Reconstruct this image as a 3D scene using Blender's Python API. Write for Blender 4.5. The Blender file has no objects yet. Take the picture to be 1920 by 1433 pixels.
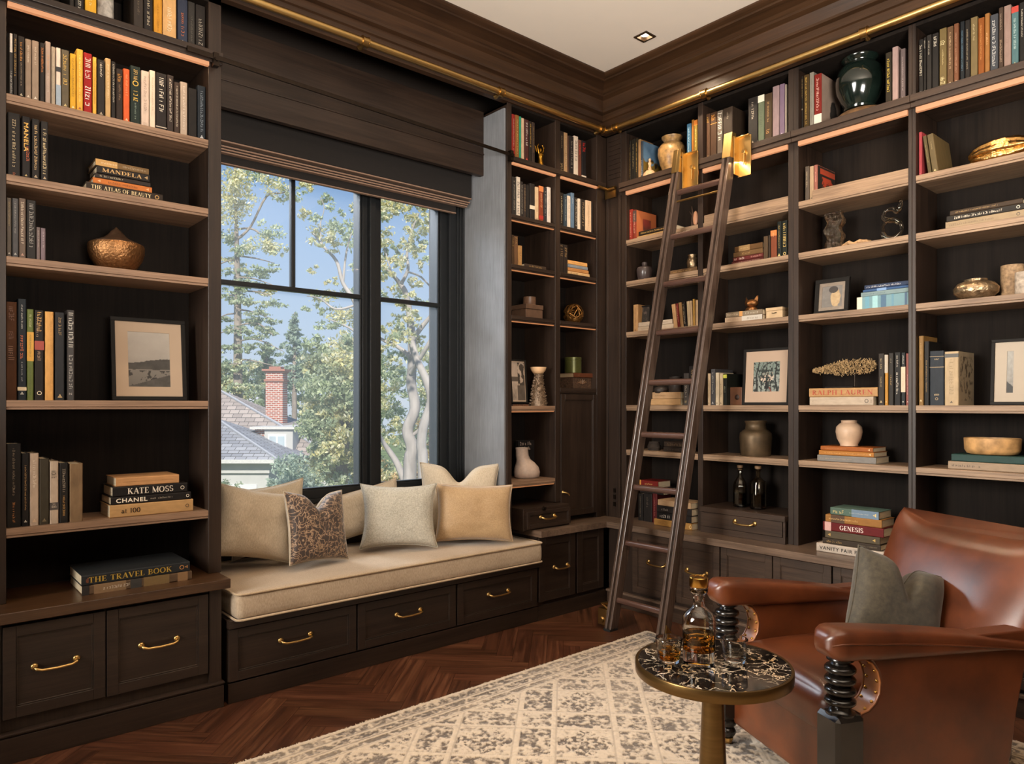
import bpy, bmesh, math, random
import numpy as np
from mathutils import Vector, Matrix, Euler
random.seed(11)
PI = math.pi
sc = bpy.context.scene
C = sc.collection

# ------------------------------------------------------------------ camera and measuring helpers
FOC, YAW, HOR, EYE = 1349.1, math.radians(49.17), 758.8, 1.35
CA, SA = math.cos(YAW), math.sin(YAW)
FWD, RGT = Vector((CA, SA, 0)), Vector((SA, -CA, 0))
cam = bpy.data.cameras.new('camera'); camo = bpy.data.objects.new('camera', cam); C.objects.link(camo)
cam.sensor_width = 36; cam.lens = 36*FOC/1920; cam.shift_y = (HOR-716.5)/1920
camo.location = (0, 0, EYE); camo.rotation_euler = (PI/2, 0, YAW-PI/2)
cam.clip_start = .05; cam.clip_end = 300
sc.camera = camo

def ray(px, py):
    u = (px-960)/FOC
    return (CA+u*SA, SA-u*CA, -(py-HOR)/FOC)
def onY(px, py, y):
    r = ray(px, py); t = y/r[1]; return Vector((t*r[0], y, EYE+t*r[2]))
def onX(px, py, x):
    r = ray(px, py); t = x/r[0]; return Vector((x, t*r[1], EYE+t*r[2]))
def onZ(px, py, z):
    r = ray(px, py); t = (z-EYE)/r[2]; return Vector((t*r[0], t*r[1], z))
def onT(px, py, t):
    r = ray(px, py); return Vector((t*r[0], t*r[1], EYE+t*r[2]))

# ------------------------------------------------------------------ mesh builder
class MB:
    def __init__(s): s.v = []; s.f = []; s.m = []; s.T = None
    def add(s, vs, fs, m=0):
        o = len(s.v)
        if s.T: vs = [s.T(*p) for p in vs]
        s.v += [tuple(p) for p in vs]; s.f += [tuple(i+o for i in f) for f in fs]; s.m += [m]*len(fs)
        return s
    def box(s, a, b, m=0):
        (x0, y0, z0), (x1, y1, z1) = a, b
        x0, x1 = min(x0, x1), max(x0, x1); y0, y1 = min(y0, y1), max(y0, y1); z0, z1 = min(z0, z1), max(z0, z1)
        v = [(x0,y0,z0),(x1,y0,z0),(x1,y1,z0),(x0,y1,z0),(x0,y0,z1),(x1,y0,z1),(x1,y1,z1),(x0,y1,z1)]
        return s.add(v, [(0,3,2,1),(4,5,6,7),(0,1,5,4),(1,2,6,5),(2,3,7,6),(3,0,4,7)], m)
    def hexa(s, v, m=0):
        return s.add(v, [(0,3,2,1),(4,5,6,7),(0,1,5,4),(1,2,6,5),(2,3,7,6),(3,0,4,7)], m)
    def tube(s, pts, r, n=8, caps=True, closed=False, m=0):
        pts = [Vector(p) for p in pts]; k = len(pts); rs = r if isinstance(r, (list, tuple)) else [r]*k
        vs = []; up = None
        for i, p in enumerate(pts):
            if closed: d = pts[(i+1) % k]-pts[i-1]
            else: d = pts[min(i+1, k-1)]-pts[max(i-1, 0)]
            d = d.normalized() if d.length > 1e-9 else Vector((0,0,1))
            if up is None: up = d.orthogonal().normalized()
            up = (up-d*up.dot(d)); up = up.normalized() if up.length > 1e-6 else d.orthogonal().normalized()
            w = d.cross(up)
            for j in range(n):
                a = 2*PI*j/n; vs.append(p+(up*math.cos(a)+w*math.sin(a))*rs[i])
        fs = []
        for i in range(k if closed else k-1):
            a, b = i*n, ((i+1) % k)*n
            for j in range(n): fs.append((a+j, a+(j+1) % n, b+(j+1) % n, b+j))
        if caps and not closed: fs += [tuple(range(n-1, -1, -1)), tuple((k-1)*n+j for j in range(n))]
        return s.add(vs, fs, m)
    def lathe(s, prof, c=(0,0,0), n=32, m=0, sx=1, sy=1):
        vs = [(c[0]+r*math.cos(2*PI*j/n)*sx, c[1]+r*math.sin(2*PI*j/n)*sy, c[2]+z) for r, z in prof for j in range(n)]
        k = len(prof)
        fs = [(i*n+j, i*n+(j+1) % n, (i+1)*n+(j+1) % n, (i+1)*n+j) for i in range(k-1) for j in range(n)]
        if prof[0][0] > 1e-6: fs.append(tuple(range(n-1, -1, -1)))
        if prof[-1][0] > 1e-6: fs.append(tuple((k-1)*n+j for j in range(n)))
        return s.add(vs, fs, m)
    def extr(s, prof, p0, p1, ua, ub, m=0):
        ua, ub, p0, p1 = Vector(ua), Vector(ub), Vector(p0), Vector(p1); n = len(prof)
        vs = [p0+ua*a+ub*b for a, b in prof]+[p1+ua*a+ub*b for a, b in prof]
        fs = [(i, (i+1) % n, n+(i+1) % n, n+i) for i in range(n)]+[tuple(range(n-1, -1, -1)), tuple(range(n, 2*n))]
        return s.add(vs, fs, m)
    def grid(s, fn, nu, nv, m=0, wu=False, wv=False):
        vs = [fn(i/(nu if wu else nu-1), j/(nv if wv else nv-1)) for i in range(nu) for j in range(nv)]
        fs = [(i*nv+j, ((i+1) % nu)*nv+j, ((i+1) % nu)*nv+(j+1) % nv, i*nv+(j+1) % nv)
              for i in range(nu if wu else nu-1) for j in range(nv if wv else nv-1)]
        return s.add(vs, fs, m)
    def ball(s, c, rx, ry=None, rz=None, n=16, k=10, m=0):
        ry = ry or rx; rz = rz or rx
        return s.lathe([(math.sin(PI*i/k) if 0 < i < k else 1e-7, -math.cos(PI*i/k)*rz) for i in range(k+1)], c, n, m, rx, ry)

def mat_of(o): return Matrix.Translation(o.location) @ o.rotation_euler.to_matrix().to_4x4()
def world_of(o):
    M = mat_of(o); p = o.parent
    while p: M = mat_of(p) @ M; p = p.parent
    return M
def tag(o, label=None, cat=None, group=None, kind=None):
    if label:
        o['label'] = label
        n = len(label.split())
        if not 4 <= n <= 16: print('LABEL', n, label)
    if cat: o['category'] = cat
    if group: o['group'] = group
    if kind: o['kind'] = kind
    return o
def thing(name, label, cat, loc=(0,0,0), rz=0, group=None, rot=None):
    o = bpy.data.objects.new(name, None); C.objects.link(o); o.empty_display_size = .1
    o.location = loc; o.rotation_euler = rot if rot else (0, 0, rz)
    return tag(o, label, cat, group)
def obj(name, mb, mats, parent=None, smooth=0, bevel=0, seg=2, world=False, sub=0, colors=None, origin=None, label=None):
    """one mesh object; coordinates are the parent's own, or the room's with world=True"""
    vs = mb.v
    if world and parent:
        M = world_of(parent).inverted(); vs = [M @ Vector(p) for p in vs]
    if origin is not None:
        O = Vector(origin); vs = [Vector(p)-O for p in vs]
    me = bpy.data.meshes.new(name); me.from_pydata(vs, [], mb.f)
    for mt in (mats if isinstance(mats, (list, tuple)) else [mats]): me.materials.append(mt)
    if any(mb.m): me.polygons.foreach_set('material_index', mb.m)
    if colors is not None:
        a = me.color_attributes.new('col', 'FLOAT_COLOR', 'POINT')
        a.data.foreach_set('color', np.concatenate([np.asarray(colors, dtype=np.float32), np.ones((len(vs), 1), np.float32)], 1).ravel())
    me.validate(); me.update()
    b = bmesh.new(); b.from_mesh(me); bmesh.ops.recalc_face_normals(b, faces=b.faces); b.to_mesh(me); b.free()
    if smooth:
        me.polygons.foreach_set('use_smooth', [True]*len(me.polygons))
        if smooth < 180: me.set_sharp_from_angle(angle=math.radians(smooth))
    o = bpy.data.objects.new(name, me); C.objects.link(o)
    if origin is not None: o.location = origin
    if parent: o.parent = parent
    if bevel:
        md = o.modifiers.new('bevel', 'BEVEL'); md.width = bevel; md.segments = seg; md.limit_method = 'ANGLE'; md.angle_limit = math.radians(40)
        md.harden_normals = False
    if sub:
        md = o.modifiers.new('subd', 'SUBSURF'); md.levels = sub; md.render_levels = sub
    if label: o['label'] = label
    return o
def struct(name, mb, mats, **k):
    o = obj(name, mb, mats, **k); o['kind'] = 'structure'; return o

# ------------------------------------------------------------------ numeric noise for carved and printed patterns
_rs = np.random.RandomState(5); _lat = _rs.rand(64, 64, 16)
def vnoise(x, y, z=0.0, oct=4):
    x = np.asarray(x, float); y = np.asarray(y, float); z = np.zeros_like(x)+z
    tot = np.zeros_like(x); amp = 1.0; nrm = 0
    for _ in range(oct):
        xi, yi, zi = np.floor(x).astype(int), np.floor(y).astype(int), np.floor(z).astype(int)
        fx, fy, fz = x-xi, y-yi, z-zi; fx = fx*fx*(3-2*fx); fy = fy*fy*(3-2*fy); fz = fz*fz*(3-2*fz)
        g = lambda a, b, c: _lat[(xi+a) % 64, (yi+b) % 64, (zi+c) % 16]
        l = lambda p, q, t: p+(q-p)*t
        n = l(l(l(g(0,0,0), g(1,0,0), fx), l(g(0,1,0), g(1,1,0), fx), fy), l(l(g(0,0,1), g(1,0,1), fx), l(g(0,1,1), g(1,1,1), fx), fy), fz)
        tot += n*amp; nrm += amp; amp *= .5; x = x*2.03+7.1; y = y*2.03+3.7; z = z*2.03+1.3
    return tot/nrm
def nz(x, y, z=0.0, oct=3): return float(vnoise(np.array([x]), np.array([y]), z, oct)[0])

# ------------------------------------------------------------------ materials
def lin(h):
    if not isinstance(h, str): return tuple(h)
    return tuple(((c/255)/12.92 if c/255 <= .04045 else ((c/255+.055)/1.055)**2.4) for c in (int(h[i:i+2], 16) for i in (0, 2, 4)))
_mats = {}
def newmat(name):
    m = bpy.data.materials.new(name); m.use_nodes = True; nt = m.node_tree
    return m, nt, nt.nodes['Principled BSDF']
def nd(nt, typ, **k):
    n = nt.nodes.new(typ)
    for a, v in k.items():
        if a == 'inp':
            for i, w in v.items(): n.inputs[i].default_value = w
        else: setattr(n, a, v)
    return n
def ramp(nt, stops, fac):
    r = nt.nodes.new('ShaderNodeValToRGB'); e = r.color_ramp.elements
    while len(e) < len(stops): e.new(.5)
    for i, (p, c) in enumerate(stops): e[i].position = p; e[i].color = (*lin(c), 1)
    nt.links.new(fac, r.inputs[0]); return r.outputs[0]
def coords(nt, scale=(1,1,1), rot=(0,0,0), kind='Object'):
    t = nd(nt, 'ShaderNodeTexCoord'); mp = nd(nt, 'ShaderNodeMapping', inp={'Scale': scale, 'Rotation': rot})
    nt.links.new(t.outputs[kind], mp.inputs[0]); return mp.outputs[0]
def noise(nt, vec, scale, detail=4, rough=.5, dist=0):
    n = nd(nt, 'ShaderNodeTexNoise', inp={'Scale': scale, 'Detail': detail, 'Roughness': rough, 'Distortion': dist})
    nt.links.new(vec, n.inputs['Vector']); return n.outputs['Fac']
def bump(nt, b, h, strength=.2, dist=.01):
    n = nd(nt, 'ShaderNodeBump', inp={'Strength': strength, 'Distance': dist}); nt.links.new(h, n.inputs['Height']); nt.links.new(n.outputs[0], b.inputs['Normal'])
def mat(name, col, rough=.5, metal=0, var=.12, scale=30, spec=.5, coat=0, bmp=0, sheen=0, trans=0, ior=1.45, alpha=1, emit=0, ecol=None, stretch=(1,1,1), sub=0):
    """general surface: colour broken up by noise, with optional relief"""
    if name in _mats: return _mats[name]
    m, nt, b = newmat(name); c = lin(col)
    v = coords(nt, stretch); n = noise(nt, v, scale)
    lo = tuple(x*(1-var) for x in c); hi = tuple(min(1, x*(1+var)) for x in c)
    if var: nt.links.new(ramp(nt, [(.3, lo), (.7, hi)], n), b.inputs['Base Color'])
    else: b.inputs['Base Color'].default_value = (*c, 1)
    b.inputs['Roughness'].default_value = rough; b.inputs['Metallic'].default_value = metal
    b.inputs['Specular IOR Level'].default_value = spec; b.inputs['Coat Weight'].default_value = coat; b.inputs['Coat Roughness'].default_value = .15
    b.inputs['Transmission Weight'].default_value = trans; b.inputs['IOR'].default_value = ior
    if sheen: b.inputs['Sheen Weight'].default_value = sheen; b.inputs['Sheen Roughness'].default_value = .4
    if emit: b.inputs['Emission Color'].default_value = (*lin(ecol or col), 1); b.inputs['Emission Strength'].default_value = emit
    if bmp: bump(nt, b, n, bmp)
    _mats[name] = m; return m
def wood(name, dark, light, axis, rough=.42, scale=1.0, coat=.0, bmp=.08, spec=.35):
    if name in _mats: return _mats[name]
    m, nt, b = newmat(name)
    s = [34*scale]*3; s['XYZ'.index(axis)] = 1.6*scale
    v = coords(nt, s); n1 = noise(nt, v, 1.0, 6, .65, .3)
    s2 = [150*scale]*3; s2['XYZ'.index(axis)] = 4*scale
    v2 = coords(nt, s2); n2 = noise(nt, v2, 1.0, 3, .6)
    v3 = coords(nt); n3 = noise(nt, v3, 2.3, 2)
    mx = nd(nt, 'ShaderNodeMath', operation='MULTIPLY_ADD', inp={1: .35}); nt.links.new(n2, mx.inputs[0])
    ad = nd(nt, 'ShaderNodeMath', operation='MULTIPLY', inp={1: .5}); nt.links.new(n1, ad.inputs[0]); nt.links.new(ad.outputs[0], mx.inputs[2])
    a3 = nd(nt, 'ShaderNodeMath', operation='MULTIPLY_ADD', inp={1: .3}); nt.links.new(n3, a3.inputs[0]); nt.links.new(mx.outputs[0], a3.inputs[2])
    mid = tuple((p+q)/2 for p, q in zip(lin(dark), lin(light)))
    nt.links.new(ramp(nt, [(.4, dark), (.57, mid), (.74, light)], a3.outputs[0]), b.inputs['Base Color'])
    b.inputs['Roughness'].default_value = rough; b.inputs['Coat Weight'].default_value = coat; b.inputs['Coat Roughness'].default_value = .2; b.inputs['Specular IOR Level'].default_value = spec
    bump(nt, b, mx.outputs[0], bmp, .004)
    _mats[name] = m; return m
def vcol(name, rough=.6, spec=.4, bmp=0, scale=200, sheen=0, coat=0, metal=0):
    if name in _mats: return _mats[name]
    m, nt, b = newmat(name); a = nd(nt, 'ShaderNodeVertexColor', layer_name='col')
    nt.links.new(a.outputs[0], b.inputs['Base Color']); b.inputs['Roughness'].default_value = rough; b.inputs['Specular IOR Level'].default_value = spec
    b.inputs['Coat Weight'].default_value = coat; b.inputs['Metallic'].default_value = metal
    if sheen: b.inputs['Sheen Weight'].default_value = sheen
    if bmp: bump(nt, b, noise(nt, coords(nt), scale, 3), bmp, .005)
    _mats[name] = m; return m
def glassmat(name, col=(1,1,1), rough=0.0, ior=1.5, bmp=0):
    """clear glass whose shadow is light, as thin glassware casts"""
    if name in _mats: return _mats[name]
    m, nt, b = newmat(name); nt.nodes.remove(b); out = nt.nodes['Material Output']
    g = nd(nt, 'ShaderNodeBsdfGlass', inp={'Color': (*lin(col), 1), 'Roughness': rough, 'IOR': ior})
    if bmp: bump(nt, g, noise(nt, coords(nt), 60, 3), bmp, .01)
    nt.links.new(g.outputs[0], out.inputs[0]); _mats[name] = m; return m
def panemat(name):
    """flat window pane: mostly clear, a little reflection"""
    m, nt, b = newmat(name); nt.nodes.remove(b); out = nt.nodes['Material Output']
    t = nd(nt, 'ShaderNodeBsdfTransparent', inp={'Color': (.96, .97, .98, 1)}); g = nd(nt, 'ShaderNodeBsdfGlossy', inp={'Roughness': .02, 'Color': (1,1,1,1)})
    f = nd(nt, 'ShaderNodeFresnel', inp={'IOR': 1.3}); mx = nd(nt, 'ShaderNodeMixShader'); du = nd(nt, 'ShaderNodeBsdfTranslucent', inp={'Color': (.95, .96, .97, 1)}); m0 = nd(nt, 'ShaderNodeMixShader', inp={0: .032})   # translucent share mixed in as a milky haze over the view
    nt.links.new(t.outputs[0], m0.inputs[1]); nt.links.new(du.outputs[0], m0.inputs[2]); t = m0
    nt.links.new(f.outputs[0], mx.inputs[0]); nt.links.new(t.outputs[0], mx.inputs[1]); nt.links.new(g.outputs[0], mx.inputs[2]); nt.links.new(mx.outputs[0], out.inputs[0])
    return m

DK, LT = '1a120e', '382a21'
WZ = wood('dark_oak_vertical', DK, LT, 'Z'); WX = wood('dark_oak_along_window', DK, LT, 'X'); WY = wood('dark_oak_along_shelves', '231a14', '4c3a2e', 'Y')  # WY: the same oak, lightened for the stronger light on the shelf wall
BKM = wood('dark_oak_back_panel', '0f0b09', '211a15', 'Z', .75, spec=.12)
SX = wood('limed_oak_shelf_window', '5e4735', 'a38269', 'X', .5); SY = wood('limed_oak_shelf_side', '5c4636', 'a78a6e', 'Y', .5)
TX = wood('walnut_counter_window', '2a1a10', '523823', 'X', .32, coat=.15); TY = wood('walnut_counter_side', '43352b', '7a6454', 'Y', .32, coat=.15)  # TY: counter walnut in a lit tone, paler than TX
FRIX = wood('stained_moulding_window', '231710', '422c1c', 'X', .36); FRIY = wood('stained_moulding_side', '26190f', '48301e', 'Y', .36)
BRASS = mat('polished_brass', 'd0ab6c', .32, 1, .02, 20)
BRASSD = mat('aged_brass', 'b08d56', .32, 1, .04, 20)
BRONZE = mat('dark_bronze', '2a211a', .35, .8, .15, 40)
INK = {}
# ------------------------------------------------------------------ the room
TW = lambda s, b, z: (s, b, z)          # window wall: s along X, b = Y
TR = lambda s, b, z: (b, -s, z)         # shelf wall:  s along -Y, b = X
XB, YB, CEIL = 4.14, 4.00, 3.55         # back of the shelf wall, inner face of the window wall
XL, YF = -1.9, -2.4

def planks():
    L, W = .54, .09; c, s = math.cos(PI/4), math.sin(PI/4); vs = []; fs = []; uv = []; col = []; g = .0006
    for j in range(-8, 9):
        for k in range(-75, 76):
            for o in (0, 1):
                x0, y0 = (k*W, k*W) if o == 0 else (k*W, k*W+W)
                x1, y1 = (x0+L, y0+W) if o == 0 else (x0+W, y0+L)
                ox, oy = j*L, -j*L
                q = [(x0+ox+g, y0+oy+g), (x1+ox-g, y0+oy+g), (x1+ox-g, y1+oy-g), (x0+ox+g, y1+oy-g)]
                w = [(1+c*a-s*b, .5+s*a+c*b) for a, b in q]
                cx, cy = sum(p[0] for p in w)/4, sum(p[1] for p in w)/4
                if not (XL-.3 < cx < 4.0 and YF-.3 < cy < 3.75): continue
                n = len(vs); vs += [(a, b, 0) for a, b in w]; fs.append((n, n+1, n+2, n+3))
                r = random.random()*50; uu = [(0, 0), (L, 0), (L, W), (0, W)] if o == 0 else [(0, W), (0, 0), (L, 0), (L, W)]
                uv += [(a+r, b+r*.37) for a, b in uu]; t = random.uniform(.72, 1.25); col += [(t, t*random.uniform(.95, 1.03), t)]*4
    return vs, fs, uv, col
vs, fs, uv, col = planks()
m, nt, b = newmat('walnut_herringbone')
u = nd(nt, 'ShaderNodeUVMap', uv_map='uv'); mp = nd(nt, 'ShaderNodeMapping', inp={'Scale': (2.2, 38, 1)}); nt.links.new(u.outputs[0], mp.inputs[0])
n1 = noise(nt, mp.outputs[0], 1, 6, .65, .6)
cr = ramp(nt, [(.3, '2a180f'), (.5, '4a2b1b'), (.72, '6b452f')], n1)
vc = nd(nt, 'ShaderNodeVertexColor', layer_name='col'); mu = nd(nt, 'ShaderNodeMixRGB', blend_type='MULTIPLY', inp={0: 1})
nt.links.new(cr, mu.inputs[1]); nt.links.new(vc.outputs[0], mu.inputs[2]); nt.links.new(mu.outputs[0], b.inputs['Base Color'])
b.inputs['Roughness'].default_value = .3; bump(nt, b, n1, .08, .003)
mb = MB(); mb.add(vs, fs); mb.add([(XL-.3, YF-.3, -.003), (4.4, YF-.3, -.003), (4.4, 4.2, -.003), (XL-.3, 4.2, -.003)], [(0, 1, 2, 3)], 1)
fl = struct('floor', mb, [m, mat('joint_dark', '120a06', .8)], colors=col+[(1, 1, 1)]*4)
uvl = fl.data.uv_layers.new(name='uv'); uvl.data.foreach_set('uv', np.array(uv+[(0, 0)]*4, dtype=np.float32).ravel())

PLASTER = mat('ceiling_plaster', 'e2d5c6', .9, var=.02, scale=3)
WALLM = mat('wall_paint_dark', '2b221c', .8, var=.08, scale=6)
SIDEM = mat('wall_paint_warm', '8f7c68', .85, var=.05, scale=5)
DLX, DLY = 3.414, 2.736
mb = MB(); h = .05
xs = [XL-.2, DLX-h, DLX+h, 4.5]; ys = [YF-.2, DLY-h, DLY+h, 4.4]
for i in range(3):
    for j in range(3):
        if (i, j) != (1, 1): mb.box((xs[i], ys[j], CEIL), (xs[i+1], ys[j+1], CEIL+.12))
struct('ceiling', mb, PLASTER)
OX0, OX1, OZ0, OZ1 = 1.22, 2.86, .77, 2.76     # window opening
mb = MB()
mb.box((XL-.2, YB, 0), (OX0, YB+.2, CEIL)); mb.box((OX1, YB, 0), (4.5, YB+.2, CEIL)); mb.box((OX0, YB, 0), (OX1, YB+.2, OZ0)); mb.box((OX0, YB, OZ1), (OX1, YB+.2, CEIL))
struct('wall_back', mb, WALLM)
struct('wall_right', MB().box((XB, YF-.2, 0), (XB+.2, YB, CEIL)), WALLM)
struct('wall_left', MB().box((XL-.2, YF-.2, 0), (XL, YB, CEIL)), SIDEM)
struct('wall_front', MB().box((XL, YF-.2, 0), (XB, YF, CEIL)), SIDEM)

# crown moulding and frieze
CROWN = [(-.04, 3.235), (0, 3.235), (0, 3.322), (.012, 3.327), (.012, 3.342), (.003, 3.347), (.003, 3.372), (.03, 3.378), (.03, 3.392), (.02, 3.397),
         (.045, 3.45), (.075, 3.462), (.075, 3.476), (.066, 3.479), (.088, 3.498), (.125, 3.508), (.165, 3.512), (.165, 3.524), (.176, 3.527), (.192, 3.533), (.2, 3.541), (.2, CEIL), (-.04, CEIL)]
YFR, XFR = 3.40, 3.775
struct('trim_1', MB().extr(CROWN, (XL, YFR, 0), (XFR+.04, YFR, 0), (0, -1, 0), (0, 0, 1)), FRIX, smooth=25, label='dark stained crown moulding above the window wall')
struct('trim_2', MB().extr(CROWN, (XFR, YFR+.04, 0), (XFR, YF, 0), (-1, 0, 0), (0, 0, 1)), FRIY, smooth=25, label='dark stained crown moulding above the shelf wall')

# window recess: lined reveals, fascia, panel under the sill
m, nt, b = newmat('grey_linen_lining')
v = coords(nt, (260, 260, 6)); n1 = noise(nt, v, 1, 3, .7); n2 = noise(nt, coords(nt), 5, 2)
ad = nd(nt, 'ShaderNodeMath', operation='MULTIPLY_ADD', inp={1: .5}); nt.links.new(n2, ad.inputs[0]); nt.links.new(n1, ad.inputs[2])
nt.links.new(ramp(nt, [(.4, '626366'), (1.05, '86888c')], ad.outputs[0]), b.inputs['Base Color']); b.inputs['Roughness'].default_value = .75
bump(nt, b, n1, .15, .002); LINING = m
RX0, RX1 = 1.163, 2.894
struct('trim_3', MB().box((RX1, 3.425, .40), (RX1+.012, YB, 3.2)), LINING, label='grey fabric lined side of the window recess')
struct('trim_4', MB().box((RX0-.012, 3.425, .40), (RX0, YB, 3.2)), LINING)
mb = MB().box((RX0, 3.628, 2.824), (RX1, 3.665, 3.235)); mb.box((RX0, 3.622, 2.955), (RX1, 3.63, 2.965))
struct('trim_5', mb, WX, bevel=.002, label='dark wood fascia board above the window')
mb = MB().box((RX0, YB-.03, .40), (RX1, YB, .78)); mb.box((RX0, YB-.09, .765), (RX1, YB, .79)); mb.box((RX0, YB-.05, .74), (RX1, YB, .765))
struct('trim_6', mb, WX, bevel=.003, label='wood panel and sill under the window')
struct('trim_7', MB().box((RX0, YB-.35, 3.19), (RX1, YB, 3.235)), WX)

# window: dark steel frame, two sashes of unequal width
STEEL = mat('window_frame_paint', '1d1f21', .38, var=.08, scale=20)
win = tag(bpy.data.objects.new('window_1', None), 'dark framed window over the cushioned seat', None, None, 'structure'); C.objects.link(win); win.location = (2.0, 3.9, .8)
yw = 3.9
mb = MB()
for x0, x1 in ((RX0, 1.235), (2.80, 2.855)): mb.box((x0, yw-.03, .79), (x1, YB+.1, 2.76))
mb.box((RX0, yw-.03, 2.69), (RX1, YB+.1, 2.76)); mb.box((RX0, yw-.02, .785), (RX1, YB+.1, .805))
for k in range(3): mb.box((2.852+k*.014, yw-.045-k*.012, .79), (2.868+k*.014, YB, 2.76))
mb.box((2.205, yw-.035, .8), (2.243, YB+.08, 2.72))
obj('frame', mb, STEEL, win, world=True, bevel=.002)
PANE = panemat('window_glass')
for x0, x1, mul in ((1.235, 2.205, 1.735), (2.243, 2.80, None)):
    gx0, gx1 = (1.30, 2.171) if mul else (2.293, 2.747)
    z0, z1, gz0, gz1 = .805, 2.70, .857, 2.64
    mb = MB()
    mb.box((x0, yw, z0), (gx0, yw+.05, z1)); mb.box((gx1, yw, z0), (x1, yw+.05, z1)); mb.box((gx0, yw, z0), (gx1, yw+.05, gz0)); mb.box((gx0, yw, gz1), (gx1, yw+.05, z1))
    mb.box((gx0, yw+.012, gz0), (gx0+.012, yw+.05, gz1)); mb.box((gx1-.012, yw+.012, gz0), (gx1, yw+.05, gz1)); mb.box((gx0, yw+.012, gz0), (gx1, yw+.05, gz0+.01))
    s = obj('sash', mb, STEEL, win, world=True, bevel=.002)
    mb = MB().box((gx0, yw+.005, 1.992), (gx1, yw+.045, 2.018))
    if mul: mb.box((mul-.012, yw+.007, 2.018), (mul+.012, yw+.043, gz1))
    obj('glazing_bar', mb, STEEL, s, world=True, bevel=.003)
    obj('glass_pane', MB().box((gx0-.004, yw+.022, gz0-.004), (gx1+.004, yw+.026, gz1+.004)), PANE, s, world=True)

# ------------------------------------------------------------------ joinery
def front(mb, s0, s1, z0, z1, b, fr=.042, out=.02, rec=.008):
    mb.box((s0, b, z0), (s0+fr, b+out, z1)); mb.box((s1-fr, b, z0), (s1, b+out, z1))
    mb.box((s0+fr, b, z0), (s1-fr, b+out, z0+fr)); mb.box((s0+fr, b, z1-fr), (s1-fr, b+out, z1))
    mb.box((s0+fr, b+rec, z0+fr), (s1-fr, b+out, z1-fr)); g = fr+.006
    mb.box((s0+fr, b+rec*.5, z0+fr), (s0+g, b+out, z1-fr)); mb.box((s1-g, b+rec*.5, z0+fr), (s1-fr, b+out, z1-fr))
    mb.box((s0+g, b+rec*.5, z0+fr), (s1-g, b+out, z0+g)); mb.box((s0+g, b+rec*.5, z1-g), (s1-g, b+out, z1-fr))
    return mb
def handle(T, s, b, z, ln, parent):
    mb = MB(); mb.T = T; h = ln/2
    mb.tube([(s-h, b, z+.006), (s-h, b-.016, z+.004), (s-h+.004, b-.024, z), (s-h+.02, b-.028, z-.005), (s, b-.029, z-.007), (s+h-.02, b-.028, z-.005), (s+h-.004, b-.024, z), (s+h, b-.016, z+.004), (s+h, b, z+.006)],
            [.0058, .0058, .0066, .0052, .0052, .0052, .0066, .0058, .0058], 10)
    for q in (-h, h): mb.tube([(s+q, b, z+.006), (s+q, b-.004, z+.006), (s+q, b-.008, z+.006)], [.0135, .0135, .009], 14)
    return obj('handle', mb, BRASS, parent, smooth=50, world=True)
def drawer(T, s0, s1, z0, z1, b, wm, parent, name='drawer', hs=None, hz=None, ln=.14, fr=.042):
    mb = MB(); mb.T = T; front(mb, s0, s1, z0, z1, b, fr)
    d = obj(name, mb, wm, parent, world=True, bevel=.0012, seg=1)
    if hs is not None: handle(T, hs, b+.008, hz if hz else (z0+z1)/2, ln, d)
    return d
def shelf(T, s0, s1, b0, b1, z, wm, parent, th=.037):
    mb = MB(); mb.T = T; mb.box((s0, b0, z-th+.011), (s1, b1, z)); mb.box((s0, b0+.004, z-th), (s1, b1, z-th+.0105))
    return obj('shelf', mb, wm, parent, world=True, bevel=.0012, seg=1)
def panel(T, name, a, b, wm, parent, bev=.0015, label=None):
    mb = MB(); mb.T = T; mb.box(a, b); return obj(name, mb, wm, parent, world=True, bevel=bev, seg=1, label=label)
LED = mat('led_diffuser', '8a6a50', .6, var=0, emit=.5, ecol='ffa873')
LEDS = mat('led_diffuser_soft', '7a5a44', .6, var=0, emit=.36, ecol='ffa060')
def strip(T, s0, s1, b0, z, parent, m=None, h=.012, d=.02):
    mb = MB(); mb.T = T; mb.box((s0, b0, z-h), (s1, b0+d, z)); return obj('light_strip', mb, m or LED, parent, world=True)

YU, XU = 3.41, 3.83                       # fronts of the upper bookcases
# --- left bookcase with its drawers
base = thing('base_cabinet', 'dark oak base cabinet with two deep brass-handled drawers under left bookcase', 'cabinet', (.4, 3.5, 0))
mb = MB().box((-.3, 3.30, .10), (.312, 3.69, .531)); mb.box((.312, 3.302, .10), (1.121, 3.69, .531)); mb.box((1.068, 3.284, .11), (1.121, 3.31, .531)); mb.box((.25, 3.284, .11), (.312, 3.31, .531))
obj('body', mb, WZ, base, world=True, bevel=.0015)
mb = MB().box((-.3, 3.272, 0), (1.128, 3.69, .098)); mb.box((-.3, 3.276, .098), (1.126, 3.69, .106)); mb.box((-.3, 3.266, .106), (1.13, 3.69, .115))
obj('plinth', mb, WX, base, world=True, bevel=.002)
drawer(TW, .318, .659, .166, .514, 3.28, WX, base, hs=.489, hz=.338); drawer(TW, .665, 1.063, .164, .514, 3.28, WX, base, hs=.864, hz=.337)
ct = tag(obj('countertop', MB().box((-.3, 3.25, .531), (1.15, 3.695, .573)), TX, bevel=.003, origin=(.4, 3.5, .531)), 'brown wood countertop beneath the left bookcase', 'countertop')
LZ = [2.565, 2.25, 1.93, 1.367, .864]
bl = thing('bookcase', 'tall dark bookcase on the left of the window', 'bookcase', (.72, 3.55, .573))
panel(TW, 'side_panel', (.27, YU, .573), (.342, 3.70, 3.235), WZ, bl); panel(TW, 'side_panel', (1.105, YU, .573), (1.163, 3.70, 3.235), WZ, bl)
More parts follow.
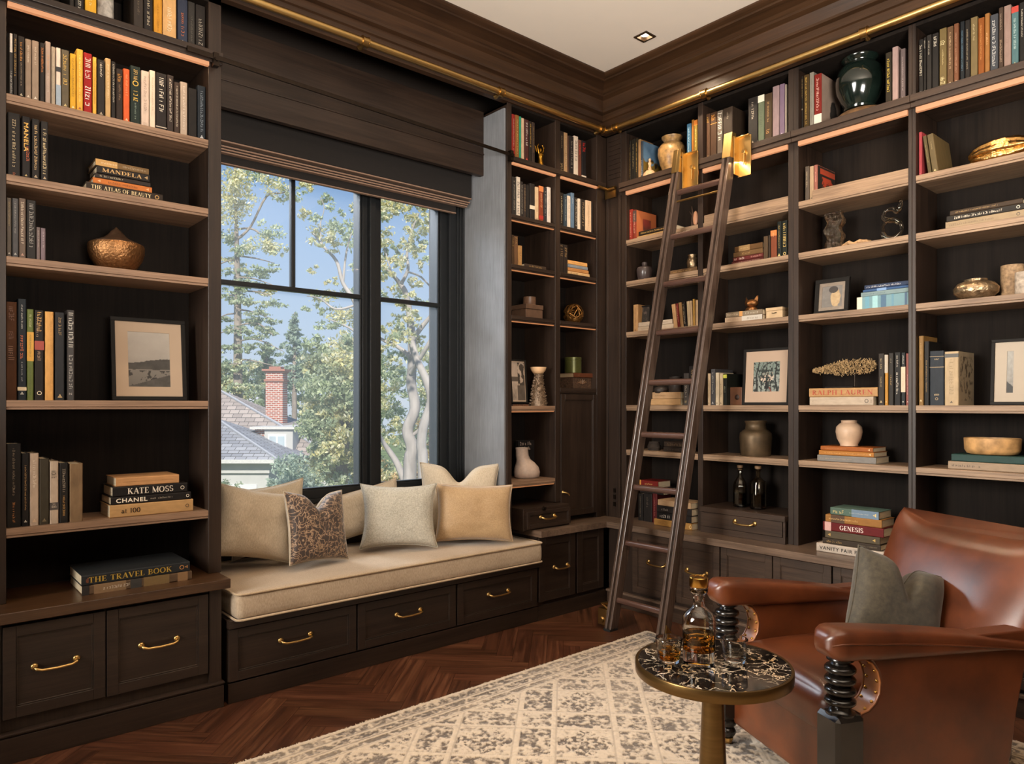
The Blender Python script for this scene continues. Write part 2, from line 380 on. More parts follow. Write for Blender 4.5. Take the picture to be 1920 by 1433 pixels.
panel(TW, 'back_panel', (.342, 3.695, .573), (1.105, 3.712, 3.235), BKM, bl)
for z in LZ: shelf(TW, .342, 1.105, YU, 3.695, z, SX, bl)
panel(TW, 'top_panel', (.27, YU, 3.2), (1.163, 3.70, 3.235), BKM, bl)
mb = MB().box((.342, 3.395, 2.92), (1.105, 3.695, 2.972)); mb.box((.25, 3.382, 2.945), (1.163, 3.412, 2.972)); mb.box((.25, 3.388, 2.918), (1.163, 3.412, 2.94))
obj('ledge', mb, WX, bl, world=True, bevel=.002)
strip(TW, .345, 1.103, 3.393, 2.918, bl, h=.018); 
# --- window seat
wsb = thing('window_seat', 'built-in dark oak window bench with three brass-handled drawers', 'bench', (2.1, 3.6, 0))
mb = MB().box((1.15, 3.30, .09), (3.04, 3.985, .34)); mb.box((1.146, 3.262, .341), (3.046, 3.985, .378)); mb.box((2.905, 3.62, .34), (3.04, 3.985, .378))
obj('body', mb, WX, wsb, world=True, bevel=.002)
obj('plinth', MB().box((1.15, 3.284, 0), (3.05, 3.98, .09)), WX, wsb, world=True, bevel=.002)
for a, c in ((1.152, 1.79), (1.799, 2.416), (2.428, 3.04)): drawer(TW, a, c, .098, .334, 3.28, WX, wsb, hs=(a+c)/2, hz=.229, ln=.15)
# --- cabinet run to the right of the seat, round the corner
bc = thing('base_cabinet', 'dark corner base cabinet with brass-handled drawer beside the window seat', 'cabinet', (3.4, 3.6, 0))
obj('body', MB().box((3.052, 3.30, .09), (3.676, 3.985, .52)), WZ, bc, world=True, bevel=.0015)
obj('plinth', MB().box((3.052, 3.284, 0), (3.70, 3.98, .09)), WX, bc, world=True)
drawer(TW, 3.06, 3.38, .115, .515, 3.28, WX, bc, hs=3.254, hz=.31, ln=.12, fr=.05); drawer(TW, 3.40, 3.655, .115, .515, 3.28, WX, bc, name='door', fr=.05)
mb = MB().box((3.048, 3.25, .522), (4.12, 3.985, .563)); mb.box((3.648, .25, .522), (4.12, 3.25, .563))
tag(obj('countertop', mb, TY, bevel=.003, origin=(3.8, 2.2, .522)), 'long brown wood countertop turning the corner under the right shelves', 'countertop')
for i, (a, c, kind) in enumerate(((-3.27, -2.394, 0), (-2.390, -1.731, 1), (-1.727, -1.072, 1), (-1.068, -.41, 1))):
    lab = ['dark oak base cabinet with two brass-handled drawers behind the ladder', 'dark oak base cabinet with two panelled doors right of the ladder',
           'oak base cabinet with panelled doors behind the leather armchair', 'oak base cabinet visible at the right edge behind the armchair'][i]
    t = thing('base_cabinet', lab, 'cabinet', (3.85, -(a+c)/2, 0))
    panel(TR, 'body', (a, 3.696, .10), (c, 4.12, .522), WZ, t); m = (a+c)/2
    mb = MB(); mb.T = TR; mb.box((a, 3.676, 0), (c, 4.1, .09)); mb.box((a, 3.664, .09), (c, 4.1, .104), 1); obj('plinth', mb, [WY, TY], t, world=True, bevel=.002)  # top lip in the paler wood, painting the light caught on the moulding
    if kind == 0:
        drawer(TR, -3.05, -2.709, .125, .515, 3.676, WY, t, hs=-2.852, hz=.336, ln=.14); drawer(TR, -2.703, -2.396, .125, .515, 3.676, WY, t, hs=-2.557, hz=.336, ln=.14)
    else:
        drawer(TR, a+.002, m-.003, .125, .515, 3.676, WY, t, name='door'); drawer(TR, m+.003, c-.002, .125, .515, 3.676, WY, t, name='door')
# --- corner bookcase on the window wall
bw = thing('bookcase', 'narrow corner bookcase of two columns right of the window', 'bookcase', (3.33, 3.6, .563))
for a, c in ((2.906, 2.944), (3.324, 3.371), (3.728, 3.775)): panel(TW, 'side_panel', (a, YU, .703 if 3 < a < 3.5 else .563), (c, 3.72, 3.235), WZ, bw)
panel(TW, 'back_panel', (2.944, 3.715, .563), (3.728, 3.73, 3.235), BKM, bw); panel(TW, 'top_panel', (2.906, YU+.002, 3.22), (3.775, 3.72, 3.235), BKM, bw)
CW = [2.545, 2.232, 1.91]
for z in CW+[1.341, .864]: shelf(TW, 2.944, 3.324, YU, 3.715, z, WX if z in CW else SX, bw, .034); strip(TW, 2.95, 3.32, 3.418, z-.034, bw, LEDS, .006, .012)
for z in CW: shelf(TW, 3.371, 3.728, YU, 3.715, z, WX, bw, .034); strip(TW, 3.375, 3.725, 3.418, z-.034, bw, LEDS, .006, .012)
shelf(TW, 3.371, 3.728, YU, 3.715, 1.461, WX, bw)
mb = MB().box((2.944, 3.395, 2.868), (3.728, 3.715, 2.90)); mb.box((2.906, 3.385, 2.872), (3.80, 3.41, 2.90)); obj('ledge', mb, WX, bw, world=True, bevel=.002)
strip(TW, 2.946, 3.322, 3.40, 2.868, bw, LED, .012); strip(TW, 3.373, 3.726, 3.40, 2.868, bw, LED, .012)
d = drawer(TW, 3.374, 3.725, .60, 1.42, YU-.004, WZ, bw, name='door', fr=.038)
mb = MB(); mb.tube([(3.392, 3.406, .765), (3.392, 3.398, .765), (3.392, 3.38, .765), (3.41, 3.374, .757), (3.422, 3.374, .745)], [.012, .006, .005, .005, .004], 10); obj('knob', mb, BRASS, d, smooth=60, world=True)
dbx = thing('drawer_box', 'small dark drawer box standing on the counter end beside the seat cushion', 'drawer', (3.17, 3.5, .563))
panel(TW, 'body', (2.965, 3.325, .564), (3.372, 3.70, .70), WX, dbx)
d = drawer(TW, 2.985, 3.365, .575, .68, 3.308, WX, dbx, hs=3.165, hz=.634, ln=.12, fr=.022)
mb = MB(); mb.tube([(3.125, 3.31, .694), (3.125, 3.296, .694)], [.014, .012], 14); obj('lock_knob', mb, BRONZE, dbx, smooth=50, world=True)
# --- corner filler between both bookcases
cp = thing('corner_panel', 'narrow dark corner panel between the two bookcases', 'panel', (3.81, 3.38, .563))
mb = MB().box((3.776, 3.42, .563), (3.84, 3.47, 3.235)); mb.T = TR
mb.box((-3.41, 3.832, .563), (-3.279, 3.86, 3.235)); mb.box((-3.41, 3.822, .563), (-3.39, 3.835, 2.84)); mb.box((-3.3, 3.822, .563), (-3.279, 3.835, 2.80))
for k in range(9): mb.box((-3.39, 3.826, 2.93+k*.033), (-3.28, 3.835, 2.952+k*.033))
obj('panel', mb, WZ, cp, world=True, bevel=.001, seg=1)
mb = MB(); mb.T = TR
for z in (.64, .69, .735): mb.box((-3.345, 3.826, z), (-3.325, 3.834, z+.03))
obj('latch', mb, BRONZE, cp, world=True)
mb = MB(); mb.tube([(3.70, 3.368, 2.855), (3.785, 3.36, 2.85), (3.79, 3.295, 2.852)], .012, 10); mb.box((3.80, 3.30, 2.79), (3.806, 3.40, 2.85)); obj('brass_bracket', mb, BRASSD, cp, world=True, smooth=40)
# --- the shelf wall, three bays
RZ = [2.48, 2.195, 1.848, 1.346, 1.04]
def lip(s0, s1, z, parent):
    mb = MB(); mb.T = TR; mb.box((s0, XU+.012, z+.001), (s1, XU+.028, z+.05)); obj('shelf_lip', mb, SY, parent, world=True, bevel=.001)
for i, (a, c, lab) in enumerate(((-3.275, -2.021, 'wide dark bookcase of the right wall behind the rolling ladder'), (-2.020, -1.402, 'dark bookcase of the right wall between ladder and rightmost bookcase'),
                                 (-1.401, -.80, 'rightmost dark bookcase behind the leather armchair'))):
    t = thing('bookcase', lab, 'bookcase', (4.0, -(a+c)/2, .563))
    l = a+[.043, .029, .017][i]; r = c-[.03, .017, .03][i]
    panel(TR, 'side_panel', (a, XU, .563), (l, 4.12, 3.235), WZ, t); panel(TR, 'side_panel', (r, XU, .563), (c, 4.12, 3.235), WZ, t)
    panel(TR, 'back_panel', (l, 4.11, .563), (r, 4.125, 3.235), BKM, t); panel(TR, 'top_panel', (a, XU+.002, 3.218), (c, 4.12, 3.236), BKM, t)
    cols = [(l, r)]
    if i == 0: cols = [(l, -2.649), (-2.613, r)]; panel(TR, 'divider', (-2.649, XU-.003, .563), (-2.613, 4.11, 3.235), WZ, t)
    for j, (p, q) in enumerate(cols):
        for z in RZ: shelf(TR, p, q, XU, 4.11, z, SY, t)
        if (i, j) == (0, 1): lip(p, q, 2.48, t)
        if i == 1: lip(-1.915, q, 2.48, t)
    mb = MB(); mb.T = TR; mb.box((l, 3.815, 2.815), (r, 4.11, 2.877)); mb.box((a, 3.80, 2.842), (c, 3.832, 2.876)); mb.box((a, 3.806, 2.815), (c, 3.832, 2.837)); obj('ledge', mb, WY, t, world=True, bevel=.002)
    for p, q in cols: strip(TR, p+.002, q-.002, 3.822, 2.815, t, LED, .024)
    if i == 0:
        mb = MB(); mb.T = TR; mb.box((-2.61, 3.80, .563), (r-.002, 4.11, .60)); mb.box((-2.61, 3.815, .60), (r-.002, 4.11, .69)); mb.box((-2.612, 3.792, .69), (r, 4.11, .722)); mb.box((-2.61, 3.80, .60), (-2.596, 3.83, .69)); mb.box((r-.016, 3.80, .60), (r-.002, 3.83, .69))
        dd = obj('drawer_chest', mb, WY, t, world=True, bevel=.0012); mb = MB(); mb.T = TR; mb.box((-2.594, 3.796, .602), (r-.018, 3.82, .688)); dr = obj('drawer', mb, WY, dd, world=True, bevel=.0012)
        handle(TR, -2.303, 3.796, .652, .13, dr)

# --- rails
ZR = 3.245
for nm, T, s0, s1, b, spots, lab in (('brass_rail', TW, -.3, 3.755, 3.345, (.9, 1.875, 2.80, 3.70), 'brass ladder rail along the window wall under the crown'),
                                     ('brass_rail', TR, -3.345, -.6, 3.755, (-3.26, -2.55, -1.60, -.9), 'brass ladder rail along the shelf wall under the crown')):
    t = thing(nm, lab, 'rail', T((s0+s1)/2, b, ZR))
    mb = MB(); mb.T = T; mb.tube([(s0, b, ZR), (s1, b, ZR)], .0185, 16); obj('rail', mb, BRASS, t, world=True, smooth=60)
    for q in spots:
        mb = MB(); mb.T = T; mb.tube([(q-.016, b, ZR), (q+.016, b, ZR)], .0255, 18); mb.tube([(q-.019, b, ZR), (q-.016, b, ZR)], .028, 18); mb.tube([(q+.016, b, ZR), (q+.019, b, ZR)], .028, 18)
        mb.tube([(q, b, ZR), (q, b+.028, ZR-.01), (q, b+(.052 if T is TW else .045), ZR-.012)], [.013, .011, .016], 12); obj('bracket', mb, BRASSD, t, world=True, smooth=50)
t = thing('guide_rail', 'thin dark metal rail crossing the window fascia between bookcases', 'rail', (2.0, 3.37, 2.9))
mb = MB(); mb.hexa([(1.0, 3.366, 2.928), (2.93, 3.366, 2.885), (2.93, 3.376, 2.885), (1.0, 3.376, 2.928), (1.0, 3.366, 2.95), (2.93, 3.366, 2.905), (2.93, 3.376, 2.905), (1.0, 3.376, 2.95)]); obj('rail', mb, BRONZE, t, world=True, bevel=.002)
for x, z in ((1.125, 2.925), (2.905, 2.89)):
    mb = MB().box((x-.012, 3.36, z-.03), (x+.012, 3.388, z+.03)); mb.tube([(x, 3.362, z), (x, 3.35, z)], .01, 10); obj('bracket', mb, BRONZE, t, world=True)

# --- roman blind, drawn up
BL = mat('blind_fabric', '1b1613', .85, var=.1, scale=120, stretch=(.2, 1, 1)); BLE = mat('blind_lining_edge', '8a6e5c', .8, var=.1, scale=60)
rb = thing('roman_blind', 'dark roman blind gathered into folds at the window top', 'blind', (2.03, 3.78, 2.8))
obj('valance', MB().box((1.175, 3.745, 2.705), (2.885, 3.80, 3.0)), BL, rb, world=True, bevel=.003)
for k, (z, o) in enumerate(((2.697, 0), (2.672, .006), (2.659, .012), (2.646, .016))):
    mb = MB().box((1.178, 3.747+o, z), (2.882-o*1.5, 3.80, z+(.018 if k == 0 else .0105))); mb.box((1.178, 3.742+o, z-.003), (2.884-o*1.5, 3.79, z+.0045), 1); obj('fold', mb, [BL, BLE], rb, world=True, bevel=.001)
mb = MB().box((1.18, 3.79, 2.60), (2.79, 3.81, 2.65)); mb.box((1.18, 3.788, 2.596), (2.792, 3.812, 2.602), 1); obj('bottom_bar', mb, [BL, BLE], rb, world=True, bevel=.001)

# --- recessed downlight
dl = thing('downlight', 'small square recessed ceiling light, switched on', 'ceiling light', (DLX, DLY, CEIL))
mb = MB(); w = .047
for a, b2 in (((-w, -w), (w, -w+.014)), ((-w, w-.014), (w, w)), ((-w, -w+.014), (-w+.014, w-.014)), ((w-.014, -w+.014), (w, w-.014))): mb.box((a[0], a[1], -.004), (b2[0], b2[1], .03))
obj('bezel', mb, mat('bezel_bronze', '6b5a48', .35, .9), dl)
obj('lamp', MB().lathe([(.0, .012), (.02, .008), (.028, .014), (.028, .03)], n=24), mat('lamp_glow', 'fff2df', .5, var=0, emit=9, ecol='fff0dc'), dl, smooth=60)
# ------------------------------------------------------------------ lettering
def _arc(cx, cy, rx, ry, a0, a1, n=14): return [(cx+rx*math.cos(math.radians(a0+(a1-a0)*i/n)), cy+ry*math.sin(math.radians(a0+(a1-a0)*i/n))) for i in range(n+1)]
TK, TN = .17, .06
def _v(x, y0=0, y1=1, w=TK, ser=(1, 1)): return ('v', x, y0, y1, w, ser)
def _l(a, b, w=TN): return ('l', [a, b], w)
def _c(p): return ('c', p)
SERIF = {
 'A': (.78, [_l((.10,0),(.39,1)), _l((.68,0),(.39,1),TK), _l((.2,.34),(.58,.34)), ('s',.10,0), ('s',.68,0)]),
 'B': (.68, [_v(.16), _c(_arc(.2,.76,.32,.22,90,-90)), _c(_arc(.2,.27,.38,.25,90,-90))]),
 'C': (.72, [_c(_arc(.4,.5,.34,.48,45,315)), _l((.64,.62),(.64,.9),.04)]),
 'D': (.78, [_v(.16), _c(_arc(.22,.5,.46,.47,90,-90))]),
 'E': (.64, [_v(.16), _l((.16,.97),(.56,.97)), _l((.16,.5),(.45,.5)), _l((.16,.03),(.58,.03)), _l((.56,.78),(.56,.99),.04), _l((.58,.01),(.58,.24),.04), _l((.45,.4),(.45,.6),.04)]),
 'F': (.60, [_v(.16), _l((.16,.97),(.54,.97)), _l((.16,.5),(.44,.5)), _l((.54,.78),(.54,.99),.04), _l((.44,.4),(.44,.6),.04)]),
 'G': (.80, [_c(_arc(.4,.5,.34,.48,45,330)), _l((.64,.62),(.64,.9),.04), _v(.66,.05,.42,TK,(0,1))]),
 'H': (.84, [_v(.16), _v(.66), _l((.16,.5),(.66,.5))]), 'I': (.32, [_v(.16)]),
 'K': (.78, [_v(.16), _l((.22,.42),(.64,1)), _l((.34,.58),(.68,0),TK), ('s',.64,1), ('s',.68,0)]),
 'L': (.62, [_v(.16), _l((.16,.03),(.56,.03)), _l((.56,.01),(.56,.28),.04)]),
 'M': (.98, [_v(.12,0,1,TN), _l((.12,1),(.48,.05),TK), _l((.48,.05),(.84,1)), _v(.84)]),
 'N': (.84, [_v(.12,0,1,TN), _l((.14,1),(.68,0),TK), _v(.68,0,1,TN)]),
 'O': (.84, [_c(_arc(.4,.5,.34,.48,0,360,26))]),
 'P': (.64, [_v(.16), _c(_arc(.2,.73,.36,.25,90,-90))]),
 'R': (.74, [_v(.16), _c(_arc(.2,.74,.34,.24,90,-90)), _l((.32,.5),(.64,0),TK), ('s',.64,0)]),
 'S': (.58, [_c(_arc(.29,.74,.2,.24,30,270)), _c(_arc(.29,.26,.22,.24,90,-150)), _l((.48,.72),(.48,.95),.04), _l((.1,.05),(.1,.3),.04)]),
 'T': (.70, [_v(.34), _l((.05,.97),(.63,.97)), _l((.05,.76),(.05,.99),.04), _l((.63,.76),(.63,.99),.04)]),
 'U': (.80, [_v(.16,.3,1,TK,(0,1)), _c(_arc(.39,.32,.24,.3,180,360)), _v(.63,.3,1,TN,(0,1))]),
 'V': (.78, [_l((.08,1),(.39,0),TK), _l((.39,0),(.68,1)), ('s',.08,1), ('s',.68,1)]),
 'Y': (.74, [_v(.36,0,.45), _l((.08,1),(.36,.42),TK), _l((.36,.42),(.64,1)), ('s',.08,1), ('s',.64,1)]),
 '1': (.40, [_v(.2)]), '0': (.62, [_c(_arc(.3,.5,.24,.48,0,360,26))]),
 'a': (.50, [_v(.38,.03,.45,.13,(1,0)), _c(_arc(.24,.45,.16,.18,20,160)), _c(_arc(.24,.17,.17,.16,0,360,18))]), 't': (.36, [_v(.16,.05,.85,.13,(0,0)), _l((.02,.62),(.32,.62)), _l((.16,.03),(.32,.06),.08)])}
def _bar(vs, fs, a, b, w):
    a, b = Vector((*a, 0)), Vector((*b, 0)); d = (b-a).normalized(); n = Vector((-d.y, d.x, 0))*w/2; o = len(vs)
    vs += [a-n, b-n, b+n, a+n]; fs.append((o, o+1, o+2, o+3))
def serif(text):
    vs, fs, x = [], [], 0.0
    for ch in text:
        if ch == ' ': x += .42; continue
        w, st = SERIF[ch]
        for q in st:
            if q[0] == 'v':
                _, a, y0, y1, t, sr = q; _bar(vs, fs, (x+a, y0), (x+a, y1), t)
                for k, y in enumerate((y0+.02, y1-.02)):
                    if sr[k]: _bar(vs, fs, (x+a-t/2-.09, y), (x+a+t/2+.09, y), .045)
            elif q[0] == 'l': _bar(vs, fs, (x+q[1][0][0], q[1][0][1]), (x+q[1][1][0], q[1][1][1]), q[2])
            elif q[0] == 's': _bar(vs, fs, (x+q[1]-.13, abs(q[2]-.02)), (x+q[1]+.13, abs(q[2]-.02)), .045)
            else:
                for a, b in zip(q[1], q[1][1:]):
                    dx, dy = b[0]-a[0], b[1]-a[1]; L = math.hypot(dx, dy) or 1; e = .015/L
                    _bar(vs, fs, (x+a[0]-dx*e, a[1]-dy*e), (x+b[0]+dx*e, b[1]+dy*e), TN+(TK-TN)*abs(dy)/L)
        x += w+.08
    return vs, fs, x-.08
def sans(text, bold=.02):
    cu = bpy.data.curves.new('lettering', 'FONT'); cu.body = text; cu.size = 1; cu.offset = bold; cu.space_character = 1.12; cu.resolution_u = 3
    o = bpy.data.objects.new('lettering', cu); me = bpy.data.meshes.new_from_object(o)
    vs = [Vector(v.co) for v in me.vertices]; fs = [tuple(p.vertices) for p in me.polygons]
    x0 = min(v.x for v in vs); x1 = max(v.x for v in vs); y0 = min(v.y for v in vs); y1 = max(v.y for v in vs)
    vs = [Vector(((v.x-x0)/(y1-y0), (v.y-y0)/(y1-y0), 0)) for v in vs]
    bpy.data.objects.remove(o); bpy.data.curves.remove(cu); bpy.data.meshes.remove(me)
    return vs, fs, (x1-x0)/(y1-y0)
def scribble(n, rnd):
    """n illegible characters, cap height 1"""
    vs, fs, x = [], [], 0.0
    for _ in range(n):
        if rnd.random() < .13: x += .45; continue
        w = rnd.choice((.3, .42, .5, .55, .6)); k = rnd.randint(0, 5); t = .12
        h = rnd.choice((.7, .75, 1, 1))
        if k in (0, 1, 2, 4): _bar(vs, fs, (x+t/2, 0), (x+t/2, h), t)
        if k in (1, 3, 5): _bar(vs, fs, (x, h-t/2), (x+w, h-t/2), t)
        if k in (2, 3): _bar(vs, fs, (x+w-t/2, 0), (x+w-t/2, h*.95), t)
        if k in (1, 4): _bar(vs, fs, (x, h*.5), (x+w*.9, h*.5), t)
        if k in (3, 5, 4): _bar(vs, fs, (x, t/2), (x+w, t/2), t)
        if k == 5: _bar(vs, fs, (x, 0), (x+w, h), t)
        x += w+.22
    return vs, fs, max(x, .1)

# ------------------------------------------------------------------ books
def ink(c):
    return mat('ink_'+c, c, .45, .0, var=.05, scale=90)
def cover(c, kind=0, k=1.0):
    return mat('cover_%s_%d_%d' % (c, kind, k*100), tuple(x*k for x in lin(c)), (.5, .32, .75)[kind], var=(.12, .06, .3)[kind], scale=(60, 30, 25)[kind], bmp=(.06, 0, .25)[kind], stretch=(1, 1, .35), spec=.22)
PAGES = mat('book_pages', 'd9c7a8', .9, var=.12, scale=260, stretch=(1, .05, .05))
PAGESD = mat('book_pages_aged', '9c8464', .9, var=.15, scale=260, stretch=(1, .05, .05))
_rb = random.Random(3)
def titles(spec, w, h, parent, eps=.0008):
    """spine decoration; spec items separated by ';' : s=illegible lettering, T/U=serif/sans words, b=band, d=small mark, r=ring"""
    groups = {}
    for it in [q.strip() for q in spec.split(';') if q.strip()]:
        p = it.split(' ', 1); k = p[0]; a = p[1].split('|'); col = a[0]; mb = groups.setdefault((k in 'TU', col, len(groups) if k in 'bdr' else -1), MB())
        f = [float(x) for x in a[1].split()] if len(a) > 1 else []
        e = eps*(.6 if k == 'b' else 1.5)
        if k in 'sTU':
            t0, t1, ht = (f+[.12, .8, .5])[:3] if len(f) >= 3 else ((f[0], f[1], .5) if len(f) == 2 else (.12, .78, .45))
            off = f[3] if len(f) > 3 else 0
            if k == 's': ht *= .82
            L = (t1-t0)*h; H = ht*w
            if k == 's': vs, fs, x = scribble(max(5, int(L/H/.72)), _rb)
            else: vs, fs, x = (serif if k == 'T' else sans)(a[2])
            sx = L/x; sx = min(sx, H*1.9) if k == 's' else sx
            # reading top to bottom: text x runs down, text y towards +s
            mb.add([((v.y-.5)*H+off*w, -e, h*(1-t0)-v.x*sx) for v in vs], fs)
        elif k == 'b': mb.box((-w/2-.0003, -e, h*(1-f[1])), (w/2+.0003, .004, h*(1-f[0])))
        elif k == 'd':
            z = h*(1-(f[0] if f else .93)); r = w*(f[1] if len(f) > 1 else .22)
            mb.add([(-r, -e, z-r*.8), (r, -e, z-r*.8), (r*.7, -e, z-r*.2), (-r*.7, -e, z-r*.2), (-r*.5, -e, z), (r*.5, -e, z), (0, -e, z+r)], [(0, 1, 2, 3), (4, 5, 6)])
        elif k == 'r':
            z = h*(1-f[0]); r = w*f[1]; n = 18
            mb.add([(q*math.cos(2*PI*i/n), -e, z+q*math.sin(2*PI*i/n)) for q in (r, r*.72) for i in range(n)], [(i, (i+1) % n, n+(i+1) % n, n+i) for i in range(n)])
    for (words, col, band), mb in groups.items(): obj('title' if band < 0 else 'spine_mark', mb, ink(col), parent)
def book(w, h, D, col, spec='', kind=0, pages=PAGES, label=None, group=None, k=1.0):
    c = .0022; r = min(.004, w*.25); mb = MB()
    po = [(-w/2, D), (-w/2, r), (-w/2+r*.35, r*.3), (-w/2+r, 0), (w/2-r, 0), (w/2-r*.35, r*.3), (w/2, r), (w/2, D)]
    pi = [(w/2-c, D), (w/2-c, r+c), (-w/2+c, r+c), (-w/2+c, D)]
    pr = po+pi; n = len(pr)
    vs = [(x, y, z) for z in (0, h) for x, y in pr]; fs = [(i, (i+1) % n, n+(i+1) % n, n+i) for i in range(n)]
    quads = [(0, 1, 10, 11), (1, 2, 3, 10), (3, 4, 9, 10), (4, 5, 6, 9), (6, 7, 8, 9)]
    fs += [tuple(reversed(q)) for q in quads]+[tuple(i+n for i in q) for q in quads]; mb.add(vs, fs)
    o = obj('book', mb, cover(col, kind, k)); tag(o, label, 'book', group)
    obj('pages', MB().box((-w/2+c*1.02, r+c*1.05, .003), (w/2-c*1.02, D-.004, h-.0035)), pages, o)
    if spec: titles(spec, w, h, o)
    return o
ORD = 'first second third fourth fifth sixth seventh eighth ninth tenth eleventh twelfth thirteenth fourteenth fifteenth sixteenth seventeenth eighteenth nineteenth twentieth twenty-first twenty-second twenty-third twenty-fourth twenty-fifth twenty-sixth twenty-seventh'.split()
WALLS = {'W': (onY, lambda p: p.x, 0.0, YU), 'R': (onX, lambda p: -p.y, -PI/2, XU)}
CELLS = {'W': ((.342, 1.105), (2.944, 3.324), (3.371, 3.728)), 'R': ((-3.232, -2.649), (-2.613, -2.051), (-1.991, -1.419), (-1.384, -.817))}
def clampcell(wall, s0, s1):
    m = (s0+s1)/2; lo, hi = min(CELLS[wall], key=lambda c: max(c[0]-m, m-c[1], 0)); return max(s0, lo+.0012), min(s1, hi-.0012)
def pos(wall, s, b, z): return (s, b, z) if wall == 'W' else (b, -s, z)
def row(wall, crop, z, where, group, items, back=.03, D=.17, start=0):
    """upright books: (left, right, top) in the crop's pixels, cover colour, look, spine marks, options"""
    ox, oy, k = crop; on, S, rz, F = WALLS[wall]; b = F+back
    for i, it in enumerate(items):
        x0, x1, y, col, look, spec = it[:6]; o = it[6] if len(it) > 6 else {}
        dd = o.get('back', 0); p0, p1 = on(ox+x0/k, oy+y/k, b+dd), on(ox+x1/k, oy+y/k, b+dd)
        s0, s1 = clampcell(wall, S(p0), S(p1)); w = max(s1-s0-.0012, .006); h = (p0.z+p1.z)/2-z
        if z > 2.8: h = min(h, 3.192-z-.01*_rb.random())
        n = o.get('n', i+start)
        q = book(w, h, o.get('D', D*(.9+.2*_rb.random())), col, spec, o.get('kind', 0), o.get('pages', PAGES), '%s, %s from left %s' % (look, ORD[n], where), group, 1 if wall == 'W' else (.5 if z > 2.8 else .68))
        q.location = pos(wall, (s0+s1)/2, b+dd, z+.0003); q.rotation_euler = (0, o.get('tilt', 0), rz)
        if o.get('tilt'):
            t = o['tilt']; dx = w/2*abs(math.sin(t)); q.location.z += dx+.0003
def stack(wall, crop, z, where, group, items, back=.03, D=.16, order=None):
    """lying books, listed from the bottom up: (left, right) of the spine, thickness in pixels, colour, look, spine marks"""
    ox, oy, k = crop; on, S, rz, F = WALLS[wall]; zc = z+.0004; n = len(items)
    for i, it in enumerate(items):
        x0, x1, th, col, look, spec = it[:6]; o = it[6] if len(it) > 6 else {}
        b = F+back+o.get('back', 0)
        p0, p1 = on(ox+x0/k, oy, b), on(ox+x1/k, oy, b); s0, s1 = clampcell(wall, S(p0), S(p1)) if z > .6 else (S(p0), S(p1))
        d = (Vector(p0+p1)/2).dot(FWD); t = th/k*d/FOC
        place = ['topmost of', 'second from top in', 'third from top in', 'fourth from top in', 'fifth from top in', 'bottom of'][min(n-1-i, 5)] if n > 1 else 'on'
        if n > 1 and i == 0: place = 'bottom of'
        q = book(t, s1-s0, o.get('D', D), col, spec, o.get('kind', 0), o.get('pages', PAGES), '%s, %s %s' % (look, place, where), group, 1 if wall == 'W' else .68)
        a = o.get('yaw', 0)
        q.location = pos(wall, s1, b, zc+t/2); q.rotation_euler = (0, -PI/2, rz+a); zc += t+.0006
    return zc

# --- left bookcase
c1, c2, c3, c4 = (0, 0, 4.571), (0, 190, 4.343), (0, 520, 4.571), (0, 800, 4.343)
row('W', c1, 2.973, 'on the ledge of left bookcase', 'books on the ledge of the left bookcase', [
 (595, 638, -700, '2b2622', 'dark brown book', 's 8a7a60'), (640, 722, -640, '231f1d', 'black book with white lettering', 's d8cdb8|.3 .92 .4'), (728, 829, -660, 'd9a030', 'broad yellow book', 's f0d890|.2 .8 .3'),
 (1145, 1230, -520, '3a322c', 'dark grey brown book', 's 6a5a48|.3 .7 .3; d 8a7a60'), (1232, 1312, -560, '292422', 'black book with pale lettering', 's d6c4a4|.25 .8 .35; d a08c68'),
 (1318, 1392, -540, 'c98a2e', 'orange yellow book', 's a06818|.3 .85 .3'), (1395, 1513, -500, 'd0a068', 'broad tan book', 's f0dcb8|.3 .8 .4'), (1522, 1610, -480, '343846', 'navy book with orange lettering', 's d07038|.3 .8 .35; d e0d8c8|.93 .3'),
 (1612, 1673, -470, '35312d', 'charcoal book', 's 6a6258|.3 .85 .3; d a8895a'), (1677, 1762, -450, '2a2522', 'black book with grey lettering', 's 9a8f80|.3 .88 .5; d 8a7a68')], D=.2)
T_ = 'in long row of left bookcase'
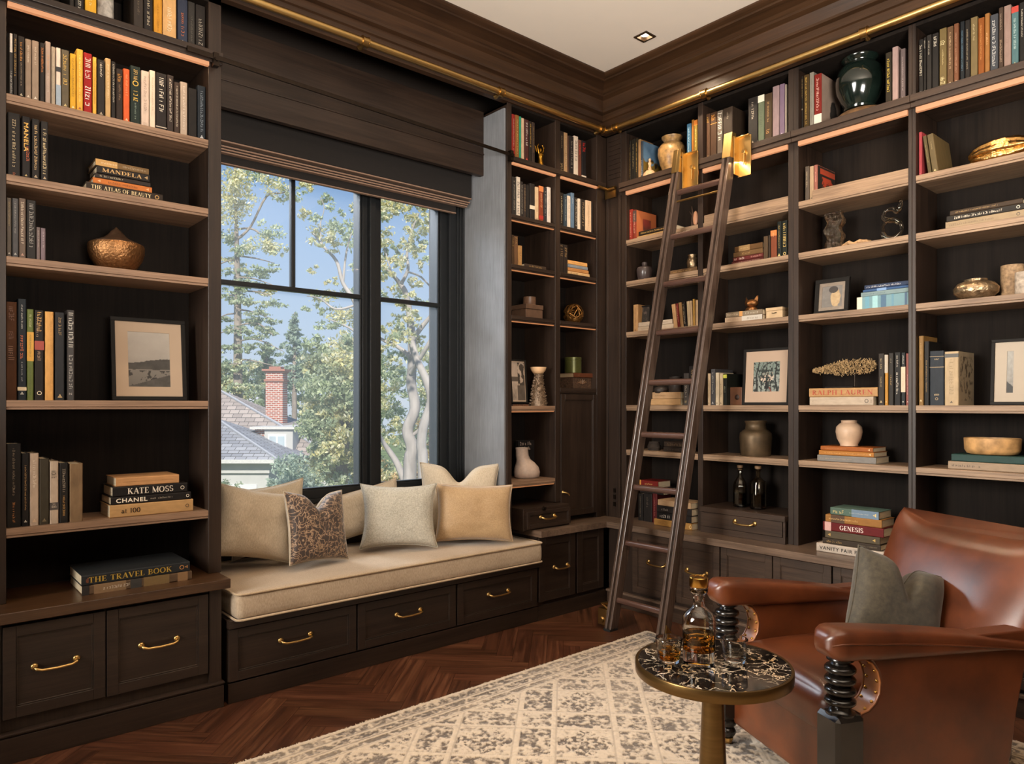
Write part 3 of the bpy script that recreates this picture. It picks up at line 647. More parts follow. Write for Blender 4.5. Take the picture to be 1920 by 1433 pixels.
row('W', c1, LZ[0], T_, 'books in the long row of the left bookcase', [
 (82, 109, 288, 'cfc5b8', 'white and black photo spine', 'b 1c1a19|.3 1; s cfc5b8|.6 .95 .7'), (111, 150, 292, '26211e', 'black spine with gold lettering', 's c89a48|.08 .68 .5'),
 (152, 211, 312, '25201d', 'black spine with orange lettering', 's e09a48|.1 .4 .4; s b8a080|.42 .8 .2; d d8c8a8'), (215, 270, 337, '8c7866', 'grey brown spine', 's e4d2ba|.1 .38 .3; d e4d2ba'), (272, 335, 352, '8f7b69', 'taupe spine', 's d8c6ae|.1 .4 .3; d e8dac6'),
 (340, 385, 370, '231f1d', 'black spine with orange words', 's e0853a|.08 .5 .45'), (388, 436, 358, 'a18c7e', 'pinkish grey spine', 's c98a4a|.2 .45 .35; s e2d4c4|.5 .8 .25'), (439, 476, 403, '9a8b78', 'slim stone grey spine', 's d8c8a8|.1 .75 .3'),
 (480, 522, 411, 'd8c2b0', 'pale spine with blue foot', 'b 8d9aa6|.62 1; b 2b2a2c|.32 .4'), (526, 593, 430, '5b5140', 'mossy grey spine with gold lettering', 's d0a84e|.08 .6 .6; d c8b27a'),
 (600, 652, 462, 'c9972a', 'mustard spine', 's 6a4a12|.08 .75 .4; d efe0b0'), (655, 713, 424, 'cf9c3a', 'tall ochre spine', 's f0cf80|.1 .85 .3; d 8a2c30'), (716, 790, 457, '8f1a18', 'dark red spine with white lettering', 's e8d4c4|.08 .46 .75; s f2e4d6|.55 .88 .8'),
 (794, 829, 490, 'd2a040', 'slim yellow spine', 's 7a5a18|.08 .8 .4'), (833, 900, 516, '26211f', 'black spine with small mark', 's e0d4c0|.05 .3 .35; d a89880'), (903, 951, 502, 'b39264', 'tan spine', 's e8d6b4|.1 .65 .3'),
 (953, 993, 528, '221e1c', 'narrow black spine with white lettering', 's d8ccb8|.05 .7 .4'), (995, 1054, 592, '2b211c', 'brown black spine', 's d09038|.1 .25 .7; s 907050|.3 .6 .3'), (1057, 1113, 592, 'c2552b', 'orange red spine', 's e8a070|.1 .5 .35; d f0c8a0'),
 (1117, 1205, 570, '1c2622', 'dark green spine with gold lettering', 's d8b060|.06 .24 .45; r d8a840|.29 .3; s d8b048|.42 .6 .5; s 8fa090|.62 .9 .2'), (1210, 1280, 610, 'c4ad9c', 'pale pink grey spine', 's 8a7466|.08 .72 .4; s a08a78|.9 .97 .5'),
 (1283, 1333, 606, 'd2bfa8', 'cream spine', 's 9a8468|.12 .7 .3'), (1337, 1429, 630, '241f1d', 'broad black spine with white lettering', 's ded2c0|.08 .68 .5; b b8aa98|.92 .935'), (1432, 1490, 647, '322925', 'dark brown spine with white lettering', 's d8c8b4|.06 .8 .4'),
 (1493, 1541, 706, '3a2d26', 'worn dark brown spine', 's d8c8b0|.06 .85 .35'), (1546, 1608, 706, 'a4917f', 'grey beige spine with scrollwork', 's d8c8b8|.08 .9 .4'), (1614, 1690, 760, '1d1917', 'plain black spine', ''), ], D=.15)
row('W', c1, LZ[0], T_, 'books in the long row of the left bookcase', [(1693, 1764, 738, '1f242a', 'blue black spine with grey lettering', 's 7f8890|.1 .85 .4; d b8b8b8')], D=.15, start=27-1)
G_ = 'on left bookcase third shelf down'
row('W', c2, LZ[1], 'beside the lying five-book stack', 'upright black books beside the lying stack', [
 (60, 168, 97, '25211f', 'black book with cream lettering', 's cdb890|.1 .85 .3; s c86a38|.93 .97 .25'), (175, 250, 126, '201c1b', 'black book with bold gold letters', 'U d8a850|.1 .56 .5|MANELA; s c8623a|.48 .72 .4 .2; d d8b878|.94 .15'),
 (258, 325, 146, '231f1d', 'black book with thin gold lettering', 's d6b27a|.1 .85 .45; d b8a080'), (332, 395, 165, '262220', 'slim black book with large gold lettering', 's d8c090|.13 .88 .55; d b8a080')], D=.2)
stack('W', c2, LZ[1], 'the five-book stack, left bookcase', 'lying stack on the left bookcase', [
 (703, 1325, 66, '2a2019', 'long black book with pale serif capitals', 'T e8d0a0|.06 .84 .45|THE ATLAS OF BEAUTY; r c89a58|.92 .25', dict(kind=1)), (757, 1237, 48, 'b96a30', 'orange book', 's 4a2412|.25 .75 .4; d e8b888|.92; d e8b888|.1', dict(back=.012)),
 (775, 1225, 38, '2c2420', 'thin black book', 's d8c4a0|.05 .5 .4', dict(back=.015)), (788, 1218, 60, '221d1a', 'black book with gold serif capitals', 'T d0a468|.1 .84 .5|MANDELA; d b89868', dict(back=.012)), (778, 1212, 50, '6f5638', 'mottled brown and cream book', 'b b58a4c|0 .4; s e0ccaa|.1 .4 .3; s a89478|.5 .95 .4', dict(back=.015, kind=2))])
row('W', c2, LZ[2], 'beside the bronze bowl, left bookcase', 'books beside the bronze bowl', [
 (54, 95, 787, '5a5148', 'grey brown book', 's d0b070|.06 .5 .25; d d8d0c0'), (98, 151, 791, '565557', 'slate grey book', 's a8a4a0|.06 .6 .3; d d0ccc6'), (153, 212, 791, '6f5f54', 'taupe book with pale lettering', 's e6d4bc|.06 .8 .5; d d8a890'),
 (215, 296, 807, '2a2725', 'black book with grey lettering', 's a09a92|.06 .8 .5'), (290+7, 330, 1027, '6e5f5c', 'small mauve grey book', 's c8b8b0|.1 .6 .3'), (332, 373, 1034, '75656a', 'small lilac grey book', 's c8b8b8|.1 .6 .3')], D=.15)
row('W', c3, LZ[3], 'beside the coastal photograph', 'books beside the framed coastal photograph', [
 (50, 146, 212, '4a2e1c', 'old brown leather book', 's 6e482c|.05 .2 .6; s 7a5434|.45 .6 .7; s 6a4428|.3 .4 .6', dict(kind=2)), (149, 228, 187, '20262c', 'tall blue black book with white lettering', 's d8d4cc|.05 .3 .22; s c8683a|.36 .6 .5; b d8c4a0|.87 .905; s b8b8b8|.62 .82 .2; d c8c4b8'),
 (231, 290, 275, '66703c', 'green book with yellow label', 'b d09a30|.25 .57; s d8d4a0|.06 .2 .35; s 5a6a30|.28 .54 .3; s 49542c|.62 .95 .3'), (296, 378, 285, '241e1b', 'black book with small red label', 'b 9c3a28|.34 .44; s d8a860|.02 .24 .5; s b89878|.46 .56 .5; s b89878|.08 .3 .3 -.2; r e0d0b0|.92 .26'),
 (385, 461, 296, 'cf9a58', 'tan orange book', 's b07a3c|.1 .9 .2 .2'), (471, 555, 302, '272729', 'black book with faint gold lettering', 's a88a58|.06 .28 .35; d b89868|.95 .25'), (574, 641, 283, '3a3532', 'black and silver patterned book', 's d8d0c4|.03 .42 .75; s a8a098|.5 .95 .6', dict(kind=1))], D=.19)
row('W', c4, LZ[4], 'beside the tan stack, left bookcase', 'books beside the lying stack with sans letters', [
 (52, 172, 141, '242120', 'tall black book', 's a0917c|.06 .62 .2; s c88a52|.7 .95 .2'), (176, 239, 219, '1f1c1b', 'slim black book with gold lettering', 's c09a62|.16 .78 .25; d c8c0b0'), (243, 317, 219, 'b09a86', 'pale grey pink book', 's e0d0bc|.1 .5 .45; d c8a888'),
 (320, 402, 262, '3b352a', 'dark olive book', 'd 7a6a50'), (405, 478, 284, 'b09c88', 'pale book with dark photo patches', 's 2a2624|.15 .3 .7; b 4a4440|.66 .78; s d8c8b4|.68 .76 .7'), (483, 558, 297, '211e1c', 'black book with two gold lines', 's b0a08a|.1 .5 .35; s c89a58|.55 .9 .3'), (567, 676, 302, '7a6248', 'worn grey brown thick book', '', dict(kind=2))], D=.19)
stack('W', c4, LZ[4], 'left bookcase stack of four', 'lying stack with fashion titles', [
 (895, 1572, 100, 'b08a5c', 'tan book with small dark lettering', 'T 3a2c1e|.13 .35 .36|at 100; r 2a2018|.925 .14', dict(D=.2)), (903, 1555, 62, '1f1b1a', 'thin black book with bold sans capitals', 'U e8dcc8|.06 .44 .55|CHANEL; s c8baa4|.48 .76 .22; r e0d4c0|.955 .2', dict(D=.2, back=.004)),
 (918, 1525, 78, '1d1a19', 'black book with large white serif capitals', 'T ecdfcc|.19 .8 .6|KATE MOSS; r d8ccb8|.93 .2', dict(D=.19, back=.004)), (945, 1458, 70, 'b6875a', 'plain tan book', 's 8a6038|.1 .9 .1', dict(D=.19, back=.006))])
stack('W', (0, 800, 4.343), .573, 'the pair on left countertop', 'big books on the left countertop', [
 (668, 1562, 72, '5a4634', 'book with mottled photograph spine', 'b 2e2a28|0 .06; b 83684c|.1 .38; b 3c3a38|.42 .52; b 77603e|.54 .78; b 8a6a4a|.86 .96; s d8ccb8|.18 .42 .35', dict(D=.27, kind=2)),
 (664, 1545, 82, '26282a', 'black book with colourful serif title', 'T b8963c|.06 .82 .52|THE TRAVEL BOOK; s b06038|.035 .06 .6; r b8824c|.92 .22; d b8824c|.965 .16', dict(D=.27))], back=-.06)

# --- corner bookcase
e1, e2 = (900, 160, 4.775), (900, 430, 4.775)
row('W', e1, 2.901, 'beside the gilded statuette', 'books beside the gilded statuette', [
 (286, 317, 247, '8a2a22', 'red book', 's e0c8b0|.1 .8 .25'), (318, 351, 259, '8a5a30', 'brown book with gold lettering', 's d8b070|.1 .85 .35'), (354, 372, 281, '2f8a68', 'slim green book', ''), (373, 397, 294, 'c8a888', 'cream book', 's 9a8468|.2 .8 .3'),
 (399, 438, 309, '4a2a26', 'wine black book with white lettering', 's e0d4c8|.06 .6 .5; d c84a3a|.9 .25'), (441, 465, 323, '2b241f', 'slim black book with gold lettering', 's d0a050|.06 .6 .5'), (467, 493, 333, '3a2e27', 'dark brown book', 's b08a50|.1 .7 .3')], D=.14)
row('W', e1, 2.901, 'on ledge over the second column', 'books on the ledge of the corner bookcase', [
 (712, 752, 404, '2c241f', 'black book with gold foot', 's d0b080|.1 .4 .2; s c0a070|.75 .95 .6'), (754, 785, 420, 'a8845e', 'tan book', 's e0caa8|.1 .8 .4'), (787, 799, 452, '4a342c', 'thin brown book', ''), (801, 840, 456, '2a2422', 'black book with grey lettering', 's a89a88|.1 .8 .4'),
 (843, 880, 456, 'd8c4ae', 'white book with dark lettering', 's 3a302a|.1 .6 .6; d 8a7a68'), (881, 910, 490, '6b4030', 'brown book with red lettering', 's d83a30|.1 .4 .6'), (912, 951, 498, '231f1f', 'black book with red lettering', 's d8342c|.06 .3 .7; b d8c4ae|.88 1')], D=.14)
row('W', e1, CW[0], 'on second shelf, corner bookcase left column', 'books in the left column of the corner bookcase', [
 (287, 326, 822, '2c2826', 'charcoal book', 's b0a698|.1 .85 .35'), (328, 362, 822, 'cdbfae', 'white book with big black letters', 's 26211e|.12 .95 .7'), (365, 387, 863, '2b2623', 'slim black book', 's d0c4b0|.1 .9 .4'), (389, 415, 886, '332a25', 'brown black book', 's a88a68|.1 .8 .4'),
 (417, 444, 896, '221e1c', 'plain black book', ''), (447, 492, 882, '2a2522', 'black book with small white label', 'b d0c0a8|.6 .7'), (495, 526, 912, 'c8aa86', 'cream book', 's 8a7050|.1 .8 .3; d 7a5a38'), (529, 568, 904, '7a3a24', 'rust book with pale head', 'b c87a48|0 .15; s d8a878|.2 .6 .4; b a02a24|.82 .92'),
 (571, 600, 916, '2c2a2c', 'dark grey book', 's a8a098|.1 .8 .4'), (602, 635, 914, 'c9bcb0', 'white grey book', 's 8a7c70|.15 .8 .3')], D=.14)
row('W', e1, CW[0], 'on second shelf, corner bookcase right column', 'books in the right column of the corner bookcase', [
 (713, 748, 963, '28231f', 'black book', 's b8a684|.1 .9 .4'), (751, 781, 976, '35414a', 'dark blue grey book', 's b8b8b0|.1 .8 .3'), (783, 812, 991, 'd0c0ae', 'white book', 's 6a5c50|.1 .7 .4'), (815, 845, 964, '5a6f84', 'blue grey book', 's c8ccd0|.1 .3 .3', dict(D=.16)),
 (848, 873, 1006, '2a2523', 'black book with white lettering', 's c8b8a0|.05 .9 .5'), (876, 901, 1016, 'd4c2ac', 'slim cream book', 's 6a5848|.1 .8 .4'), (904, 942, 1023, '2a2522', 'dark brown book', 's a88f6e|.1 .85 .5'), (946, 998, 1034, 'cfb090', 'broad cream book', 's a08664|.15 .8 .3'), (1000, 1011, 1046, '2b2624', 'thin dark book', '')], D=.14)
row('W', e2, CW[1], 'in the third shelf cell, corner bookcase', 'old books in the corner bookcase', [
 (287, 305, 52, '43301f', 'thin dark leather book', 's a8834c|.05 .4 .6', dict(kind=2)), (307, 341, 62, '63462e', 'worn brown leather book', 's a8834c|.05 .3 .6', dict(kind=2)), (343, 378, 147, 'a67c4c', 'low tan book', 's 7a5430|.05 .9 .6', dict(kind=2))], D=.13)
stack('W', e2, CW[1], 'shelf beside three old leather books', 'flat book beside the old leather books', [(402, 592, 34, '3a2c22', 'single dark ornamented book lying flat', 's b08a54|.2 .8 .5', dict(kind=2))])
row('W', e2, CW[1], 'behind the small stack, corner bookcase', 'dark leather books behind the small stack', [
 (714, 750, 132, '2c231d', 'ornate black leather book', 's 8a6f4c|.05 .45 .7', dict(kind=2)), (752, 785, 140, '2a211c', 'ornate dark brown leather book', 's 9a7c54|.05 .45 .7', dict(kind=2))], D=.12)
stack('W', e2, CW[1], 'the four-book stack, corner bookcase', 'small lying stack in the corner bookcase', [
 (787, 981, 33, 'c8a272', 'cream book with dark lettering', 's 4a3422|.1 .45 .5'), (788, 972, 31, 'b07a48', 'orange tan book', 's 7a5030|.2 .8 .2'), (788, 964, 29, '7a8086', 'blue grey book', 's c0b8a8|.1 .6 .2'), (787, 960, 34, 'cf9a5c', 'golden tan book', 's 8a5c30|.2 .8 .2')], D=.13)
e3 = (900, 650, 4.777)
stack('W', e3, 1.341, 'shelf under the tilted photograph', 'flat book under the photograph', [(286, 448, 16, '2b2320', 'thin dark book with orange lettering', 's d88a58|.05 .95 .5')], back=.012)
# --- shelf wall
f1, f2, f3, f4 = (1120, 100, 4.479), (1120, 340, 4.479), (1120, 580, 4.479), (1120, 850, 4.214)
g5, g6, g7, g8 = (1480, 0, 4.343), (1480, 280, 4.343), (1480, 580, 4.343), (1480, 860, 4.343)
LR = 2.878
row('R', f1, LR, 'in books left of speckled urn', 'books left of the speckled urn', [
 (252, 283, 737, '2a241e', 'black book with gold dots', 's d8b060|.1 .9 .25'), (285, 318, 722, '2c2822', 'black book', 's b8a070|.1 .7 .3'), (320, 338, 715, '3a3022', 'slim olive black book', 's d0aa58|.1 .8 .4'), (341, 361, 724, 'c09466', 'thin tan book', ''),
 (364, 384, 738, '4a5560', 'blue painted book showing its cover', 's c0b8a8|.5 .9 .5', dict(D=.21))], D=.15)
row('R', f1, LR, 'in books right of speckled urn', 'books right of the speckled urn', [
 (750, 787, 592, '4a7898', 'blue book', 's c8d0d0|.1 .7 .3; s a87a4a|.75 .95 .5'), (790, 809, 559, 'c07a30', 'slim orange book', ''), (811, 841, 561, 'a88a38', 'yellow book with orange head', 'b c8742c|0 .12; s e0c878|.2 .9 .4')], D=.14)
row('R', f1, LR, 'behind the ladder top', 'books behind the top of the ladder', [
 (896, 946, 513, '6a4a34', 'brown book with gold lettering', 's d09a48|.05 .2 .7; d c8a060'), (948, 1002, 497, '5f432f', 'brown book with orange lettering', 's d8943c|.05 .2 .75; b d8943c|.24 .25'), (1005, 1051, 482, '8a7a6a', 'grey brown book with bold white letters', 's ece0cc|.05 .7 .8'), (1054, 1136, 457, '4b3c30', 'thick dark brown book', 's a89a88|.1 .25 .2; s d8ccb8|.62 .75 .5'),
 (1265, 1346, 372, '36302d', 'thick black book', 's b8aa98|.1 .45 .3; d a89880|.95 .3'), (1349, 1401, 352, '7a8468', 'green book with white head', 'b d8d0bc|0 .14; s 3e4a38|.2 .7 .5; d 4a5440'), (1404, 1466, 338, '5a452f', 'brown book', 's b08c58|.15 .6 .3; s d09a58|.75 .85 .6'),
 (1470, 1526, 268, 'b99c9c', 'tall pale pink book', 's 8a7478|.1 .8 .2; d 7a6468'), (1529, 1571, 248, '9a7f96', 'tall lilac book', 's 6a5470|.15 .8 .35; d e0d4d8'), (1573, 1592, 263, 'c3b2a0', 'tall slim cream book', '')], D=.16)
row('R', g5, LR, 'beside the dark green jar', 'books beside the dark green jar', [
 (67, 113, 610, '2c2520', 'black book with gold motif', 's a88a50|.05 .4 .4; r c8b088|.6 .35'), (115, 160, 592, '5a4424', 'brown gold book', 's d0a850|.05 .9 .35'), (163, 198, 590, 'a89e8e', 'grey white book', 's 6a6054|.1 .9 .4'), (201, 262, 604, '94281e', 'red book with white foot', 'b d0c4b4|.76 1; s e0b8a8|.08 .7 .4', dict(D=.23)),
 (781, 832, 428, '3e3528', 'black book with yellow lettering', 's d8b848|.12 .75 .5; d b8a070|.95 .2'), (836, 884, 382, 'cbaaa2', 'pink white book', 's a08078|.3 .7 .25; d 8a6860'), (901, 944, 398, '7c6c6a', 'mauve grey book', 's b0a09c|.15 .8 .3; d c8b8b0')], D=.17)
row('R', g5, LR, 'in row right of the green jar', 'books in the top row of the rightmost bookcase', [
 (1018, 1090, 328, '2b2724', 'broad black book', 's d0c4b0|.1 .65 .6; s d8ccb8|.92 .98 .6'), (1092, 1113, 306, '2a2623', 'thin black book', 's d8ccb8|.05 .2 .5; d d8ccb8'), (1115, 1158, 286, '35302c', 'charcoal book', 's c0b4a0|.1 .35 .3'), (1160, 1215, 272, '2d2926', 'black book with short white title', 's e0d4c0|.06 .25 .5'),
 (1220, 1280, 232, '8a7448', 'olive tan book', 's e0d0a0|.18 .3 .75; s d8c490|.35 .6 .2; s e0d0a0|.8 .92 .75'), (1283, 1335, 217, '7a5a3e', 'brown book', 's c8a880|.1 .7 .35; d d8b890'), (1338, 1378, 192, '8e5a3e', 'rust brown book', 's d0a888|.15 .8 .25; d d8b890'), (1389, 1426, 175, '24282c', 'black book with blue lettering', 's 7aa0b8|.15 .8 .3'),
 (1428, 1471, 165, '2e2824', 'black book with pale lettering', 's c0ac8c|.15 .8 .3'), (1474, 1532, 140, '8f7a52', 'khaki book', 's d0bc90|.1 .4 .3'), (1535, 1588, 146, 'a85e26', 'burnt orange book', 's d89858|.1 .7 .25'), (1590, 1630, 110, 'bd8044', 'light orange book', 's e0b080|.3 .5 .4'),
 (1633, 1700, 118, '55575c', 'slate book with tall lettering', 's c8c4bc|.1 .88 .5'), (1703, 1742, 62, '5a4638', 'dark brown book', 's c8b098|.1 .35 .3; s b89c80|.5 .85 .5'), (1745, 1805, 45, 'b8988a', 'pinkish book', 's 8a6a60|.1 .3 .4; s 9a7a70|.4 .65 .3; d 8a6a5c'), (1808, 1866, 52, '64888a', 'teal book with red head', 'b a8382c|0 .1; s b8c8c0|.2 .7 .4; d e0c890'), (1870, 1922, 20, '26221f', 'black book cut by the frame', 's d8ccb8|.1 .55 .3')], D=.18)
row('R', g6, RZ[0], 'below the dark green jar', 'short books below the green jar', [
 (126, 160, 140, '5f5348', 'grey brown book', 's d0b890|.15 .6 .35'), (163, 197, 138, 'b39678', 'cream brown book', 'd 5a4a38'), (199, 229, 128, '9a5f52', 'pink book showing a red black cover', 's e0a090|.2 .5 .3', dict(D=.21))], D=.15)
row('R', g5, RZ[0], 'beside the gilded oval sculpture', 'books beside the gilded sculpture', [
 (1029, 1079, 1080, 'a84248', 'pinkish red book', 'd d8a0a0|.94 .15', dict(D=.22)), (1128, 1160, 1096, '5c4f34', 'slim leaning olive book', 's c0aa70|.2 .7 .25', dict(tilt=-.13, D=.22)), (1164, 1216, 1082, '6a5a3c', 'thick leaning olive book', 's a8946a|.2 .4 .2; d c8b480', dict(tilt=-.13, D=.22))], D=.2)
row('R', f2, RZ[0], 'on shelf behind the left ladder stile', 'red books behind the ladder', [(259, 293, 238, '9a3326', 'red book', 's e0b8a0|.1 .9 .3'), (298, 326, 242, '8f3a28', 'red book showing its orange cover', 'b 4a3a34|.02 .4; s e0a890|.1 .8 .5', dict(D=.22))], D=.17)
stack('R', f2, RZ[0], 'the pair beside two red books', 'flat pair beside the red books', [(335, 560, 22, 'bf9a66', 'slim cream book', 's 6a4a30|.05 .9 .3'), (348, 640, 38, '2e241c', 'black book with gold lettering', 's c8a058|.05 .9 .4')], D=.19)
stack('R', f2, RZ[1], 'the brown stack behind ladder', 'brown stack on the shelf behind the ladder', [
 (1128, 1393, 26, '5b2a24', 'thin wine red book', 's c89a88|.05 .9 .3'), (1140, 1392, 34, '6a2c28', 'wine red book with white lettering', 's e8d4c0|.05 .4 .6; s d8a090|.6 .95 .4'), (1144, 1388, 42, '7a5a38', 'brown leather book', 's b08a58|.3 .6 .4', dict(kind=2)), (1154, 1386, 46, '70502f', 'dark tan leather book', 'b 8f7048|.15 .55; s c8a878|.2 .5 .25', dict(kind=2))], D=.16)
row('R', f2, RZ[1], 'in books beside the brown stack', 'upright books right of the brown stack', [
 (1394, 1430, 462, '5e4a36', 'brown cloth book', '', dict(kind=2)), (1433, 1452, 452, '3c2f24', 'thin dark brown book', ''), (1455, 1505, 412, '8a4a30', 'rust book with orange head', 'b c8743c|0 .2; s e0b088|.1 .25 .3'), (1508, 1546, 338, '1f2420', 'black green book', 's c8a860|.1 .75 .3; d d8b870|.93 .3'), (1549, 1597, 330, '20241f', 'black book with gold lettering', 's c8a860|.08 .75 .6; r d8b870|.92 .25')], D=.17)
row('R', f2, RZ[2], 'beside small dark picture', 'book beside the small dark picture', [(301, 340, 1037, 'c99a68', 'tan upright book', 's 7a5434|.1 .8 .25; d 7a5434')], D=.14)
stack('R', f2, RZ[2], 'the pale pair under small dark picture', 'pale pair under the small dark picture', [(342, 640, 38, 'cbb49a', 'cream book', 's 7a6450|.1 .5 .3'), (345, 628, 37, 'd0baa2', 'cream white book', 's 8a7460|.5 .9 .3')], D=.19)
row('R', f2, RZ[2], 'among leaning books between ladder stiles', 'leaning books behind the ladder', [
 (641, 672, 1032, 'c69a6c', 'tan book', 's 7a5434|.2 .5 .3', dict(tilt=-.13)), (674, 694, 1025, '7a2a22', 'dark red book', 's e0a890|.1 .8 .4', dict(tilt=-.12)), (697, 722, 1018, 'c49664', 'light tan book', 's 8a6440|.5 .9 .3', dict(tilt=-.11)), (725, 750, 1010, '2a2320', 'black book with gold lettering', 's d0b890|.1 .9 .5', dict(tilt=-.1)),
 (757, 783, 1008, 'cdb08a', 'cream book', 's 8a7050|.1 .8 .3', dict(tilt=-.06)), (784, 800, 1004, 'd2ae86', 'slim cream book', '', dict(tilt=-.05)), (802, 819, 990, 'b98a40', 'slim gold book', '', dict(tilt=-.02)), (822, 848, 998, 'c8a27a', 'upright cream book', 's 8a6a48|.2 .7 .3')], D=.13)
zt = stack('R', f2, RZ[2], 'the pair under bronze fox head', 'pair of books under the bronze head', [
 (1072, 1385, 44, 'c4a88c', 'cream grey book', 'b b5aca0|.46 1; s 8a6a50|.05 .4 .4; s 5a4c40|.6 .9 .4', dict(D=.13)), (1080, 1383, 42, '94826c', 'grey book', 'b c08a50|.38 .47; s d8c4a8|.05 .35 .4; s c8bca8|.55 .9 .4', dict(D=.13))])
FOXZ = zt
stack('R', f3, RZ[3], 'the cream pair behind ladder rungs', 'cream pair behind the ladder rungs', [(447, 697, 52, 'd2a878', 'plain cream tan book', 's a88258|.3 .7 .15'), (462, 697, 56, 'cfa87e', 'cream book with faint lettering', 's 8f6c4a|.1 .5 .25', dict(back=.003))], D=.18)
row('R', f3, RZ[3], 'of two beside the cream pair', 'dark books right of the cream pair', [(722, 766, 538, '4b4440', 'grey book', 's a89c8c|.3 .8 .4; s b8a070|.85 .95 .5'), (768, 822, 478, '26201e', 'black book', 's a8895a|.1 .4 .3; s c8a058|.8 .95 .3')], D=.16)
row('R', f3, RZ[3], 'in books before woodland print', 'books left of the framed woodland print', [
 (925, 949, 540, 'c8ac8a', 'thin cream book', 's 6a5238|.1 .8 .4; d 3a2c20'), (952, 987, 503, '4c4a4c', 'tall dark grey book', 's b0aaa0|.1 .7 .4; d d0ccc4', dict(D=.2)), (990, 1020, 533, 'd6c3a6', 'white book', 's b8a488|.2 .7 .25; d 4a3c2c'), (1023, 1053, 541, 'd3bb98', 'cream book with black lettering', 's 3a2e22|.3 .75 .45; d 3a2c20'), (1056, 1086, 542, '22241f', 'black book with yellow head', 'b b8b848|.03 .14; s a8a890|.4 .6 .4', dict(D=.2))], D=.15)
zt = stack('R', g7, RZ[3], 'the pair under branch coral', 'pair of books under the coral', [
 (166, 684, 68, 'cdb9a2', 'white book with small ring mark', 'r 2a2420|.9 .22; s 6a5a4a|.95 .98 .5; d 9a8672|.05 .12'), (161, 718, 72, 'c89a66', 'tan book with red serif capitals', 'T a8452c|.05 .94 .52|RALPH LAUREN')], D=.2)
CORALZ = zt
row('R', g7, RZ[3], 'in books beside branch coral', 'upright books right of the coral', [
 (723, 772, 362, '3a322b', 'dark brown book', 's b8a070|.1 .3 .3; s a88f60|.45 .65 .3; d b8a070'), (776, 803, 371, 'cf9440', 'slim orange book with grey head', 'b a89c8a|0 .36; s e0c090|.1 .3 .3; d f0d8a8'), (806, 848, 358, '35302b', 'black book with orange lettering', 's c0944c|.42 .62 .35; s 8a7a60|.1 .2 .3'), (853, 906, 352, '24211f', 'black book with white lettering', 's d0c4b0|.06 .28 .3; s e8dcc8|.38 .8 .4'), (909, 945, 354, '2a2d2e', 'black book with cream middle', 'b cdb094|.27 .75; s c8c0b0|.05 .22 .4; s a88a70|.35 .65 .3; d d0c8b8'), (948, 979, 360, 'a8625a', 'dusty pink book', 's e0b0a8|.4 .8 .3; d f0d8c8')], D=.17)
row('R', g7, RZ[3], 'in books beside seascape photograph', 'books left of the framed seascape', [
 (1046, 1092, 218, '9a7440', 'tall tan gold book', 's d0b078|.1 .35 .2; d e0c898'), (1096, 1138, 262, '23201d', 'black book with gold lettering', 's b08a48|.3 .8 .3'), (1141, 1260, 340, '2c3138', 'thick navy book with gold bands', 'b b09468|.1 .107; b b09468|.295 .302; s c8ac7c|.14 .17 .4; s c8ac7c|.79 .82 .4; r b09468|.88 .1'), (1263, 1378, 345, 'cbb08a', 'thick cream book with tall lettering', 'b 3e382f|.04 .11; s 8f7a58|.15 .88 .35; d 3a2e22|.935 .1', dict(D=.22))], D=.18)
zt = stack('R', g7, RZ[4], 'the stack under cream jar', 'stack under the cream jar', [
 (228, 705, 52, '8f8a84', 'grey book', 's c0a888|.05 .6 .2'), (241, 688, 38, 'c2803a', 'orange tan book', 's e0b070|.1 .9 .25; d f0d0a0'), (255, 680, 36, 'b0622a', 'burnt orange book', 's d89860|.1 .5 .2; d e8c090')], D=.17)
CREAMZ = zt
zt = stack('R', g7, RZ[4], 'the pair under shallow stone bowl', 'pair of books under the stone bowl', [(1293, 1960, 66, 'b39a80', 'beige book with dark lettering', 's 3a3026|.05 .42 .35', dict(D=.2)), (1320, 1950, 60, '2c4a44', 'plain dark green book', '', dict(D=.19, back=.006))])
BOWLZ = zt
stack('R', g6, RZ[1], 'the stack of three, rightmost bookcase', 'stack of three on the rightmost bookcase', [
 (1272, 1960, 62, 'b09878', 'beige book with faint lettering', 's 6a5640|.05 .6 .3; r 2a2018|.87 .2; b 8f795c|0 .01'), (1281, 1950, 50, '2e2822', 'black book with white lettering', 's dccfb8|.1 .7 .45; r e8dcc8|.88 .25', dict(back=.005)), (1309, 1899, 40, '463627', 'dark brown book', 's b8945c|.08 .68 .3', dict(back=.008))], D=.18)
stack('R', g6, RZ[2], 'the blue stack beside framed portrait photo', 'blue stack beside the framed photograph', [
 (551, 1020, 104, '7fa5ae', 'thick pale teal book with painted stripes', 'b d0c8b0|0 .1; b 5a8a9c|.16 .24; b 8ab4b8|.3 .4; b 3a5a74|.46 .56; b 557f92|.66 .7; b 2e4a66|.9 .94', dict(kind=1)), (583, 1015, 38, '8aa0a2', 'grey teal book', 's 4a6068|.05 .5 .3', dict(back=.004)), (600, 1010, 20, '3f5f8c', 'thin blue book', 'b 6a88b0|.3 .5', dict(back=.006)), (612, 1005, 36, '33415e', 'navy book with white lettering', 's d8d4d0|.05 .8 .45', dict(back=.008))], D=.18)
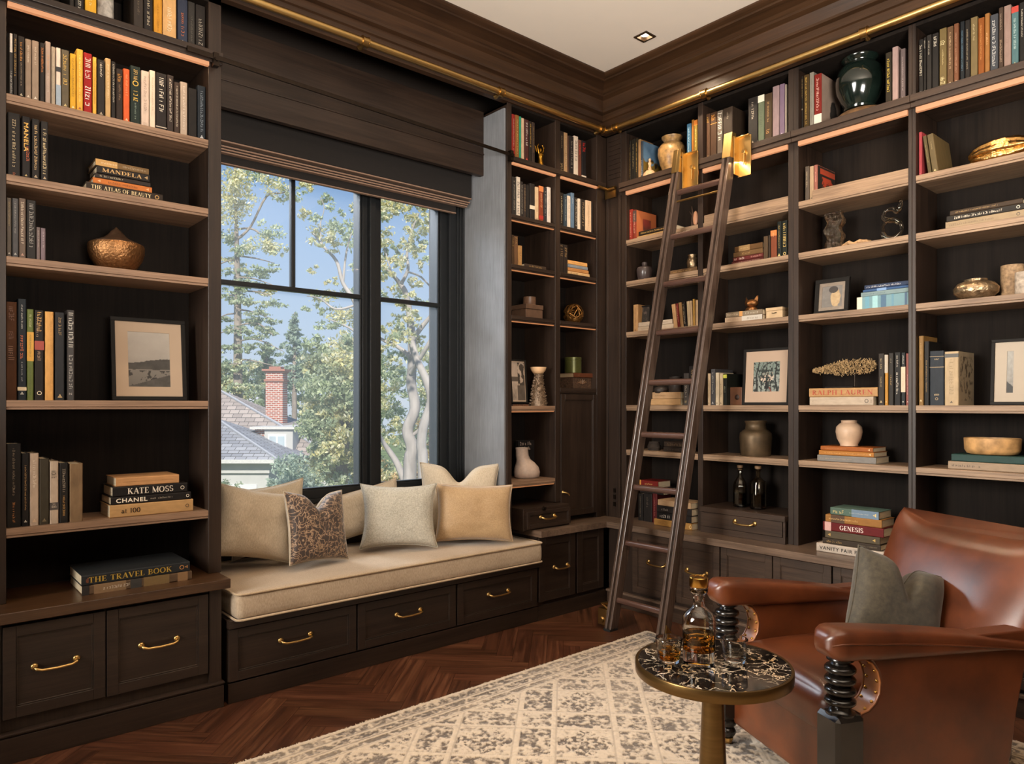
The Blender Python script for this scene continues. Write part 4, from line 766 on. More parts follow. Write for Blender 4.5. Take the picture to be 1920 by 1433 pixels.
stack('R', g8, .563, 'the stack beside armchair', 'tall stack behind the armchair', [
 (221, 905, 70, 'd0bfae', 'white book with bold black sans capitals', 'U 2a2622|.04 .83 .42|VANITY FAIR PORTRAITS', dict(D=.2)), (271, 742, 46, '3f3328', 'dark brown book', 's b08a50|.06 .35 .4; s 8a7a60|.7 .95 .2', dict(back=.012)), (292, 737, 62, '5f5340', 'olive grey book', 'd c8a458|.08 .2; d c8a458|.9 .2', dict(back=.014)),
 (270, 767, 72, '6e1e1e', 'dark red book with white serif capitals', 'T ecd8cc|.29 .68 .5|GENESIS; b c89a90|.03 .14', dict(back=.008, yaw=-.02)), (295, 752, 62, 'a8743a', 'tan book', 'b 4a3018|.1 .35; s e0b878|.06 .6 .25', dict(back=.012)), (334, 728, 60, '5f7668', 'green blue book with gold lettering', 'b 64788a|.45 1; s d0b878|.06 .3 .6; s c8c8b8|.4 .8 .15; d d8c080|.92 .25', dict(back=.02))], back=-.06)
row('R', f4, .563, 'on countertop behind ladder', 'dark books on the countertop behind the ladder', [(322, 358, 320, '211d1b', 'black book', 's 8a7a64|.1 .9 .2'), (362, 430, 320, '262220', 'broad black book', 's 7a6c58|.1 .5 .2'), (434, 472, 320, '5a1f20', 'dark red book', 's a06058|.1 .8 .3')], D=.15, back=.02)
stack('R', f4, .563, 'the countertop stack behind ladder', 'stack on the countertop behind the ladder', [
 (448, 745, 52, 'b58548', 'golden tan book', 's 7a5428|.1 .3 .3; r e0c088|.97 .25'), (470, 740, 54, '231f1e', 'black book with small white lettering', 's d0c8bc|.1 .4 .5', dict(back=.004)), (468, 742, 54, '2a2422', 'black book with pale mark', 's a8a098|.15 .35 .4', dict(back=.004)), (478, 738, 46, 'cda882', 'cream book', '', dict(back=.006))], back=-.05)
# ------------------------------------------------------------------ ornaments and pictures
def at(wall, crop, cx, z, back):
    on, S, rz, F = WALLS[wall]; p = on(crop[0]+cx/crop[2], crop[1], F+back); p.z = z+.0004
    return p, Vector(p).dot(FWD)/FOC/crop[2], rz          # place, metres per crop pixel, facing
def turned(name, label, cat, wall, crop, cx, z, back, prof, m, k=None, n=40, smooth=60, group=None, rough=0, sy=1, parent=None):
    """turned vessel; profile given in crop pixels (radius, height)"""
    p, s, rz = at(wall, crop, cx, z, back); mb = MB().lathe([(max(r*s, 1e-6), h*s) for r, h in prof], n=n, sy=sy)
    if rough:
        mb.v = [tuple(Vector((v[0], v[1], 0))*(1+rough*(nz(v[0]*60+9, v[1]*60+v[2]*40, v[2]*70)-.5)))[:2]+(v[2],) for v in mb.v]
    o = obj(name, mb, m, smooth=smooth); o.location = p; o.rotation_euler = (0, 0, rz); tag(o, label, cat, group); return o, s
HAM = mat('hammered_bronze', '9a6e46', .34, .85, .3, 90, bmp=.5); DBRZ = mat('dark_patina', '5a4332', .45, .5, .2, 60)
t, s = turned('bowl', 'hammered bronze bowl with pointed brown lid on left bookcase', 'bowl', 'W', c2, 948, LZ[2], .14,
    [(60, 0), (95, 4), (150, 45), (190, 110), (206, 170), (208, 215), (200, 232), (192, 232), (196, 200), (180, 120), (100, 30), (0, 20)], HAM)
obj('lid', MB().lathe([(q*s, h*s) for q, h in ((190, 226), (192, 236), (150, 256), (95, 280), (62, 310), (40, 340), (14, 362), (10, 370), (0, 374))], n=36), DBRZ, t, smooth=50)
MARB = mat('white_stone', 'b8aea2', .7, var=.35, scale=45, bmp=.6)
turned('stone_sculpture', 'rough white stone piece between books on left ledge', 'sculpture', 'W', c1, 902, 2.973, .13, [(62, 0), (66, 100), (60, 220), (64, 330), (56, 415), (0, 425)], MARB, rough=.25)
def picture(name, fn, w, h, parent, nx=72, ny=90, y=0, z=0, rough=.5):
    mb = MB(); mb.add([(w*(i/(nx-1)-.5), y, z+h*j/(ny-1)) for j in range(ny) for i in range(nx)], [(j*nx+i, j*nx+i+1, (j+1)*nx+i+1, (j+1)*nx+i) for j in range(ny-1) for i in range(nx-1)])
    u, v = np.meshgrid(np.linspace(0, 1, nx), np.linspace(0, 1, ny)); return obj(name, mb, vcol('print_paper', rough, .3), parent, colors=np.clip(fn(u, v), 0, 1).reshape(-1, 3))
def framed(label, wall, crop, x0, x1, yt, z, back, fw, mx, my, fn, fm, mm, lean=.10, inner=None):
    on, S, rz, F = WALLS[wall]; p0, p1 = on(crop[0]+x0/crop[2], crop[1]+yt/crop[2], F+back), on(crop[0]+x1/crop[2], crop[1]+yt/crop[2], F+back)
    w = abs(S(p1)-S(p0)); h = (p0.z+p1.z)/2-z; pc = (p0+p1)/2; pc.z = z+.0007+.021*math.sin(lean); k = w/(x1-x0); fw, mx, my = fw*k, mx*k, my*k
    t = thing('picture_frame', label, 'picture', pc, rot=(-lean, 0, rz)); mb = MB()
    for a, b in (((-w/2, 0), (w/2, fw)), ((-w/2, h-fw), (w/2, h)), ((-w/2, fw), (-w/2+fw, h-fw)), ((w/2-fw, fw), (w/2, h-fw))): mb.box((a[0], 0, a[1]), (b[0], .02, b[1]))
    obj('frame', mb, fm, t, bevel=.0015)
    obj('backing', MB().box((-w/2+fw*.6, .012, fw*.6), (w/2-fw*.6, .019, h-fw*.6)), fm, t)
    W, H = w-2*fw, h-2*fw; mb = MB()
    for a, b in (((-W/2, fw), (W/2, fw+my)), ((-W/2, fw+H-my), (W/2, fw+H)), ((-W/2, fw+my), (-W/2+mx, fw+H-my)), ((W/2-mx, fw+my), (W/2, fw+H-my))): mb.box((a[0], .008, a[1]), (b[0], .0105, b[1]))
    obj('mat_board', mb, mm, t); picture('print', fn, W-2*mx+.002, H-2*my+.002, t, y=.0107, z=fw+my-.001); return t
MATB = mat('mat_board_cream', 'b8a088', .9, var=.02, scale=5); FRB = mat('frame_black', '1c1916', .6, var=.1, scale=40, spec=.2)
def coast(u, v):
    n = vnoise(u*6, v*9, .3, 5); g = .30+.10*v+.10*(vnoise(u*3, v*5, 2.1)-.5); ridge = .40+.10*u+.05*vnoise(u*9, u*0, 1.1)
    g = np.where(v < ridge, .035+.05*n, g); g = np.where(v < .30+.03*n, .26-.12*(1-v), g); g = np.where((v < .30) & (n > .55), .04, g); g = np.where((v < .22*u+.02*n), .03+.08*n, g)
    return np.stack([g*1.05, g*.93, g*.8], -1)
framed('black framed coastal landscape photograph on the left bookcase', 'W', c3, 962, 1606, 350, LZ[3], .13, 36, 106, 92, coast, FRB, MATB)
# corner bookcase
GILT = mat('gilded_metal', 'c08a30', .28, .95, .25, 70, bmp=.3)
p, s, rz = at('W', e1, 540, 2.9015, .09); t = thing('statuette', 'small gilded winged figure statuette in the corner bookcase', 'statuette', p, rz); q = lambda *a: tuple(x*s for x in a)
mb = MB().lathe([(r*s, h*s) for r, h in ((36, 0), (38, 8), (34, 30), (28, 70), (20, 100), (24, 125), (27, 150), (20, 165), (8, 172), (9, 180), (13, 192), (10, 204), (0, 208))], n=20)
mb.v = [(x*(1+.16*math.sin(6*math.atan2(y, x)+z/s*.05)), y*(1+.16*math.sin(6*math.atan2(y, x)+z/s*.05)), z) for x, y, z in mb.v]; obj('body', mb, GILT, t, smooth=70)
mb = MB()
for d in (-1, 1):
    mb.tube([q(d*18, 0, 158), q(d*30, -5, 180), q(d*38, 0, 215), q(d*22, 0, 240)], [.008, .006, .005, .004], 8)
    mb.grid(lambda u, v: q(d*(14+48*u*(1-.4*v)), 8+4*math.sin(u*9), 150+85*u*(1-v)+28*v-30*v*(1-u)), 8, 6)
mb.ball(q(0, 0, 196), 12*s); obj('wings', mb, GILT, t, smooth=60)
BOXM = mat('brown_lacquer', '5c4434', .5, var=.15, scale=30); 
p, s, rz = at('W', e2, 432, CW[2], .13); t = thing('storage_box', 'dark brown lidded box on third shelf of corner bookcase', 'box', p, rz)
obj('body', MB().box((-102*s, -.06, 0), (102*s, .08, 88*s)), BOXM, t, bevel=.003); obj('lid', MB().box((-105*s, -.065, 89*s), (105*s, .085, 130*s)), BOXM, t, bevel=.003)
turned('pot', 'small brown pot on top of the dark lidded box', 'pot', 'W', e2, 442, CW[2]+131*s, .13, [(55, 0), (58, 4), (58, 74), (52, 74), (52, 10), (0, 8)], mat('brown_ceramic', '6b4f3c', .4, var=.2, scale=40))
p, s, rz = at('W', e2, 835, CW[2], .12); R = 94*s; mb = MB()
for i in range(16):
    M = Euler((random.uniform(0, 6), random.uniform(0, 6), 0)).to_matrix(); off = random.uniform(-.55, .55); rr = math.sqrt(1-off*off)
    mb.tube([M @ Vector((R*.94*rr*math.cos(2*PI*j/28), R*.94*rr*math.sin(2*PI*j/28), R*.94*off))+Vector((0, 0, R)) for j in range(28)], .0042, 6, closed=True)
o = obj('woven_ball', mb, mat('dark_brass_wire', '8a6030', .4, .8, .2, 60), smooth=60); o.location = p; tag(o, 'openwork metal ball in the right column of corner bookcase', 'ornament')
def street(u, v):
    n = vnoise(u*7, v*8, .9, 4); g = .42-.1*n; g = np.where((u > .5+.2*v*0) & (n > .42), .05, g); g = np.where((v < .62) & (v > .5) & (u < .5), .09, g); g = np.where((v < .36) & (u < .45), .35*n+.12, g); g = np.where((v < .4) & (u >= .45), .06+.06*n, g)
    return np.stack([g*1.1, g*.86, g*.68], -1)
framed('small black framed townscape photograph leaning in the corner bookcase', 'W', e3, 287, 432, 118, 1.341+.0165, .06, 10, 3, 8, street, FRB, MATB, lean=.08)
p, s, rz = at('W', e3, 522, 1.341, .06); t = thing('candle_holder', 'encrusted column holder with pale bowl top beside the townscape photo', 'candle holder', p, rz)
mb = MB().lathe([(r*s, h*s) for r, h in ((76, 0), (74, 20), (60, 110), (45, 190), (36, 250), (40, 282), (0, 284))], n=24); mb.v = [v for v in mb.v]
for i in range(330):
    h = random.uniform(14, 280)*s; r = (74-40*min(1, h/(250*s)))*s; a = random.uniform(0, 2*PI); c = Vector((r*math.cos(a), r*math.sin(a), h)); d = Vector((math.cos(a), math.sin(a), random.uniform(-.2, .8))).normalized(); k = d.orthogonal().normalized()*.006
    mb.add([c-k, c+k, c+d*random.uniform(.008, .016), c+d.cross(k)], [(0, 1, 2), (1, 3, 2), (3, 0, 2)])
obj('column', mb, mat('encrusted_shell', '75604c', .4, .3, .5, 160), t)
obj('bowl', MB().lathe([(r*s, h*s) for r, h in ((10, 284), (44, 290), (66, 318), (74, 346), (70, 346), (58, 316), (0, 300))], n=30), mat('alabaster', 'e2b88c', .5, var=.1, scale=20), t, smooth=60)
p, s, rz = at('W', e3, 852, 1.461, .12); t = thing('storage_box', 'ornate brown box beneath leather book, right column of corner bookcase', 'box', p, rz)
mb = MB().box((-116*s, -.07, 0), (116*s, .07, 96*s)); obj('body', mb, mat('carved_box', '4a3526', .6, var=.6, scale=70, bmp=.6), t, bevel=.002)
mb = MB()
for i in range(7): a = PI*(i-3)/8; mb.tube([(0, -.0705, 40*s), (26*s*math.sin(a)*1.5, -.0715, 40*s+26*s*math.cos(a)), (40*s*math.sin(a)*1.7, -.0705, 40*s+44*s*math.cos(a))], [.002, .004, .001], 5)
obj('relief', mb, mat('carved_relief', '7a5c44', .5, var=.3, scale=60), t, smooth=60)
q = book(40*s-.001, 236*s, .15, '5a3220', 's 8a6044|.2 .3 .6', 0, PAGESD, 'brown leather book lying on the ornate carved box'); q.location = p+Vector((118*s, -.08, 96.5*s+20*s)); q.rotation_euler = (0, -PI/2, rz)
turned('round_box', 'round green box on the leather book in the corner bookcase', 'box', 'W', e3, 833, 1.461+137*s+.001, .12, [(74, 0), (76, 2), (76, 112), (74, 114), (74, 118), (77, 118), (77, 138), (74, 140), (0, 140)], mat('green_gold_lacquer', '55562c', .35, .4, .3, 14), smooth=35)
p, s, rz = at('W', e3, 420, .864, .14); pr = ((100, 0, 0), (122, 12, 0), (128, 50, 0), (118, 95, -4), (92, 135, -18), (70, 165, -40), (63, 200, -56), (60, 250, -60), (66, 270, -60), (60, 272, -60), (54, 250, -60), (50, 200, -56)); mb = MB()
mb.grid(lambda u, v: ((pr[round(v*11)][0]*math.cos(2*PI*u)+pr[round(v*11)][2])*s, pr[round(v*11)][0]*s*math.sin(2*PI*u)*.8, pr[round(v*11)][1]*s), 40, 12, wu=True)
mb.add([(100*s*math.cos(2*PI*i/40), 80*s*math.sin(2*PI*i/40), 0) for i in range(40)], [tuple(range(40))])
o = obj('vase', mb, mat('white_crackle_glaze', 'c9b3a4', .4, var=.08, scale=60), smooth=70); o.location = p; tag(o, 'squat white vase with offset neck above the drawer box', 'vase')
p, s, rz = at('W', e3, 518, .864, .19); W_, H_ = 190*s, 318*s
q = book(.03, H_, W_, '1f1b1a', '', 1, PAGES, 'black book facing out beside the squat white vase'); q.location = (3.316-W_, p.y+.02, .8662); q.rotation_euler = (0, 0, -PI/2)
mb = MB()
for txt, z, w in ((8, .87, .74), (9, .74, .66)):
    vs, fs, x = scribble(txt, _rb); mb.add([(.0155, W_*(.1+w*v.x/x), H_*(z+.09*v.y)) for v in vs], fs)
vs, fs, x = scribble(9, _rb); mb.add([(.0155, W_*(.3+.5*v.x/x), H_*(.04+.05*v.y)) for v in vs], fs)
obj('cover_lettering', mb, ink('d8c0ae'), q)
mb = MB().add([(.0152, W_*y, H_*z) for y, z in ((.2, .14), (.8, .14), (.72, .42), (.6, .5), (.58, .6), (.5, .66), (.42, .6), (.4, .5), (.26, .4))], [tuple(range(9))]); obj('cover_figure', mb, ink('5a4a40'), q)
# --- shelf wall
turned('urn', 'speckled tan urn with dark lip behind left ladder top', 'urn', 'R', f1, 628, LR, .15, [(58, 0), (62, 6), (100, 110), (120, 190), (116, 240), (92, 275), (62, 292), (66, 302), (86, 326), (88, 336), (80, 338), (56, 310), (0, 300)], mat('speckled_glaze', '9a7648', .35, var=.55, scale=38, bmp=.15))
p, s, rz = at('R', f1, 440, LR, .05); t = thing('lidded_dish', 'small tan dome with figure finial before the painted book', 'dish', p, rz); TERR = mat('terracotta_pale', 'b08c68', .6, var=.2, scale=60)
obj('dome', MB().lathe([(r*s, h*s) for r, h in ((58, 0), (60, 14), (52, 40), (30, 62), (8, 72), (0, 73))], n=26), TERR, t, smooth=60)
obj('finial', MB().lathe([(r*s, h*s) for r, h in ((14, 70), (16, 80), (9, 100), (15, 125), (8, 140), (11, 150), (10, 162), (0, 168))], n=14), TERR, t, smooth=60)
p, s, rz = at('R', g5, 575, LR, .112); mb = MB()
mb.lathe([(r*s, h*s) for r, h in ((200, 0), (206, 10), (196, 40), (150, 70), (120, 80), (0, 80))], n=36, sy=.7); mb.v = [(x*(1+.1*(nz(x*14+3, y*14)-.5)), y, z) for x, y, z in mb.v]
o = obj('wood_stand', mb, mat('rough_wood', '5f4428', .8, var=.35, scale=40, bmp=.5), smooth=50); o.location = p; o.rotation_euler = (0, 0, rz); tag(o, 'rough brown wood stand beneath the dark green jar', 'stand')
t, _ = turned('jar', 'big dark green glazed jar on a wood stand', 'jar', 'R', g5, 575, LR+80.5*s, .112, [(118, 0), (122, 14), (108, 20), (140, 70), (176, 160), (182, 240), (165, 320), (125, 365), (112, 376), (116, 388), (136, 404), (138, 418), (124, 424), (104, 400), (0, 380)], mat('dark_green_glaze', '0f1814', .1, 0, .5, 10, spec=.7, coat=.6), n=48)
p, s, rz = at('R', g5, 1728, RZ[0], .14); mb = MB()
def gold(u, v):
    a, b = 2*PI*u, PI*(v-.5); r = 1+.05*math.sin(9*a)*math.cos(b)+.12*(nz(u*22, v*14, 2)-.5); e = 1-.22*math.exp(-((math.sin(a)*math.cos(b)+.12)/.07)**2)
    return (232*s*math.sin(b)*r, 95*s*math.cos(b)*math.cos(a)*r*e, 105*s+108*s*math.cos(b)*math.sin(a)*r*e)
mb.grid(gold, 72, 34, wu=True); o = obj('sculpture', mb, mat('gilded_leaf', 'c49c60', .26, 1, .25, 50, bmp=.4), smooth=80); o.location = p+Vector((0, 0, .004)); o.rotation_euler = (0, -.02, rz); tag(o, 'gilded oval pod-like sculpture at the upper right', 'sculpture')
GLS = glassmat('clear_glass', 'f6f2ea'); GLT = glassmat('tinted_cast_glass', 'fbf0e2', .08, bmp=.9)
p, s, rz = at('R', g6, 370, RZ[1], .12); mb = MB()
def gb(u, v):
    a = 2*PI*u; x, y = math.cos(a), math.sin(a); q = max(abs(x), abs(y)); x, y = x/q, y/q; w = 1+.16*math.sin(v*17+1.3*x)+.1*(nz(u*20, v*14, 1)-.5)
    return ((62*x*w+6*math.sin(v*9))*s, 34*s*y*w, 318*s*v)
mb.grid(gb, 48, 40, wu=True); o = obj('glass_block', mb, GLT, smooth=70)
b = bmesh.new(); b.from_mesh(o.data); bmesh.ops.holes_fill(b, edges=b.edges); bmesh.ops.recalc_face_normals(b, faces=b.faces); b.to_mesh(o.data); b.free(); o.location = p; o.rotation_euler = (0, 0, rz); tag(o, 'upright wavy cast glass block on the middle bookcase', 'ornament')
p, s, rz = at('R', g6, 585, RZ[1], .1); mb = MB(); DRIFT = mat('driftwood', 'a88560', .85, var=.4, scale=60, bmp=.5)
for i in range(9):
    a = random.uniform(-.35, .35); x = random.uniform(-90, 60); pts = []
    for j in range(7): f = j/6; pts.append(((x-80+160*f*(1-abs(x)/200))*s, (.02*math.sin(a*8)+a*(f-.5)*.14), (16+28*math.sin(PI*f)*random.uniform(.5, 1.0))*s))
    mb.tube(pts, [9*s, 15*s, 17*s, 18*s, 16*s, 12*s, 5*s], 8)
o = obj('driftwood', mb, DRIFT, smooth=60); o.location = p; o.rotation_euler = (0, 0, rz); tag(o, 'small knotty driftwood lying between glass block and glass knot', 'driftwood')
p, s, rz = at('R', g6, 846, RZ[1], .08); p.z += .005; pts = [(-85, 0, 70), (-60, 10, 25), (0, 12, 18), (55, 5, 50), (66, -8, 105), (30, -16, 150), (-35, -14, 160), (-78, -4, 195), (-62, 8, 245), (-10, 14, 252), (30, 4, 225), (52, -10, 250), (62, -4, 290), (46, 4, 315)]
mb = MB(); sm = []
for i in range(len(pts)-1):
    P = [Vector(pts[max(0, min(len(pts)-1, i+k))]) for k in (-1, 0, 1, 2)]
    for f in (0, .25, .5, .75): sm.append(.5*((2*P[1])+(P[2]-P[0])*f+(2*P[0]-5*P[1]+4*P[2]-P[3])*f*f+(3*P[1]-P[0]-3*P[2]+P[3])*f**3))
mb.tube([v*s for v in sm], [s*(17+5*math.sin(i*.35)) for i in range(len(sm))], 14); mb.tube([v*s for v in (Vector((-80, 0, 75)), Vector((-70, -20, 130)), Vector((-20, -26, 165)), Vector((50, -12, 120)))], [11*s, 13*s, 14*s, 12*s], 12)
o = obj('glass_knot', mb, GLS, smooth=80); o.location = p; o.rotation_euler = (0, 0, rz); tag(o, 'looping clear glass knot sculpture beside the divider', 'sculpture')
def portrait(u, v):
    n = vnoise(u*5, v*6, 1.7, 4); g = .14+.1*n; f = (np.hypot((u-.66)/.3, (v-.42)/.5) < .8+.35*(n-.5)); r, gg, bb = np.where(f, .62-.35*n, g), np.where(f, .46-.3*n, g*.9), np.where(f, .27-.2*n, g*.8)
    h = np.hypot((u-.55)/.22, (v-.82)/.16) < 1; r, gg, bb = np.where(h, .06, r), np.where(h, .05, gg), np.where(h, .045, bb); return np.stack([r, gg, bb], -1)
SILV = mat('silver_frame', 'b0a090', .35, .85, .1, 40)
framed('small black and silver framed figure photograph, middle bookcase', 'R', g6, 197, 474, 1050, RZ[2], .1, 32, 24, 28, portrait, FRB, SILV, lean=.12)
MERC = mat('mercury_glass', 'a58d6e', .28, .85, .6, 42, bmp=.7)
p, s, rz = at('R', g6, 1514, RZ[2], .11); mb = MB().lathe([(r*s, h*s) for r, h in ((80, 0), (110, 10), (158, 60), (162, 100), (130, 140), (82, 158), (84, 172), (76, 174), (70, 156), (0, 150))], n=44, sy=.9)
mb.v = [(x*(1+.05*math.cos(3*math.atan2(y, x))), y, z) for x, y, z in mb.v]; o = obj('vase', mb, MERC, smooth=70); o.location = p; o.rotation_euler = (0, 0, rz); tag(o, 'low bulbous mottled silver gold vase, rightmost bookcase', 'vase')
turned('vase', 'tall cylindrical brown stone vase, rightmost bookcase', 'vase', 'R', g6, 1822, RZ[2], .18, [(84, 0), (86, 3), (86, 272), (78, 274), (78, 40), (0, 36)], mat('speckled_stone', '9a7c5c', .7, var=.45, scale=60))
turned('vase', 'shorter pale grey cylindrical vase at the right edge', 'vase', 'R', g6, 1915, RZ[2], .06, [(64, 0), (66, 3), (66, 182), (60, 184), (60, 30), (0, 28)], mat('grey_stone', 'a39484', .75, var=.35, scale=70))
p, s, rz = at('R', g7, 440, CORALZ, .1); t = thing('coral_sculpture', 'spiky branch coral mounted on a thin stand', 'sculpture', p, rz)
obj('base', MB().box((-120*s, -.05, 0), (110*s, .05, 10*s)), FRB, t, bevel=.002); obj('rod', MB().tube([(92*s, 0, 8*s), (92*s, 0, 130*s)], .004, 10), BRONZE, t, smooth=60); mb = MB()
for i in range(1500):
    f = random.random(); x = (-255+510*f); hw = 58*min(1, (f*2.2)**.8)*min(1, ((1-f)*9)**.5)+6; a = random.uniform(0, 2*PI); rr = math.sqrt(random.random())
    c = Vector((x*s, .9*hw*rr*math.cos(a)*s, (148+28*f+hw*rr*math.sin(a))*s)); d = Vector((random.gauss(.1, .7), random.gauss(0, 1)*.8, random.gauss(0, 1))).normalized()
    mb.tube([c, c+d*random.uniform(7, 17)*s], [3.2*s, 1.4*s], 4, caps=False)
obj('coral', mb, mat('coral_tan', 'b39468', .8, var=.45, scale=40), t, smooth=60)
def sea(u, v):
    n = vnoise(u*3, v*14, .4, 4); g = .18+.2*(n-.3)+.12*v; land = v < .24*(1-u*.5)+.07*vnoise(u*8, u*0, 3); g = np.where(v < .3, .22+.15*(n-.5), g); g = np.where(land, .02+.03*n, g); return np.stack([g*1.03, g*.96, g*.85], -1)
framed('black framed seascape photograph at the right edge', 'R', g7, 1632, 1946, 240, RZ[3], .1, 30, 100, 88, sea, FRB, mat('mat_board_white', 'b3a594', .9, var=.02, scale=5), lean=.08)
turned('jar', 'small round cream jar on orange books', 'jar', 'R', g7, 486, CREAMZ, .1, [(66, 0), (70, 4), (66, 12), (90, 60), (101, 115), (96, 155), (72, 182), (58, 190), (61, 208), (54, 210), (50, 190), (0, 180)], mat('cream_glaze', 'c2a286', .42, var=.14, scale=12))
turned('bowl', 'shallow veined tan stone bowl on the green book', 'bowl', 'R', g7, 1652, BOWLZ, .11, [(150, 0), (180, 8), (198, 40), (203, 132), (196, 135), (188, 60), (150, 25), (0, 20)], mat('veined_stone', 'b58a58', .5, var=.4, scale=24), n=48, sy=.7)
p, s, rz = at('R', g8, 1690, .563, .12); t = thing('stone_sculpture', 'pale stone interlocking sculpture showing above the armchair back', 'sculpture', p, rz); STO = mat('pale_travertine', 'c9b8a4', .8, var=.25, scale=45, bmp=.3)
for dx, dy, r, h in ((-95, 0, 48, 196), (20, 4, 66, 206), (105, 20, 40, 170)):
    mb = MB().lathe([(r*s, 0), (r*s, h*s), (r*s*.94, (h+4)*s), (0, (h+4)*s)], (dx*s, dy*s, 0), 22); obj('lobe', mb, STO, t, smooth=40)
obj('bridge', MB().box((-120*s, -22*s, 20*s), (90*s, 26*s, 150*s)), STO, t, bevel=.004)
p, s, rz = at('R', f2, 798, RZ[0], .05); p.z += .002; t = thing('twig_sculpture', 'twig with pink shell oval beside the bookcase divider', 'ornament', p, rz)
mb = MB().tube([(0, 0, 0), (-4*s, 0, 60*s), (4*s, 0, 110*s), (-6*s, 0, 180*s)], [10*s, 7*s, 6*s, 2*s], 7); mb.tube([(0, 0, 100*s), (-30*s, 0, 140*s)], [5*s, 1.5*s], 6); mb.tube([(2*s, 0, 20*s), (30*s, 0, 10*s), (60*s, 0, 14*s)], [9*s, 7*s, 3*s], 6); obj('twig', mb, mat('dark_twig', '3e2a1c', .8, var=.3), t, smooth=60)
obj('shell', MB().ball((28*s, .004, 72*s), 25*s, 12*s, 62*s, 20, 14), mat('pink_shell', 'c08a68', .4, var=.15, scale=20), t, smooth=70)
t, _ = turned('jug', 'dark grey jug with knob behind left ladder stile', 'jug', 'R', f2, 398, RZ[1], .09, [(48, 0), (54, 6), (66, 70), (68, 100), (58, 118), (30, 126), (22, 132), (24, 150), (22, 160), (0, 164)], mat('dark_grey_glaze', '463c3a', .3, var=.25, scale=20, coat=.3))
zt = stack('R', f2, RZ[1], 'shelf behind ladder beneath a mottled silver vase', 'flat book behind the ladder', [(612, 838, 38, '7a5c3e', 'thin tan book', 's b8925c|.1 .8 .3')], D=.14)
turned('vase', 'small mottled silver vase standing on thin tan book', 'vase', 'R', f2, 800, zt, .09, [(36, 0), (42, 8), (50, 50), (44, 84), (36, 96), (42, 116), (38, 118), (30, 96), (0, 90)], MERC)
framed('small dark framed flower picture standing on pale books', 'R', f2, 345, 436, 1045, RZ[2]+.0405+.0155, .06, 7, 2, 2, lambda u, v: np.stack([.03+.18*np.maximum(0, vnoise(u*5, v*5, .2)-.5)*2, .025+.12*np.maximum(0, vnoise(u*5, v*5, .2)-.5)*2, .02+.1*np.maximum(0, vnoise(u*5, v*5, .2)-.5)*2], -1), FRB, FRB, lean=.1)
# bronze animal head
p, s, rz = at('R', f2, 1296, FOXZ, .07); t = thing('animal_bust', 'small bronze fox head ornament on two pale books', 'ornament', p, rz); FOX = mat('bronze_figure', '8a5f3a', .32, .85, .25, 50); mb = MB()
def fox(u, v):
    a = 2*PI*u; b = PI*(v-.5); x, y, z = math.cos(b)*math.cos(a), math.cos(b)*math.sin(a), math.sin(b); sn = max(0, -y)**4*max(0, 1-abs(x)*1.5)
    return (58*s*x*(1+.12*z), (44*y-30*sn)*s, (60+36*z-12*sn)*s)
mb.grid(fox, 36, 20, wu=True); obj('head', mb, FOX, t, smooth=80); obj('base', MB().lathe([(r*s, h*s) for r, h in ((48, 0), (52, 6), (44, 24), (30, 34))], n=24), FOX, t, smooth=60)
for d in (-1, 1):
    mb = MB().add([(d*24*s, -10*s, 84*s), (d*58*s, -6*s, 74*s), (d*56*s, 12*s, 124*s), (d*40*s, 14*s, 78*s), (d*50*s, -2*s, 122*s)], [(0, 1, 4), (1, 3, 2), (3, 0, 4), (1, 2, 4), (3, 4, 2), (0, 3, 1)]); obj('ear', mb, FOX, t, smooth=60)
mb = MB()
for d in (-1, 1): mb.ball((d*20*s, -36*s, 70*s), 4*s)
mb.ball((0, -72*s, 48*s), 5*s); obj('face', mb, BRONZE, t, smooth=60)
p, s, rz = at('R', f2, 1522, RZ[2], .09); t = thing('storage_box', 'small white box with dark clasp beside the fox head', 'box', p, rz)
obj('body', MB().box((-74*s, -.05, 0), (74*s, .06, 66*s)), mat('cream_box', 'b89c78', .6, var=.08), t, bevel=.002); obj('lid', MB().box((-75*s, -.052, 66.5*s), (75*s, .062, 92*s)), mat('cream_box', 'b89c78'), t, bevel=.002)
obj('clasp', MB().tube([(-18*s, -.053, 46*s), (0, -.058, 42*s), (24*s, -.053, 48*s)], .0022, 6), BRONZE, t, smooth=60)
cz = RZ[3]+.0004+(56+52)/4.479*4.05/FOC+.0015
turned('bowl', 'dark low bowl of leaves on cream books behind ladder', 'bowl', 'R', f3, 535, cz, .07, [(30, 0), (52, 8), (62, 34), (48, 54), (20, 64), (0, 66)], mat('dark_bowl', '2e2723', .5, var=.3, scale=40), rough=.2)
turned('pot', 'dark lidded pot on cream books behind ladder rung', 'pot', 'R', f3, 655, cz, .1, [(44, 0), (56, 10), (60, 60), (66, 78), (66, 90), (58, 96), (50, 112), (50, 130), (56, 134), (56, 142), (0, 146)], mat('dark_pot', '332c28', .4, var=.2, scale=30), sy=.8)
p, s, rz = at('R', f3, 1186, RZ[3], .10); t = thing('storage_box', 'brown wooden box with round emblem beside the woodland print', 'box', p, rz)
obj('body', MB().box((-56*s, -.03, 0), (56*s, .06, 150*s)), mat('brown_box', '5d3a24', .5, var=.2, scale=20), t, bevel=.003); obj('emblem', MB().tube([(12*s, -.0305, 66*s), (12*s, -.034, 66*s)], [22*s, 16*s], 20), mat('emblem_dark', '2a1a12', .5), t, smooth=40)
